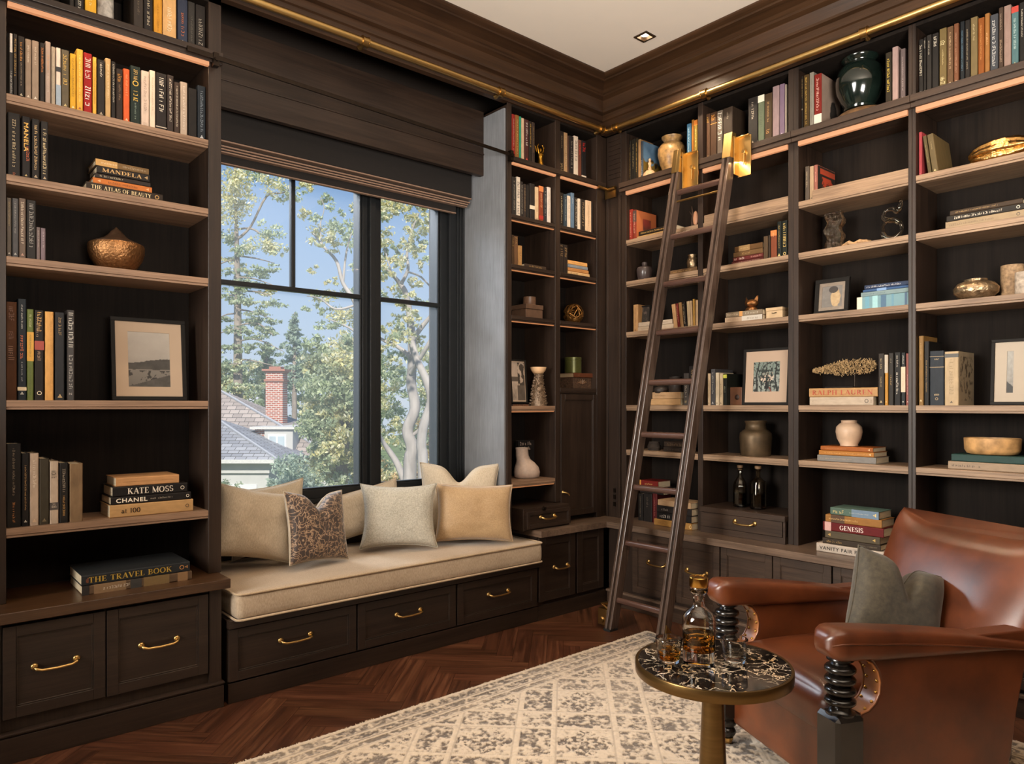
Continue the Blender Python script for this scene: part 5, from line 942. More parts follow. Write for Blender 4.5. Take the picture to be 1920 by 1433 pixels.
def wood_print(u, v):
    n = vnoise(u*16, v*17, 1.2, 4); n2 = vnoise(u*7+3, v*7, 2.2, 3); g = .42*n+.05
    r, gg, bb = g*.78, g*.86, g*.76
    pk = np.hypot((u-.52)/.30, (v-.50)/.22) < .8+.9*(n2-.5); r, gg, bb = np.where(pk, .75*n+.12, r), np.where(pk, .58*n+.1, gg), np.where(pk, .45*n+.08, bb)
    fo = (n > .5) & (v > .55); r, gg, bb = np.where(fo, .16, r), np.where(fo, .20, gg), np.where(fo, .17, bb)
    dk = (n < .44); r, gg, bb = np.where(dk, .025, r), np.where(dk, .032, gg), np.where(dk, .028, bb)
    for x, sl, w in ((.12, .06, .035), (.88, -.06, .035), (.30, .22, .018), (.68, -.22, .018), (.05, .32, .014), (.5, .3, .010)):
        d = np.abs(u-(x+sl*v+.03*np.sin(v*7+x*9))) < w*(1.1-.5*v); r, gg, bb = np.where(d, .02, r), np.where(d, .022, gg), np.where(d, .02, bb)
    f = (np.hypot((u-.5)/.05, (v-.33)/.035) < 1) | ((np.abs(u-.5) < .045+.03*(v < .2)) & (v < .3) & (v > .1)); r, gg, bb = np.where(f, .012, r), np.where(f, .012, gg), np.where(f, .012, bb)
    rd = (np.abs(u-.62-.5*(.14-v)) < .025) & (v < .16); r, gg, bb = np.where(rd, .14, r), np.where(rd, .035, gg), np.where(rd, .025, bb); return np.stack([r, gg, bb], -1)
framed('framed woodland print with wide cream mat left of middle bookcase', 'R', f3, 1212, 1606, 328, RZ[3], .06, 20, 66, 84, wood_print, FRB, mat('mat_board_rose', 'b09782', .9, var=.02, scale=5), lean=.07)
turned('jar', 'dark bronze shouldered jar behind the ladder, right side', 'jar', 'R', f3, 1330, RZ[4], .14, [(118, 0), (122, 8), (132, 150), (128, 190), (104, 212), (84, 224), (80, 268), (88, 280), (90, 292), (82, 294), (74, 270), (0, 260)], mat('old_bronze_jar', '594834', .48, .55, .35, 16, bmp=.1), n=44)
p, s, rz = at('R', f3, 478, RZ[4], .1); mb = MB()
for k in range(7): mb.tube([((58-4*abs(k-2))*s*math.cos(2*PI*j/24), (46-3*abs(k-2))*s*math.sin(2*PI*j/24), (6+k*10)*s) for j in range(24)], 6*s, 6, closed=True)
mb.lathe([(50*s, 0), (50*s, 4*s), (0, 4*s)], n=24); o = obj('basket', mb, mat('dark_wicker', '2e241c', .8, var=.3), smooth=60); o.location = p; o.rotation_euler = (0, 0, rz); tag(o, 'small dark woven basket behind the ladder rungs', 'basket')
stack('R', f3, RZ[4], 'the dark pair beside woven basket', 'dark pair beside the basket', [(556, 726, 40, '332a24', 'dark brown book', 's 5c4c3e|.2 .8 .3'), (560, 728, 44, '3c2f26', 'dark carved brown book', 's 6a5640|.1 .9 .5', dict(kind=2))], D=.14)
hz = .563+.0004; q0 = [o for o in bpy.data.objects if o.get('label', '').startswith(('black book, first', 'broad black book, second')) and 'on countertop' in o['label']]
tz = max((o.location.z+max(v.co.z for v in o.data.vertices)) for o in q0)
stack('R', f4, tz, 'the two lying across dark upright books', 'books lying across the dark uprights', [(338, 520, 50, '26211e', 'black book', 's 6a5a48|.2 .8 .2'), (334, 478, 52, '7a2420', 'dark red book with gold end', 'b b8843c|0 .08; s c8a060|.3 .8 .3')], D=.14, back=.022)
WHIS = mat('dark_spirit', '3a1c0c', .1, spec=.3, trans=.6, var=0)
for cx, lab, pf, lq in ((1128, 'faceted clear bottle with long neck, left of the pair above small drawer', ((46, 0), (52, 6), (54, 160), (48, 190), (28, 222), (17, 240), (16, 296), (20, 298), (20, 306)), 110), (1270, 'straight clear bottle, right of the pair above small drawer', ((58, 0), (64, 6), (65, 190), (58, 216), (30, 238), (20, 246), (19, 306), (23, 308), (23, 316)), 120)):
    p, s, rz = at('R', f4, cx, .7225, .12); t = thing('bottle', lab, 'bottle', p, rz, 'bottles above the small drawer')
    pin = [(r*.86, h) for r, h in pf[::-1]]; pin = [(r, max(h, 16)) for r, h in pin]; obj('glass', MB().lathe([(r*s, h*s) for r, h in list(pf)+pin+[(0, 16)]], n=10 if lq == 110 else 24), GLS, t, smooth=30)
    r = pf[2][0]*.84; obj('liquid', MB().lathe([(r*.9*s, 17*s), (r*s, 24*s), (r*s, lq*s), (0, lq*s)], n=20), WHIS, t, smooth=30)
    obj('stopper', MB().lathe([(pf[-1][0]*.8*s, (pf[-1][1]-16)*s), (pf[-1][0]*.85*s, (pf[-1][1]+1)*s), (pf[-1][0]*1.1*s, (pf[-1][1]+2)*s), (pf[-1][0]*1.1*s, (pf[-1][1]+22)*s), (0, (pf[-1][1]+23)*s)], n=18), mat('stopper_cork', '8a6a4c', .6), t, smooth=40)
# printed covers of the books that stand with a board turned to the room
def cover_art(key, fn):
    o = next(q for q in bpy.data.objects if q.get('label', '').startswith(key)); bb = [Vector(v.co) for v in o.data.vertices]; xm = max(v.x for v in bb); D = max(v.y for v in bb); h = max(v.z for v in bb)
    n, k = 40, 44; mb = MB().add([(xm+.0005, .004+(D-.006)*i/(n-1), .002+(h-.004)*j/(k-1)) for j in range(k) for i in range(n)], [(j*n+i, j*n+i+1, (j+1)*n+i+1, (j+1)*n+i) for j in range(k-1) for i in range(n-1)])
    u, v = np.meshgrid(np.linspace(0, 1, n), np.linspace(0, 1, k)); obj('cover_print', mb, vcol('printed_board', .4, .3), o, colors=np.clip(np.stack(fn(u, v), -1), 0, 1).reshape(-1, 3))
def art1(u, v):
    n = vnoise(u*6, v*7, .6, 4); t = v+.5*(n-.5) > .52; d = n < .42; return np.where(t, .05+.08*n, np.where(d, .02, .20*n+.03)), np.where(t, .10+.12*n, np.where(d, .015, .12*n+.02)), np.where(t, .17+.15*n, np.where(d, .012, .03*n))
def art2(u, v):
    n = vnoise(u*7, v*9, 2.6, 3); r = ((v > .78) & (v < .94) & (u > .15)) | ((n > .5) & (np.abs(u-.55) < .3) & (v < .72) & (v > .1)); return np.where(r, .22+.2*n, .02), np.where(r, .05, .017), np.where(r, .025, .015)
def art3(u, v):
    n = vnoise(u*8, v*8, 3.6, 3); f = ((u-.62)/.2)**2+((v-.32)/.3)**2 < .8+.6*(n-.5); return np.where(f, .03, .26+.1*n), np.where(f, .025, .19+.07*n), np.where(f, .022, .15+.05*n)
def art4(u, v):
    n = vnoise(u*14, v*12, 4.6, 3); f = (n > .56) & (np.abs(u-.5) < .4) & (np.abs(v-.5) < .42); return np.where(f, .10, .34), np.where(f, .07, .26), np.where(f, .045, .165)
def art5(u, v):
    n = vnoise(u*5, v*5, 5.6, 3); f = (np.abs(u-.52) < .2) & (np.abs(v-.55) < .2); return np.where(f, .25*n+.05, .40), np.where(f, .04, .12), np.where(f, .03, .045)
cover_art('blue painted book', art1); cover_art('pink book showing a red black', art2); cover_art('red book with white foot', art3); cover_art('thick cream book with tall', art4); cover_art('red book showing its orange', art5)
# ------------------------------------------------------------------ soft furnishings
def cloth(name, a, b2, scale, rough=.85, bmp=.3, sheen=.25, stretch=(1, 1, 1)):
    if name in _mats: return _mats[name]
    m, nt, b = newmat(name); n1 = noise(nt, coords(nt, stretch), scale, 4, .65); n2 = noise(nt, coords(nt), 7, 2)
    ad = nd(nt, 'ShaderNodeMath', operation='MULTIPLY_ADD', inp={1: .4}); nt.links.new(n2, ad.inputs[0]); nt.links.new(n1, ad.inputs[2])
    nt.links.new(ramp(nt, [(.5, a), (.9, b2)], ad.outputs[0]), b.inputs['Base Color']); b.inputs['Roughness'].default_value = rough
    b.inputs['Sheen Weight'].default_value = sheen; b.inputs['Sheen Roughness'].default_value = .5; bump(nt, b, n1, bmp, .003); _mats[name] = m; return m
LINEN = cloth('linen_natural', 'b0a08a', 'd0c1aa', 260, stretch=(1, 1, .25)); SEATC = cloth('seat_linen', 'a08b72', 'c0ab92', 240, stretch=(1, 1, .3)); PIPE = cloth('piping_linen', 'a58c6e', 'c0a98a', 200)
BOUC = cloth('boucle_sage', '9c978a', 'c9c4b6', 130, bmp=1.0); SATIN = cloth('gold_linen', '9a7a54', 'b89a72', 180, .55, .1, .5); VELG = cloth('green_velvet', '30291c', '4b4231', 45, .75, .1, .25)
m, nt, b = newmat('brown_cut_velvet'); v = coords(nt, (1, .5, 1)); wv = nd(nt, 'ShaderNodeTexVoronoi', feature='DISTANCE_TO_EDGE', inp={'Scale': 38})
n0 = nd(nt, 'ShaderNodeTexNoise', inp={'Scale': 16, 'Detail': 3}); nt.links.new(v, n0.inputs['Vector']); mxv = nd(nt, 'ShaderNodeMixRGB', inp={0: .12}); nt.links.new(v, mxv.inputs[1]); nt.links.new(n0.outputs['Color'], mxv.inputs[2]); nt.links.new(mxv.outputs[0], wv.inputs['Vector'])
f2_ = noise(nt, v, 45, 2); ad = nd(nt, 'ShaderNodeMath', operation='MULTIPLY_ADD', inp={1: .12}); nt.links.new(f2_, ad.inputs[0]); nt.links.new(wv.outputs['Distance'], ad.inputs[2])
nt.links.new(ramp(nt, [(.05, 'b59a7c'), (.1, '8a6c52'), (.15, '3c2618'), (.4, '2c1a10')], ad.outputs[0]), b.inputs['Base Color']); b.inputs['Roughness'].default_value = .6; b.inputs['Sheen Weight'].default_value = .6; bump(nt, b, ad.outputs[0], -.5, .004); CUTV = m
def pillow(name, label, w, h, t, m, loc, yaw, tilt, roll=0, dent=0, pinch=.10, back=None, group=None, n=44, wr=.009, cat='pillow', dw=.16):
    """square cushion standing on its lower edge: local x across, z up, front towards -y"""
    mb = MB(); seed = random.random()*40
    def sh(u, v, sg):
        x, z = 2*u-1, 2*v-1; ed = max(0, (1-x**4)*(1-z**4))
        px = w/2*x*(1-pinch*(1-z*z)*abs(x)); pz = h/2*z*(1-pinch*(1-x*x)*abs(z))
        th = t/2*ed**.42*(1-.25*(x*x+z*z)/2)
        d = dent*math.exp(-(x/dw)**2*.5)*max(0, (z+.35)/1.35)**1.4; pz -= d*h
        th *= 1+.9*dent*math.exp(-((abs(x)-.5)/.3)**2)*max(0, z)-1.1*dent*math.exp(-(x/.12)**2)*max(0, z)
        wv_ = wr*ed*(nz(x*3+seed, z*3, sg+2)-.5)*2+.5*wr*math.sin(11*x+5*z+seed)*(max(abs(x), abs(z))**6)*ed
        return (px, -sg*(th+wv_) , pz+h/2)
    mb.grid(lambda u, v: sh(u, v, 1), n, n, 0); mb.grid(lambda u, v: sh(u, v, -1), n, n, 1)
    o = obj(name, mb, [m, back or m], smooth=180)
    bq = bmesh.new(); bq.from_mesh(o.data); bmesh.ops.remove_doubles(bq, verts=bq.verts, dist=.0004); bmesh.ops.recalc_face_normals(bq, faces=bq.faces); bq.to_mesh(o.data); bq.free()
    rim = [sh(i/36, 0, 1) for i in range(36)]+[sh(1, i/36, 1) for i in range(36)]+[sh(1-i/36, 1, 1) for i in range(36)]+[sh(0, 1-i/36, 1) for i in range(36)]
    obj('piping', MB().tube([(p[0], 0, p[2]) for p in rim], .0032, 6, closed=True), back or m, o, smooth=80)
    o.location = loc; o.rotation_euler = (tilt, roll, yaw); return tag(o, label, cat, group)
def soft(x0, x1, y0, y1, z0, z1, r, crown=0, n=(40, 20, 8)):
    """rounded upholstered block"""
    mb = MB(); c = Vector(((x0+x1)/2, (y0+y1)/2, (z0+z1)/2)); d = Vector(((x1-x0)/2, (y1-y0)/2, (z1-z0)/2))
    def f(q):
        p = Vector((q[0]*d.x, q[1]*d.y, q[2]*d.z)); i = Vector(tuple(max(-(a-r), min(a-r, b)) for a, b in zip(d, p))); e = p-i
        if e.length > 1e-9: e = e.normalized()*r
        o = i+e; k = (1-q[0]**4)*(1-q[1]**4)*max(0, q[2]); return c+o+Vector((0, 0, crown*k))
    def sp(k): return [max(-1, min(1, math.sin(PI/2*(2*i/(k-1)-1)))) for i in range(k)]
    X, Y, Z = (sp(k) for k in n)
    for a, b3, fn in ((X, Y, lambda u, v: (u, v, 1)), (X, Y, lambda u, v: (u, v, -1)), (X, Z, lambda u, v: (u, -1, v)), (X, Z, lambda u, v: (u, 1, v)), (Y, Z, lambda u, v: (-1, u, v)), (Y, Z, lambda u, v: (1, u, v))):
        mb.add([f(fn(u, v)) for u in a for v in b3], [(i*len(b3)+j, (i+1)*len(b3)+j, (i+1)*len(b3)+j+1, i*len(b3)+j+1) for i in range(len(a)-1) for j in range(len(b3)-1)])
    return mb
def weld(o, d=.0003):
    b = bmesh.new(); b.from_mesh(o.data); bmesh.ops.remove_doubles(b, verts=b.verts, dist=d); bmesh.ops.recalc_face_normals(b, faces=b.faces); b.to_mesh(o.data); b.free(); return o
sc_ = thing('seat_cushion', 'long beige linen seat cushion with piped edges on the window bench', 'cushion', (2.1, 3.58, .379))
weld(obj('cushion', soft(1.168, 3.04, 3.222, 3.955, .380, .502, .03, .012, (60, 26, 9)), SEATC, sc_, world=True, smooth=180))
for z in (.499, .3845):
    r = .028; pts = []
    for cx, cy, a0 in ((3.04-r, 3.222+r, -90), (3.04-r, 3.955-r, 0), (1.168+r, 3.955-r, 90), (1.168+r, 3.222+r, 180)): pts += [(cx+r*math.cos(math.radians(a0+k*18)), cy+r*math.sin(math.radians(a0+k*18)), z) for k in range(6)]
    obj('piping', MB().tube(pts, .0055, 8, closed=True), PIPE, sc_, world=True, smooth=80)
ZS = .515
def seatpil(label, cx, Y, w, h, t, m, yaw, tilt, roll=0, dx=0, group='cushions on the window seat', **k):
    p = onY(cx, 1000, Y); p.z = ZS+t*.42*math.sin(math.radians(tilt))+w/2*abs(math.sin(math.radians(roll)))*.8; p.x += dx
    return pillow('cushion', label, w, h, t, m, p, math.radians(yaw), math.radians(-tilt), math.radians(roll), group=group, **k)
seatpil('large linen cushion at the left end beside the bookcase', 472, 3.60, .42, .36, .17, LINEN, -6, 15, 12, pinch=.08)
seatpil('linen cushion at the left mostly hidden, pointed corner showing', 512, 3.80, .42, .38, .11, LINEN, -18, 8, -7, pinch=.12)
seatpil('brown cut velvet cushion with tan back and dented top', 600, 3.45, .36, .37, .13, CUTV, 10, 14, 4, dent=.2, back=LINEN, dw=.22)
seatpil('linen cushion lying low behind the sage textured cushion', 682, 3.80, .56, .27, .13, LINEN, -16, 14, -13, pinch=.07)
seatpil('sage grey textured cushion in the middle of the seat', 748, 3.51, .44, .37, .14, BOUC, -28, 15, 1, pinch=.13)
seatpil('linen cushion with dented top at the back right corner', 858, 3.60, .50, .46, .13, LINEN, -41, 8, 1, dent=.22, pinch=.10, dw=.2, wr=.004)
seatpil('golden tan cushion at the right end of the seat', 889, 3.39, .47, .34, .14, SATIN, -30, 13, 2, pinch=.08)

# ------------------------------------------------------------------ rug
RUGT = .0165; RX, RYT = 3.39, 2.70; x = np.arange(-.35, RX+.001, .005); y = np.arange(-.1, RYT+.001, .005); X, Y = np.meshgrid(x, y, indexing='ij')
d = np.minimum(RX-X, RYT-Y); fl = vnoise(X*46, Y*46, .5, 4); f2n = vnoise(X*80+9, Y*80, 3.5, 3); fade = vnoise(X*3.2, Y*3.2, 1.5, 3)
def motif(th): return np.clip((fl*.6+f2n*.4-th)*9, 0, 1)
p, q = (X+Y)/math.sqrt(2)+.06, (X-Y)/math.sqrt(2)+.03; P = .40
pm, qm = np.mod(p, P), np.mod(q, P)
wp, wq = pm < .225, qm < .225; nb_p = (pm > .25) & (pm < .375); nb_q = (qm > .25) & (qm < .375)
dark = np.zeros_like(X)
rp, rq = pm-.1125, qm-.1125; R = np.hypot(rp, rq); A = np.arctan2(rq, rp)
ros = ((np.abs(R-.05-.012*np.cos(8*A)) < .013) | (R < .018) | ((R > .075) & (R < .098+.012*np.cos(4*A)) & (f2n > .5))).astype(float)
dark = np.where(wp & wq, np.maximum(ros*np.clip(motif(.42)+.2, 0, 1), motif(.53)*.75), dark)
mid = (wp & nb_q) | (nb_p & wq); dark = np.where(mid, motif(.44), dark)
nn = nb_p & nb_q; r2 = np.hypot(pm-.3125, qm-.3125); dark = np.where(nn, np.maximum(motif(.47), ((np.abs(r2-.034-.008*np.cos(6*np.arctan2(pm-.3125, qm-.3125))) < .009)).astype(float)*np.clip(motif(.45)+.15, 0, 1)), dark)
edge = (np.abs(pm-.2275) < .004) | (np.abs(pm-.3975) < .004) | (np.abs(qm-.2275) < .004) | (np.abs(qm-.3975) < .004); dark = np.where(edge, .3, dark)
bd = np.zeros_like(X); per = np.where(RX-X < RYT-Y, Y, X)
bd = np.where((d > .022) & (d < .066), np.maximum(motif(.42), (np.abs(np.mod(per, .06)-.03) < .008)*.5), bd); bd = np.where(np.abs(d-.072) < .004, .55, bd)
bd = np.where((d > .085) & (d < .128), motif(.43), bd); bd = np.where(np.abs(d-.136) < .004, .55, bd); bd = np.where((d > .15) & (d < .18), motif(.41)*.9, bd); bd = np.where(np.abs(d-.19) < .003, .4, bd)
dark = np.where(d < .2, bd, dark); dark = dark*np.clip(.55+.9*fade, .5, 1)*np.clip(1.35-.6*f2n, .6, 1)
cr, dk = np.array(lin('bda88e')), np.array(lin('4b3824')); tone = (.86+.28*vnoise(X*90, Y*90, .2, 2))[..., None]
col = (cr+(dk-cr)*np.clip(dark, 0, 1)[..., None])*tone
Z = .011+.0025*(1-dark)+.004*(vnoise(X*110, Y*110, .9, 2)-.5); Z[d < .004] = .003
mb = MB(); nx, ny = X.shape; mb.v = list(zip(X.ravel().tolist(), Y.ravel().tolist(), Z.ravel().tolist()))
I = np.arange(nx*ny).reshape(nx, ny); mb.f = np.stack([I[:-1, :-1], I[1:, :-1], I[1:, 1:], I[:-1, 1:]], -1).reshape(-1, 4).tolist(); mb.m = [0]
rug = obj('rug', mb, vcol('wool_pile', .95, .1, .35, 420, sheen=.3), colors=col.reshape(-1, 3), smooth=180)
tag(rug, 'distressed cream and brown patterned wool rug on the dark floor', 'rug')
mb = MB()
for i in range(1500):
    if i < 1000: a = Vector((random.uniform(-.3, RX), RYT-.004, .009)); dd = Vector((random.gauss(0, .5), 1, 0))
    else: a = Vector((RX-.004, random.uniform(0, RYT), .009)); dd = Vector((1, random.gauss(0, .5), 0))
    dd = dd.normalized()*random.uniform(.004, .014); mb.tube([a, a+dd+Vector((0, 0, random.uniform(-.003, .004)))], [.0035, .0012], 4, caps=False)
fr = obj('edge_pile', mb, mat('wool_edge', 'b8a288', .95, var=.25, scale=200), rug); fr['kind'] = 'stuff'

# ------------------------------------------------------------------ rolling ladder
LADM = wood('ladder_wood', '33271f', '625046', 'Z', .26, coat=.5); LADR = wood('ladder_rung_wood', '3a2620', '5e463c', 'Y', .25, coat=.35)
lad = thing('ladder', 'tall dark wood rolling library ladder leaning on the right shelves', 'ladder', (3.3, 2.65, 0))
cx_ = lambda z: 3.262+.172*z
yl, yr = (lambda z: 2.845-.0475*z), (lambda z: 2.522-.043*z)
prof = [(-.033, -.026), (-.033, -.008), (-.012, -.006), (-.012, .006), (-.033, .008), (-.033, .026), (.033, .026), (.033, -.026)]
for yy, sg, lab in ((yl, 1, 0), (yr, -1, 0)):
    mb = MB(); z0, z1 = (.012 if sg > 0 else .03), 2.90; n = len(prof)
    mb.add([(cx_(z)+a, yy(z)+sg*.026+b2, z) for z in (z0, z1) for a, b2 in prof], [(i, (i+1) % n, n+(i+1) % n, n+i) for i in range(n)]+[(0, 1, 2, 7), (3, 4, 5, 6), (2, 3, 6, 7), (8, 9, 10, 15), (11, 12, 13, 14), (10, 11, 14, 15)])
    obj('stile', mb, LADM, lad, world=True, bevel=.003)
for z in (.18, .518, .85, 1.168, 1.484, 1.79, 2.092, 2.391, 2.672):
    mb = MB().tube([(cx_(z), yl(z)+.01, z), (cx_(z), yr(z)-.01, z)], .0185, 16); obj('rung', mb, LADR, lad, world=True, smooth=60)
z = 2.615; obj('safety_rod', MB().tube([(cx_(z), yl(z), z), (cx_(z), yr(z), z)], .006, 10), BRASSD, lad, world=True, smooth=60)
for yy, sg in ((yl, 1), (yr, -1)):
    z0, z1 = 2.80, 2.95; y0, y1 = (yy(2.85), yy(2.85)+sg*.052); a, b2 = min(y0, y1), max(y0, y1)
    mb = MB(); mb.hexa([(cx_(z0)-.036, a-.002, z0), (cx_(z0)+.02, a-.002, z0), (cx_(z0)+.02, b2+.002, z0), (cx_(z0)-.036, b2+.002, z0), (cx_(z1)-.036, a-.002, z1), (cx_(z1)+.005, a-.002, z1), (cx_(z1)+.005, b2+.002, z1), (cx_(z1)-.036, b2+.002, z1)])
    mb.hexa([(cx_(z0)-.0365, a+.02, z0), (cx_(z0)-.033, a+.02, z0), (cx_(z0)-.033, b2-.02, z0), (cx_(z0)-.0365, b2-.02, z0), (cx_(z1)-.0365, a+.02, z1), (cx_(z1)-.033, a+.02, z1), (cx_(z1)-.033, b2-.02, z1), (cx_(z1)-.0365, b2-.02, z1)])
    obj('brass_cap', mb, BRASS, lad, world=True, bevel=.002)
    yq = a-.004; mb = MB().box((3.787, yq-.085, 2.69), (3.797, yq, 2.925)); mb.box((3.74, yq-.006, 2.70), (3.797, yq, 2.925)); mb.tube([(3.787, yq-.045, 2.83), (3.77, yq-.045, 2.83)], [.016, .012], 14); mb.tube([(3.779, yq-.045, 2.83), (3.777, yq-.045, 2.755)], [.006, .004], 8)
    mb.box((3.77, yq-.08, 2.918), (3.797, yq, 2.926)); obj('hook_bracket', mb, BRASS, lad, world=True, bevel=.0015)
y0 = yl(0)+.056; mb = MB().box((3.255, y0, .02), (3.315, y0+.065, .115)); mb.tube([(3.285, y0+.005, .115), (3.285, y0+.06, .14), (3.285, y0+.005, .15)], .012, 8); mb.tube([(3.255, y0+.035, .05), (3.245, y0+.035, .05)], [.02, .014], 14); mb.tube([(3.285, y0+.02, .02), (3.285, y0+.045, .02)], .019, 18); obj('brass_roller', mb, BRASSD, lad, world=True, bevel=.002)
y0 = yr(0)-.056; mb = MB().extr([(0, .035), (.09, .035), (.01, .125)], (3.25, y0, 0), (3.25, y0-.006, 0), (1, 0, 0), (0, 0, 1)); mb.tube([(3.30, y0-.004, .037), (3.30, y0-.03, .037)], .019, 18); obj('brass_roller', mb, BRASSD, lad, world=True)
for yy, sg in ((yl, 1), (yr, -1)): obj('foot_pad', MB().box((3.225, min(yy(0), yy(0)+sg*.052), 0 if sg > 0 else RUGT), (3.295, max(yy(0), yy(0)+sg*.052), .013 if sg > 0 else .031)), mat('rubber_black', '100f0e', .7), lad, world=True)

# ------------------------------------------------------------------ drinks table
m, nt, b = newmat('portoro_marble'); v = coords(nt)
n0 = nd(nt, 'ShaderNodeTexNoise', inp={'Scale': 9, 'Detail': 5, 'Roughness': .6}); nt.links.new(v, n0.inputs['Vector'])
def veins(scale, amt, lo, hi):
    mx = nd(nt, 'ShaderNodeMixRGB', inp={0: amt}); nt.links.new(v, mx.inputs[1]); nt.links.new(n0.outputs['Color'], mx.inputs[2])
    w = nd(nt, 'ShaderNodeTexVoronoi', feature='DISTANCE_TO_EDGE', inp={'Scale': scale}); nt.links.new(mx.outputs[0], w.inputs['Vector'])
    return ramp(nt, [(lo, (1, 1, 1)), (hi, (0, 0, 0))], w.outputs['Distance'])
va, vb = veins(8, .2, .004, .022), veins(19, .16, .0, .03); gate = ramp(nt, [(.5, (0, 0, 0)), (.62, (1, 1, 1))], noise(nt, v, 6, 3))
mg = nd(nt, 'ShaderNodeMixRGB', blend_type='MULTIPLY', inp={0: 1}); nt.links.new(vb, mg.inputs[1]); nt.links.new(gate, mg.inputs[2])
basec = ramp(nt, [(.4, '0e0b0a'), (.62, '1f1a17'), (.8, '3a322c')], noise(nt, v, 26, 5, .7)); vc1 = ramp(nt, [(.35, 'c9a06a'), (.6, 'd9cbb8')], noise(nt, v, 7, 2))
m1 = nd(nt, 'ShaderNodeMixRGB'); nt.links.new(va, m1.inputs[0]); nt.links.new(basec, m1.inputs[1]); nt.links.new(vc1, m1.inputs[2])
m2 = nd(nt, 'ShaderNodeMixRGB'); nt.links.new(mg.outputs[0], m2.inputs[0]); nt.links.new(m1.outputs[0], m2.inputs[1]); m2.inputs[2].default_value = (*lin('c8b49a'), 1)
nt.links.new(m2.outputs[0], b.inputs['Base Color']); b.inputs['Roughness'].default_value = .08; PORT = m
TZ = .55; tp = onZ(1336.5, 1242, TZ); tp.z = 0
BRT = mat('antique_brass_brushed', '6f5632', .3, .9, .12, 8, stretch=(1, 1, 12))
tb = thing('side_table', 'round black marble drinks table with brass pedestal', 'table', tp)
obj('marble_top', MB().lathe([(0, .528), (.229, .528), (.229, TZ-.001), (.2275, TZ), (0, TZ)], n=96), PORT, tb, smooth=30)
obj('rim', MB().lathe([(.2295, .515), (.2365, .516), (.2375, .518), (.2375, .547), (.2365, .5495), (.2295, .5495)], n=96), BRT, tb, smooth=30)
obj('underside', MB().lathe([(0, .514), (.232, .514), (.232, .527), (0, .527)], n=64), BRT, tb, smooth=30)
obj('pedestal', MB().lathe([(.031, .513), (.0315, .48), (.034, .40), (.0395, .27), (.047, .12), (.058, .045), (.075, .026)], n=48), BRT, tb, smooth=60)
obj('base_disc', MB().lathe([(0, RUGT), (.165, RUGT), (.165, .02), (.15, .024), (.07, .026), (0, .026)], n=64), BRT, tb, smooth=30)
tc_ = (1170, 1050, 3.743)
def ontable(cx, by):
    p = onZ(1170+cx/3.743, 1050+by/3.743, TZ); s = p.dot(FWD)/FOC/3.743; p.z = TZ+.0006; return p, s
def vessel(pf, base_h, s, n=48): 
    """solid-bottomed hollow glass: outer profile then inner wall, pixel units"""
    inn = [(r-7, max(h, base_h)) for r, h in pf[::-1] if h > base_h]+[(pf[1][0]*.8, base_h), (0, base_h)]
    return MB().lathe([(0, 0)]+[(max(r, 0)*s, h*s) for r, h in pf]+[(max(r, 0)*s, h*s) for r, h in inn], n=n)
AMB = glassmat('whiskey', 'fbd48a', 0, 1.36); WAT = glassmat('water', 'fbfaf6', 0, 1.33); CRYS = glassmat('crystal', 'fdfcfa', 0, 1.5)
p, s = ontable(525, 728); dc = thing('decanter', 'crystal whiskey decanter with gold stopper on the marble table', 'decanter', p)
DP = [(92, 0), (104, 5), (110, 20), (113, 150), (113, 300), (109, 330), (92, 358), (62, 385), (44, 402), (39, 415), (38, 462), (42, 472), (44, 480), (42, 486)]
mb = vessel(DP, 95, s, 64)
mb.v = [(x*(1-.018*abs(math.cos(6*math.atan2(y, x)))*(1 if .01 < z < 300*s else 0)), y*(1-.018*abs(math.cos(6*math.atan2(y, x)))*(1 if .01 < z < 300*s else 0)), z) for x, y, z in mb.v]
obj('glass', mb, CRYS, dc, smooth=40)
obj('liquid', MB().lathe([(0, 96*s), (84*s, 96*s), (103*s, 104*s), (106.8*s, 130*s), (106.8*s, 215*s), (0, 215*s)], n=48), AMB, dc, smooth=40)
st = obj('stopper', MB().lathe([(r*s, h*s) for r, h in ((0, 440), (30, 441), (33, 480), (46, 492), (62, 505), (64, 530), (60, 540), (0, 541))], n=24), CRYS, dc, smooth=30)
obj('gold_cap', MB().lathe([(r*s, h*s) for r, h in ((0, 542), (65, 542), (66, 545), (66, 604), (64, 607), (58, 604), (20, 600), (0, 602))], n=40), mat('gold_cap_metal', 'd0a050', .18, 1, .08, 30), st, smooth=30)
for cx, by, hh, rt, rb_, lq, lm, lab in ((315, 716, 168, 94, 70, 88, AMB, 'short glass with amber whiskey on the marble table'), (776, 716, 164, 92, 71, 72, WAT, 'short glass of clear liquid on the marble table')):
    p, s = ontable(cx, by); g = thing('tumbler', lab, 'glass', p, 0, 'tumblers on the marble table'); rr = lambda h: rb_+(rt-rb_)*(h/hh)**.8
    obj('glass', vessel([(rb_-6, 0), (rb_, 4)]+[(rr(h), h) for h in (20, 50, 80, 110, 140, hh-3)]+[(rt-3, hh)], 26, s, 48), CRYS, g, smooth=50)
    obj('liquid', MB().lathe([(0, 26.5*s), (rb_*.8*s, 26.5*s)]+[((rr(h)-6.4)*s, h*s) for h in (34, 55, lq)]+[(0, lq*s)], n=40), lm, g, smooth=40)

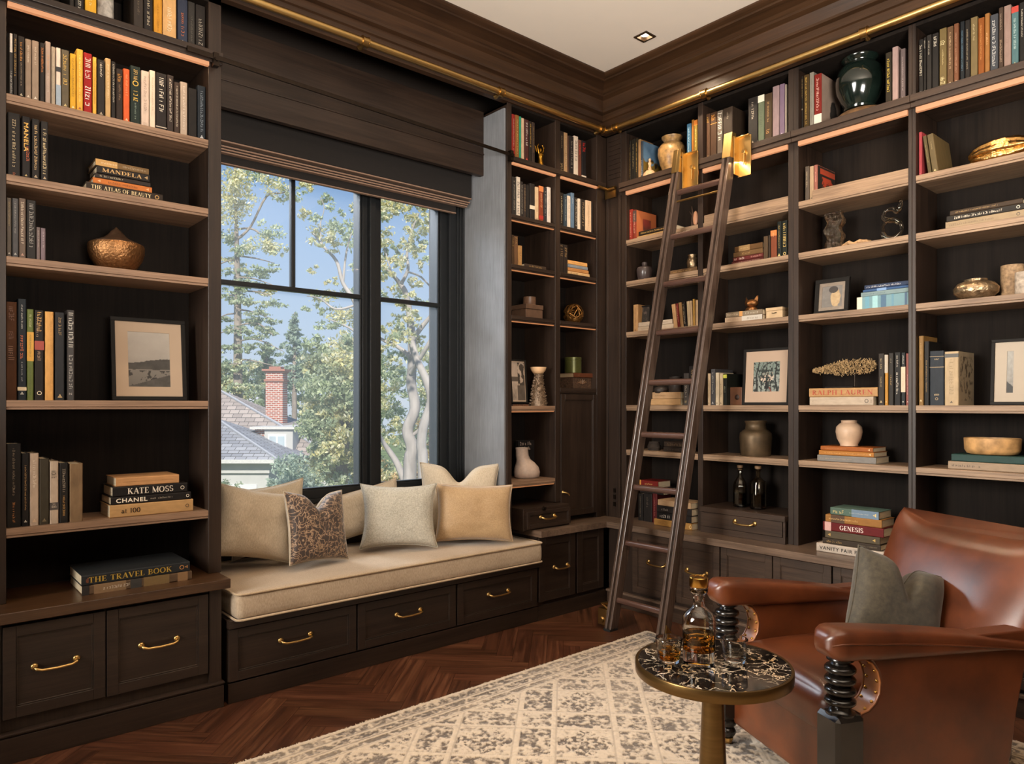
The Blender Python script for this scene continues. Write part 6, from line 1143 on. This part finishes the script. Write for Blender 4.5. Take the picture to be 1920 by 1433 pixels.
# ------------------------------------------------------------------ leather armchair
def leather(name, a, b2, rough=.3):
    m, nt, b = newmat(name); n1 = noise(nt, coords(nt), 5, 4, .6); n2 = noise(nt, coords(nt), 160, 3)
    nt.links.new(ramp(nt, [(.3, a), (.7, b2)], n1), b.inputs['Base Color']); b.inputs['Coat Weight'].default_value = .25; b.inputs['Coat Roughness'].default_value = .3
    r = nd(nt, 'ShaderNodeMapRange', inp={'To Min': rough-.06, 'To Max': rough+.14}); nt.links.new(n1, r.inputs[0]); nt.links.new(r.outputs[0], b.inputs['Roughness']); bump(nt, b, n2, .08, .002); return m
LEA = leather('brown_leather', '3f1d0e', '683418'); LEB = leather('tan_leather_edge', '7d4a26', 'a8693a', .35); EBO = mat('ebonised_wood', '14100d', .22, var=.2, scale=20, coat=.4)
fv = -.963*RGT-.27*FWD; cc = .935*RGT+2.54*FWD-fv*.335
ch = thing('armchair', 'brown leather armchair with turned black arm posts and brass nails', 'chair', (cc.x, cc.y, 0), math.atan2(fv.y, fv.x))
NB = mat('brass_nail', 'b08240', .3, 1, .1, 80)
weld(obj('seat', soft(-.33, .345, -.268, .268, .27, .432, .055, .03, (30, 26, 12)), LEA, ch, smooth=180))
mb = soft(.25, .335, -.285, .285, .105, .375, .02, 0, (8, 24, 12)); weld(obj('front_apron', mb, LEA, ch, smooth=180)); weld(obj('rear_frame', soft(-.42, .26, -.27, .27, .11, .30, .02, 0, (14, 14, 8)), LEA, ch, smooth=180))
def nail(loc, r, proto=[]):
    """domed brass nail, pointing along the chair's forward axis"""
    if not proto:
        mb = MB().lathe([(1, 0), (.75, .6), (0, .9)], n=10); mb.v = [(z, x, y) for x, y, z in mb.v]; proto.append(obj('nail', mb, NB, ch, smooth=70)); o = proto[0]
    else: o = proto[0].copy(); C.objects.link(o)
    o.location = loc; o.scale = (r, r, r); o.parent = ch
for i in range(52): nail((.3352, -.275+.55*i/51, .372), .0046)
# back: inclined upholstered slab with soft horns
mb = MB(); bw_, bt_ = .355, .155
def backf(u, v):
    a = 2*PI*v; ca, sa = math.cos(a), math.sin(a); e = .28
    s_ = (abs(ca)**e*(1 if ca > 0 else -1), abs(sa)**.75*(1 if sa > 0 else -1))
    z = .36+.512*u; hw = bw_*(1-.10*(1-u)**2)*(1-.05*max(0, (u-.9)/.1)**3); th = bt_/2*(1-.25*u)*(1-.75*max(0, (u-.86)/.14)**2.4)
    xo = -.325-.17*u-.05*u*u; y = s_[0]*hw; x = xo+s_[1]*th*(1-.35*abs(s_[0])**3)
    z += .05*u**8*abs(s_[0])**4-.014*u**6; x += .018*math.sin(PI*u)*(1 if sa > 0 else 0)*(1-s_[0]**2)
    return (x, y, z)
mb.grid(backf, 36, 64, wv=True); n = len(mb.v); top = [35*64+j for j in range(64)]; mb.f += [tuple(top), tuple(range(63, -1, -1))]; mb.m += [0, 0]
obj('backrest', mb, LEA, ch, smooth=180)
sp = [backf(u, v) for u, v in [(i/24*.93+.05, .045) for i in range(25)]]; obj('seam', MB().tube([(x+.004, y, z) for x, y, z in sp], .0025, 6), LEA, ch, smooth=80)
for sg in (1, -1):
    yc = .315*sg; W2 = .058
    def arm(u, v):
        a = 2*PI*v; x = .41-.78*u; nose = min(1, (u/.055))**.5 if u < .055 else 1
        zt = .668-.055*u-.05*u*u; zb = .565-.02*u if u < .2 else .561-.02*u
        c, h = (zt+zb)/2, (zt-zb)/2*(.35+.65*nose); w = W2*(.45+.55*nose)*(1+.05*math.sin(PI*min(1, u*3)))
        ca, sa = math.cos(a), math.sin(a); return (x, yc+w*abs(ca)**.42*(1 if ca > 0 else -1), c+h*abs(sa)**.5*(1 if sa > 0 else -1))
    mb = MB(); mb.grid(arm, 44, 32, wv=True); mb.f += [tuple(range(31, -1, -1)), tuple(43*32+j for j in range(32))]; mb.m += [0, 0]; obj('armrest', mb, LEA, ch, smooth=180)
    pts = [arm(i/30*.97+.015, .06 if sg > 0 else .44) for i in range(31)]; obj('piping', MB().tube([(x, y+sg*.0015, z-.02) for x, y, z in pts], .003, 6), LEA, ch, smooth=80)
    curve = [(.30+.0, .572), (.272, .566), (.243, .548), (.222, .520), (.213, .487), (.217, .452), (.233, .424), (.258, .405), (.285, .398)]
    prof = curve+[(.29, .39), (.29, .11), (-.28, .09), (-.31, .2), (-.335, .34), (-.375, .50), (-.405, .585), (-.37, .60), (-.1, .60), (.2, .60)]
    mb = MB().extr(prof, (0, yc-.036, 0), (0, yc+.036, 0), (1, 0, 0), (0, 0, 1)); obj('side_panel', mb, LEA, ch, bevel=.012, seg=3, smooth=50)
    mb = MB(); k = len(curve)
    mb.add([(x+.0035, yc+q, z) for x, z in curve for q in (-.034, .034)], [(2*i, 2*i+1, 2*i+3, 2*i+2) for i in range(k-1)])
    for q in (-.034, .034): mb.tube([(x+.003, yc+q, z) for x, z in curve], .004, 6)
    obj('edge_band', mb, LEB, ch, smooth=60)
    for q in (-.022, .022):
        for i in range(1, k-1): x, z = curve[i]; nail((x+.004, yc+q, z), .0062)
    o = (.335, yc); P_ = [(.034, .572), (.040, .566), (.040, .558), (.026, .552), (.030, .545)]
    for k in range(4): zc = .530-.033*k; P_ += [(.026, zc+.0165), (.031, zc+.0145), (.041, zc+.010), (.0465, zc+.004), (.0465, zc-.004), (.041, zc-.010), (.031, zc-.0145)]
    P_ += [(.036, .402), (.045, .398), (.045, .392), (.03, .388)]; obj('arm_post', MB().lathe(P_[::-1], (o[0], o[1], 0), 32), EBO, ch, smooth=60)
    mb = MB(); h = .052; mb.box((o[0]-h, yc-h, .12), (o[0]+h, yc+h, .395)); leg = obj('front_leg', mb, EBO, ch, bevel=.012, seg=1)
    obj('turned_foot', MB().lathe([(.022, .04), (.03, .05), (.036, .062), (.03, .074), (.024, .08), (.036, .092), (.038, .104), (.03, .118), (.03, .125)], (o[0], o[1], 0), 28), EBO, leg, smooth=60)
    obj('brass_cup', MB().lathe([(.015, RUGT), (.019, .02), (.022, .03), (.024, .04), (.0, .041)], (o[0], o[1], 0), 24), BRASS, leg, smooth=50)
    mb = MB().tube([(-.36, yc, .12), (-.40, yc, RUGT+.014)], [.026, .018], 12); obj('rear_leg', mb, EBO, ch, smooth=50)
pz = onT(1668, 1214, 2.60)
pillow('cushion', 'dark olive velvet cushion resting on the leather armchair', .37, .32, .15, VELG, pz, YAW-PI/2+math.radians(8), math.radians(-16), math.radians(21), dent=.30, pinch=.06, dw=.16, wr=.004)
# ------------------------------------------------------------------ outside the window
GZ = -4.6
struct('ground', MB().box((-60, 5.5, GZ-.2), (80, 120, GZ)), mat('garden_grass', '6d7a4a', .95, var=.3, scale=.6))
m, nt, b = newmat('leaves'); a = nd(nt, 'ShaderNodeVertexColor', layer_name='col'); nt.links.new(a.outputs[0], b.inputs['Base Color']); b.inputs['Roughness'].default_value = .6; b.inputs['Specular IOR Level'].default_value = .25
tr = nd(nt, 'ShaderNodeBsdfTranslucent'); nt.links.new(a.outputs[0], tr.inputs[0]); mx = nd(nt, 'ShaderNodeMixShader', inp={0: .5}); nt.links.new(b.outputs[0], mx.inputs[1]); nt.links.new(tr.outputs[0], mx.inputs[2]); nt.links.new(mx.outputs[0], nt.nodes['Material Output'].inputs[0]); LEAF = m
BARK = mat('bark_grey', 'a39a92', .9, var=.25, scale=6, bmp=.4, stretch=(1, 1, .3)); BARKB = mat('bark_brown', '8a7d70', .9, var=.25, scale=6, bmp=.3, stretch=(1, 1, .3))
rl = np.random.RandomState(8)
PAL = {'y': ['ebe3ba', 'e2d79c', 'd4d0a0', 'f0ebd2', 'c2c698'], 'g': ['bcc49c', 'ccd2ac', 'aab68e', 'dadec0', '9aa684'], 'b': ['a4b4a0', 'b4c2ac', '93a492', 'c2ccb8'], 'o': ['e6c48c', 'e0cc9c', 'd8b484', 'd0c8a0'], 'c': ['a8b490', 'b8c29e', 'ccd0ac', '98a486']}  # leaf colours paled towards cream to stand for outdoor haze
def foliage(parent, clumps, size, flat=.9):
    """leaves scattered through clumps given as (px, py, rx, ry, distance, count, palette)"""
    V, F, K = [], [], []; o = 0
    for px, py, rx, ry, t, n, pal in clumps:
        n = int(n*1.7); c = onT(px, py, t); k = t/FOC; q = max(4, n//22); d = rl.normal(size=(q, 3)); d /= np.linalg.norm(d, axis=1)[:, None]; d *= rl.rand(q, 1)**.4*1.12; d = d[rl.randint(0, q, n)]+rl.normal(size=(n, 3))*.17
        P = np.array(c)+(d[:, :1]*rx*k)*np.array(RGT)+(d[:, 1:2]*(rx+ry)/2*k*flat)*np.array(FWD)+(d[:, 2:]*ry*k)*np.array((0, 0, 1))
        u = rl.normal(size=(n, 3)); u /= np.linalg.norm(u, axis=1)[:, None]; w = rl.normal(size=(n, 3)); w -= (w*u).sum(1)[:, None]*u; w /= np.linalg.norm(w, axis=1)[:, None]
        s = size*(.45+.6*rl.rand(n, 1)); V.append(np.stack([P-u*s, P+w*s*.45, P+u*s, P-w*s*.45], 1).reshape(-1, 3))
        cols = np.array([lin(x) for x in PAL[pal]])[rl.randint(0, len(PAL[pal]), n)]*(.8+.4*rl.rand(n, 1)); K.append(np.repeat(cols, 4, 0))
        F.append(np.arange(n*4).reshape(n, 4)+o); o += n*4
    mb = MB(); V = np.concatenate(V); mb.v = V.tolist(); mb.f = np.concatenate(F).tolist(); mb.m = [0]
    return obj('foliage', mb, LEAF, parent, world=True, colors=np.clip(np.concatenate(K), 0, 1))
def limbs(parent, paths, m):
    """trunk and boughs: each path a list of (px, py, distance, radius in metres)"""
    mb = MB()
    for p in paths:
        pts = [onT(q[0], q[1], q[2]) for q in p]; sm, rs = [], []
        for i in range(len(pts)-1):
            for f in (0, .25, .5, .75): 
                P = [pts[max(0, min(len(pts)-1, i+k))] for k in (-1, 0, 1, 2)]
                sm.append(.5*((2*P[1])+(P[2]-P[0])*f+(2*P[0]-5*P[1]+4*P[2]-P[3])*f*f+(3*P[1]-P[0]-3*P[2]+P[3])*f**3)); rs.append(p[i][3]*(1-f)+p[i+1][3]*f)
        sm.append(pts[-1]); rs.append(p[-1][3]); mb.tube(sm, rs, 8)
    return obj('trunk', mb, m, parent, world=True, smooth=80)
def base(px, py, t): p = onT(px, py, t); return (p.x, p.y, GZ)
def gy(t): return HOR+(EYE-GZ)*FOC/t
rr = random.Random(4)
# big pale-barked tree filling the right pane
t = 14.5; T = thing('tree', 'large pale barked tree with sparse yellow leaves, right window pane', 'tree', base(770, 900, t), group='trees outside the window')
P = [[(772, gy(t), t, 0.1768), (768, 907, t, 0.1428), (773, 843, t, 0.1292), (764, 807, t, 0.1156), (778, 766, t, 0.1088), (771, 720, t+.1, 0.1020), (773, 679, t+.1, 0.0952), (771, 620, t+.2, 0.0816), (762, 555, t+.2, 0.0612), (749, 531, t+.2, 0.0476), (735, 515, t, 0.0306), (718, 500, t-.2, 0.0204), (690, 480, t-.3, 0.0136)],
     [(790, gy(t), t-.3, 0.1360), (793, 900, t-.3, 0.1088), (790, 837, t-.3, 0.1020), (794, 800, t-.3, 0.0952), (808, 752, t-.3, 0.0884), (800, 715, t-.3, 0.0816), (782, 675, t-.2, 0.0680), (772, 640, t, 0.0612)],
     [(760, 907, t+.3, 0.0816), (745, 870, t+.4, 0.0680), (731, 848, t+.4, 0.0612), (716, 825, t+.4, 0.0408), (700, 790, t+.4, 0.0272)],
     [(771, 640, t, 0.0680), (784, 622, t, 0.0544), (805, 596, t, 0.0408), (822, 575, t, 0.0340), (850, 545, t, 0.0204)], [(752, 533, t, 0.0408), (765, 505, t, 0.0340), (763, 478, t, 0.0272), (770, 440, t, 0.0204), (785, 400, t, 0.0136)], [(770, 700, t, 0.0476), (795, 660, t-.3, 0.0408), (812, 630, t-.4, 0.0340), (830, 610, t-.5, 0.0204)],
     [(771, 670, t, 0.0544), (745, 650, t+.3, 0.0408), (722, 640, t+.3, 0.0340), (700, 625, t+.3, 0.0204)], [(800, 760, t-.3, 0.0408), (825, 745, t-.3, 0.0272), (845, 735, t-.3, 0.0204)], [(765, 510, t, 0.0204), (790, 520, t, 0.0204), (815, 548, t, 0.0136)], [(735, 515, t, 0.0204), (722, 470, t, 0.0136), (712, 440, t, 0.0082)], [(770, 820, t, 0.0408), (795, 800, t, 0.0340), (820, 790, t, 0.0272), (845, 775, t, 0.0204)]]
limbs(T, P, BARK)
cl = [(rr.uniform(700, 842), rr.uniform(370, 660), rr.uniform(9, 20), rr.uniform(7, 14), t+rr.uniform(-1.2, 1.2), rr.randint(26, 60), rr.choice('yyyg')) for _ in range(92)]
cl += [(rr.uniform(700, 842), rr.uniform(375, 440), 22, 14, t+rr.uniform(-1, 1), 90, 'y') for _ in range(12)]
cl += [(rr.uniform(700, 842), rr.uniform(640, 880), rr.uniform(14, 26), rr.uniform(10, 18), t+1.6+rr.uniform(0, 2), 90, rr.choice('yygg')) for _ in range(34)]
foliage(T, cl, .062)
# slender tree whose boughs cross the left sash
t = 13; T = thing('tree', 'slender leaning tree crossing the left sash beside the post', 'tree', base(690, 700, t), group='trees outside the window')
limbs(T, [[(700, gy(t), t, .12), (697, 800, t, .1), (690, 650, t, .07), (668, 572, t, .045), (643, 531, t, .035), (631, 490, t, .03), (605, 461, t, .022), (587, 437, t, .012)], [(643, 531, t, .025), (650, 470, t, .018), (662, 430, t, .012)], [(668, 572, t, .025), (630, 580, t, .02), (600, 560, t, .012), (575, 555, t, .008)], [(605, 461, t, .015), (600, 425, t, .012), (608, 390, t, .008), (600, 370, t, .006)], [(690, 640, t, .03), (655, 615, t, .02), (620, 600, t, .012)]], BARK)
cl = []
for x, y, rx, ry, n in ((600, 440, 26, 18, 170), (640, 430, 28, 16, 150), (625, 460, 26, 12, 120), (662, 450, 20, 22, 130), (570, 395, 16, 14, 70), (608, 380, 22, 12, 90), (580, 350, 18, 12, 70), (600, 410, 18, 8, 50), (650, 395, 14, 10, 40), (672, 400, 14, 20, 80), (605, 555, 30, 12, 130), (640, 590, 34, 16, 190), (660, 545, 22, 14, 110), (590, 580, 18, 10, 60), (620, 610, 26, 10, 110), (672, 590, 18, 24, 120), (590, 505, 10, 8, 30), (670, 500, 16, 12, 60), (625, 530, 14, 8, 40), (560, 360, 12, 8, 30), (660, 350, 14, 8, 40)):
    cl.append((x, y, rx, ry, t+rr.uniform(-.5, .5), int(n*1.15), rr.choice('ygy')))
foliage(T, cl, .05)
# larch with sparse tiers on the left
t = 43; T = thing('tree', 'tall larch with yellow green tiers at the left of window', 'tree', base(446, 900, t), group='trees outside the window')
P = [[(447, gy(t), t, 0.4370), (446, 800, t, 0.3220), (446, 650, t, 0.2530), (445, 520, t, 0.1840), (443, 420, t, 0.1150), (440, 300, t, 0.0690)], [(443, 450, t, 0.0920), (470, 425, t, 0.0690), (500, 368, t, 0.0644), (530, 362, t, 0.0460), (555, 350, t, 0.0230)], [(444, 430, t, 0.0690), (475, 430, t, 0.0575), (505, 455, t, 0.0460), (515, 470, t, 0.0230)]]
for y in (480, 520, 545, 580, 610, 640, 675):
    P.append([(446, y, t, 0.0575), (446+rr.uniform(25, 45), y+rr.uniform(-4, 6), t-.3, 0.0414), (446+rr.uniform(60, 95), y+rr.uniform(0, 24), t-.5, 0.0184)]); P.append([(446, y+8, t, 0.0575), (425, y+10, t, 0.0414), (400, y+22, t, 0.0230)])
limbs(T, P, BARKB)
cl = [(x, y, rx, ry, t+rr.uniform(-1.2, 1.2), n, pl) for x, y, rx, ry, n, pl in ((440, 345, 34, 30, 520, 'y'), (425, 395, 36, 34, 480, 'y'), (455, 375, 26, 18, 260, 'y'), (470, 325, 22, 14, 130, 'g'), (515, 350, 30, 22, 240, 'y'), (535, 370, 22, 14, 120, 'g'), (495, 320, 16, 10, 60, 'g'), (430, 440, 30, 16, 200, 'g'), (505, 430, 28, 16, 200, 'g'), (500, 460, 34, 16, 240, 'y'), (455, 465, 26, 14, 160, 'g'), (440, 490, 30, 8, 120, 'y'), (520, 470, 16, 12, 80, 'y'))]
for y in (505, 535, 560, 590, 620, 650, 685, 715): cl += [(446+rr.uniform(-30, 64), y+rr.uniform(-6, 14), rr.uniform(18, 34), rr.uniform(5, 9), t-.3+rr.uniform(-.5, .5), 95, rr.choice('ygcc')) for _ in range(5)]
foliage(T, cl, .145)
def conifer(label, x, y0, y1, hw, t, n, pal, sz):
    T = thing('tree', label, 'tree', base(x, y1, t), group='trees outside the window'); limbs(T, [[(x, gy(t), t, .2), (x, y1, t, .14), (x, y0, t, .02)]], BARKB)
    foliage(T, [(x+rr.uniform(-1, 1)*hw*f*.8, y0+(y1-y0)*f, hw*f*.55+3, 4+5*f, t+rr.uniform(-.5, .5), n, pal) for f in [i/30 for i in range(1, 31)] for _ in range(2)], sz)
conifer('small pointed conifer against the sky behind the chimney', 552, 586, 730, 44, 40.5, 34, 'b', .15)
conifer('dark narrow conifer left of the brick chimney', 500, 640, 730, 22, 46.5, 26, 'c', .16)
def bush(label, clumps, t, sz, cat='shrub', name='shrub', trunk=None):
    T = thing(name, label, cat, base(clumps[0][0], clumps[0][1], t), group='bushes and treetops outside' if name == 'shrub' else 'trees outside the window')
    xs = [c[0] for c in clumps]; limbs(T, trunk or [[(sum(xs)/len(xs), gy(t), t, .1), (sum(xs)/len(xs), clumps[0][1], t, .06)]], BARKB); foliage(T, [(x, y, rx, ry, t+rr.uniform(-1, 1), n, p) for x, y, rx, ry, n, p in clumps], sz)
C3 = [(rr.uniform(575, 700), rr.uniform(640, 905), rr.uniform(18, 34), rr.uniform(14, 24), 210, rr.choice('ggyyc')) for _ in range(58)]
C3 = [c for c in C3 if c[0]-c[2] > 556]
bush('broad yellow green tree filling the lower middle of window', C3+[(640, 650, 40, 24, 420, 'y'), (670, 690, 40, 40, 520, 'y'), (610, 720, 36, 30, 420, 'g'), (650, 800, 50, 50, 800, 'g'), (600, 800, 36, 36, 420, 'c'), (665, 870, 36, 36, 420, 'g')], 19, .085, 'tree', 'tree',
     [[(640, gy(19), 19, .2), (642, 850, 19, .16), (655, 760, 19, .1), (640, 690, 19, .04)], [(650, 790, 19, .06), (690, 730, 18.6, .03)], [(648, 800, 19, .06), (612, 765, 18.6, .03)]])
bush('round blue green shrub in front of the neighbouring house', [(rr.uniform(520, 600), rr.uniform(880, 935), 24, 18, 260, rr.choice('bbc')) for _ in range(14)]+[(550, 880, 36, 26, 420, 'b')], 15, .055)
bush('small green shrub at the lower left corner of window', [(428, 925, 22, 22, 260, 'c'), (440, 940, 20, 18, 200, 'b')], 15, .05)
bush('autumn coloured undergrowth below the pale barked tree', [(rr.uniform(700, 840), rr.uniform(850, 930), 26, 18, 200, rr.choice('ooyg')) for _ in range(22)], 26, .1)
bush('golden shrub at the right edge of window', [(rr.uniform(800, 850), rr.uniform(780, 860), 20, 18, 200, rr.choice('yyo')) for _ in range(9)], 20, .08)
bush('far green treetops behind the house on the left', [(rr.uniform(395, 520), rr.uniform(690, 790), 24, 18, 150, rr.choice('ccgyb')) for _ in range(34)], 56, .21)
bush('far mixed treetops behind the post and right pane', [(rr.uniform(545, 850), rr.uniform(680, 800), 24, 20, 130, rr.choice('gcyyb')) for _ in range(52)], 52, .19)
# neighbouring house
STUC = mat('white_stucco', 'b4b1ab', .9, var=.05, scale=2); ROOF1 = 0
def tiles(name, a, b2):
    m, nt, b = newmat(name); v = coords(nt); br = nd(nt, 'ShaderNodeTexBrick', inp={'Scale': 1, 'Mortar Size': .012, 'Brick Width': .42, 'Row Height': .2, 'Color1': (*lin(a), 1), 'Color2': (*lin(b2), 1), 'Mortar': (*lin('4a4440'), 1)})
    nt.links.new(v, br.inputs['Vector']); nt.links.new(br.outputs['Color'], b.inputs['Base Color']); b.inputs['Roughness'].default_value = .9; return m
SHB, SHG = tiles('brown_shingles', 'a89a90', '8a7e76'), tiles('grey_shingles', '9a999b', '7c7c80')
m, nt, b = newmat('red_brick'); mp = coords(nt, rot=(PI/2, 0, 0)); br = nd(nt, 'ShaderNodeTexBrick', inp={'Scale': 1, 'Mortar Size': .014, 'Brick Width': .22, 'Row Height': .085, 'Color1': (*lin('a8553f'), 1), 'Color2': (*lin('8a4534'), 1), 'Mortar': (*lin('c0b4a8'), 1)})
nt.links.new(mp, br.inputs['Vector']); nt.links.new(br.outputs['Color'], b.inputs['Base Color']); b.inputs['Roughness'].default_value = .9; BRICK = m
ht = 27.0; hp = onT(470, 862, ht); H = thing('house', 'neighbouring white house with shingled roofs and brick chimney', 'house', (hp.x, hp.y, GZ), YAW-PI/2)
X_ = lambda px, y=0: ((px-960)*(ht+y)-(470-960)*ht)/FOC
Z_ = lambda py, y=0: EYE-(py-HOR)*(ht+y)/FOC-GZ
zE = Z_(868); WHT = mat('eave_white', 'c4c0b8', .8)
obj('wall', MB().box((-9, .4, 0), (X_(497), 8, zE)), STUC, H); obj('eave', MB().box((-9.2, -.05, zE-.02), (X_(519), 5.8, zE+.12)), WHT, H)
obj('cornice', MB().box((-9.1, .3, zE-.42), (X_(500), 5.8, zE-.02)), STUC, H); obj('wall_panel', MB().box((-9, .36, 0), (X_(475), .4, zE-.85)), mat('grey_stucco', 'c9c8c6', .9, var=.04), H)
def hip(x1, z0, yf, yb, xr, yr_, zr, m):
    """hipped roof whose right hip climbs from the front eave corner to the ridge end"""
    mb = MB().add([(-14, yf, z0), (x1, yf, z0), (x1, yb, z0), (-14, yb, z0), (-14, yr_, zr), (xr, yr_, zr)], [(0, 1, 5, 4), (1, 2, 5), (2, 3, 4, 5), (0, 4, 3), (0, 3, 2, 1)]); r = obj('roof', mb, m, H)
    obj('hip_ridge', MB().tube([(x1, yf, z0+.02), (xr, yr_, zr+.03)], .06, 6), mat('ridge_tile', '9a9a9e', .8), r)
hip(X_(521), zE+.1, 0, 5.6, X_(400, 2.8), 2.8, Z_(782, 2.8), SHG)
hip(X_(640, 3.2), Z_(864, 3.2), 3.2, 10.4, X_(400, 6.8), 6.8, Z_(726, 6.8), SHB)
obj('wall', MB().box((-9, 3.6, 0), (X_(620, 3.6), 10, Z_(866, 3.6))), STUC, H)
cy = 5.6; c0, c1 = X_(498, cy), X_(530, cy); zc0, zc1 = Z_(830, cy), Z_(698, cy)
cm = obj('chimney', MB().box((c0, cy, zc0), (c1, cy+.7, zc1)), BRICK, H)
mb = MB().box((c0-.06, cy-.06, zc1-.42), (c1+.06, cy+.76, zc1-.32)); mb.box((c0-.05, cy-.05, zc1-.02), (c1+.05, cy+.75, zc1+.05)); mb.box((c0-.13, cy-.13, zc1+.05), (c1+.13, cy+.83, zc1+.14)); mb.box((c0+.12, cy+.1, zc1+.14), (c1-.12, cy+.6, zc1+.26)); obj('cap', mb, mat('chimney_cap', '9c6a58', .85, var=.15), cm)
dy = 3.25; d0, d1, zb, zt_ = X_(496, dy), X_(549, dy), Z_(862, dy), Z_(805, dy)
dm = obj('dormer', MB().box((d0, dy, zb), (d1, dy+3, zt_)), STUC, H); obj('dormer_roof', MB().box((X_(470, dy), dy-.12, zt_), (X_(553, dy), dy+3.1, zt_+.1)), WHT, dm)
obj('brick_cheek', MB().box((X_(476, dy), dy+.15, zb), (d0-.005, dy+2.6, zt_)), BRICK, dm)
wf = obj('window', MB().box((X_(503, dy), dy-.05, Z_(857, dy)), (X_(537, dy), dy, Z_(815, dy))), mat('window_white', 'f4f2ee', .6), dm)
mb = MB()
for a, c in ((505.5, 518.5), (521.5, 534.5)): mb.box((X_(a, dy), dy-.06, Z_(854, dy)), (X_(c, dy), dy-.04, Z_(818, dy)))
obj('pane', mb, mat('pane_pale', 'a9b4b8', .15, var=.1, scale=3), wf)
F = thing('house', 'white gabled house far off behind the trees', 'house', tuple(onT(450, 755, 60)[:2])+(GZ,), YAW-PI/2); q = 60/FOC
obj('wall', MB().box((-26*q, 0, 0), (24*q, 6, EYE-(762-HOR)*q-GZ)), STUC, F); obj('roof', MB().add([(-28*q, -.3, EYE-(762-HOR)*q-GZ), (26*q, -.3, EYE-(762-HOR)*q-GZ), (26*q, 6, EYE-(762-HOR)*q-GZ), (-28*q, 6, EYE-(762-HOR)*q-GZ), (-28*q, 3, EYE-(744-HOR)*q-GZ), (26*q, 3, EYE-(744-HOR)*q-GZ)], [(0, 1, 5, 4), (2, 3, 4, 5), (1, 2, 5), (3, 0, 4), (0, 3, 2, 1)]), mat('pale_roof', 'b8b4b4', .9), F)
# ------------------------------------------------------------------ light
def area(name, loc, target, sx, sy, power, col, spread=180):
    l = bpy.data.lights.new(name, 'AREA'); l.shape = 'RECTANGLE'; l.size = sx; l.size_y = sy; l.energy = power; l.color = col; l.spread = math.radians(spread)
    o = bpy.data.objects.new(name, l); C.objects.link(o); o.location = loc
    o.rotation_euler = (Vector(target)-Vector(loc)).to_track_quat('-Z', 'Y').to_euler(); return o
def spot(name, loc, target, power, col, ang=70, blend=.6, rad=.03):
    l = bpy.data.lights.new(name, 'SPOT'); l.energy = power; l.color = col; l.spot_size = math.radians(ang); l.spot_blend = blend; l.shadow_soft_size = rad
    o = bpy.data.objects.new(name, l); C.objects.link(o); o.location = loc
    o.rotation_euler = (Vector(target)-Vector(loc)).to_track_quat('-Z', 'Y').to_euler(); return o
w = bpy.data.worlds.new('sky'); sc.world = w; w.use_nodes = True; nt = w.node_tree; bg = nt.nodes['Background']
tc = nd(nt, 'ShaderNodeTexCoord'); sx = nd(nt, 'ShaderNodeSeparateXYZ'); nt.links.new(tc.outputs['Generated'], sx.inputs[0])
nt.links.new(ramp(nt, [(0, 'd2dde8'), (.12, 'b9cfe8'), (.32, '8db3e2'), (.7, '5f8ccb')], sx.outputs[2]), bg.inputs[0]); bg.inputs[1].default_value = 1.0
s = bpy.data.lights.new('sun', 'SUN'); s.energy = 6.5; s.angle = math.radians(3); s.color = (1, .95, .86)
so = bpy.data.objects.new('sun', s); C.objects.link(so); so.rotation_euler = Vector((.45, .62, -.64)).to_track_quat('-Z', 'Y').to_euler()
WARM = (1, .70, .42); 
area('added_sky_fill', (.3, 6.5, 5.0), (2.4, 3.3, .9), 3.5, 2.6, 560, (.88, .94, 1), 120)  # added lamp outside above the window, boosts the daylight indoors
area('left_key_light', (-1.75, 2.1, 1.9), (3.8, .7, 1.0), 1.6, 2.0, 118, (1, .95, .87), 100)  # soft key added on the left; that wall has no window
area('added_uplight', (.6, -.9, 1.7), (1.4, .4, 3.5), 1.2, 1.2, 190, (1, .93, .84), 130)  # unseen fill pointing up, added to brighten ceiling and crown
spot('downlight_beam', (DLX, DLY, CEIL-.01), (DLX+.25, DLY-.25, 0), 60, (1, .78, .54), 120)
for x, y in ((3.414, 1.45), (2.0, 2.74), (.75, 2.74)): spot('downlight_beam', (x, y, CEIL-.01), (x, y, 0), 26, WARM, 95)
for loc, tg, ln, pw, rz in (((.72, 3.40, 2.9), (.72, 3.5, 2.4), .74, 1.5, 0), ((3.13, 3.41, 2.86), (3.13, 3.5, 2.3), .36, .7, 0), ((3.55, 3.41, 2.86), (3.55, 3.5, 2.3), .34, .7, 0)):
    area('led_line', loc, tg, ln, .015, pw, WARM)
for y, ln in ((2.94, .56), (2.33, .54), (1.70, .55), (1.1, .56)):
    o = area('led_line', (3.84, y, 2.79), (3.95, y, 2.2), .015, ln, 1.2, WARM)
v = sc.view_settings; v.view_transform = 'Standard'; v.look = 'None'; v.exposure = 0; v.gamma = 1; v.use_curve_mapping = False
sc.cycles.use_denoising = True
try: sc.cycles.denoiser = 'OPENIMAGEDENOISE'
except Exception: pass
sc.cycles.max_bounces = 8; sc.cycles.diffuse_bounces = 3; sc.cycles.glossy_bounces = 3; sc.cycles.transmission_bounces = 7; sc.cycles.transparent_max_bounces = 12
sc.cycles.caustics_reflective = False; sc.cycles.caustics_refractive = False; sc.cycles.sample_clamp_indirect = 4; sc.cycles.blur_glossy = .5
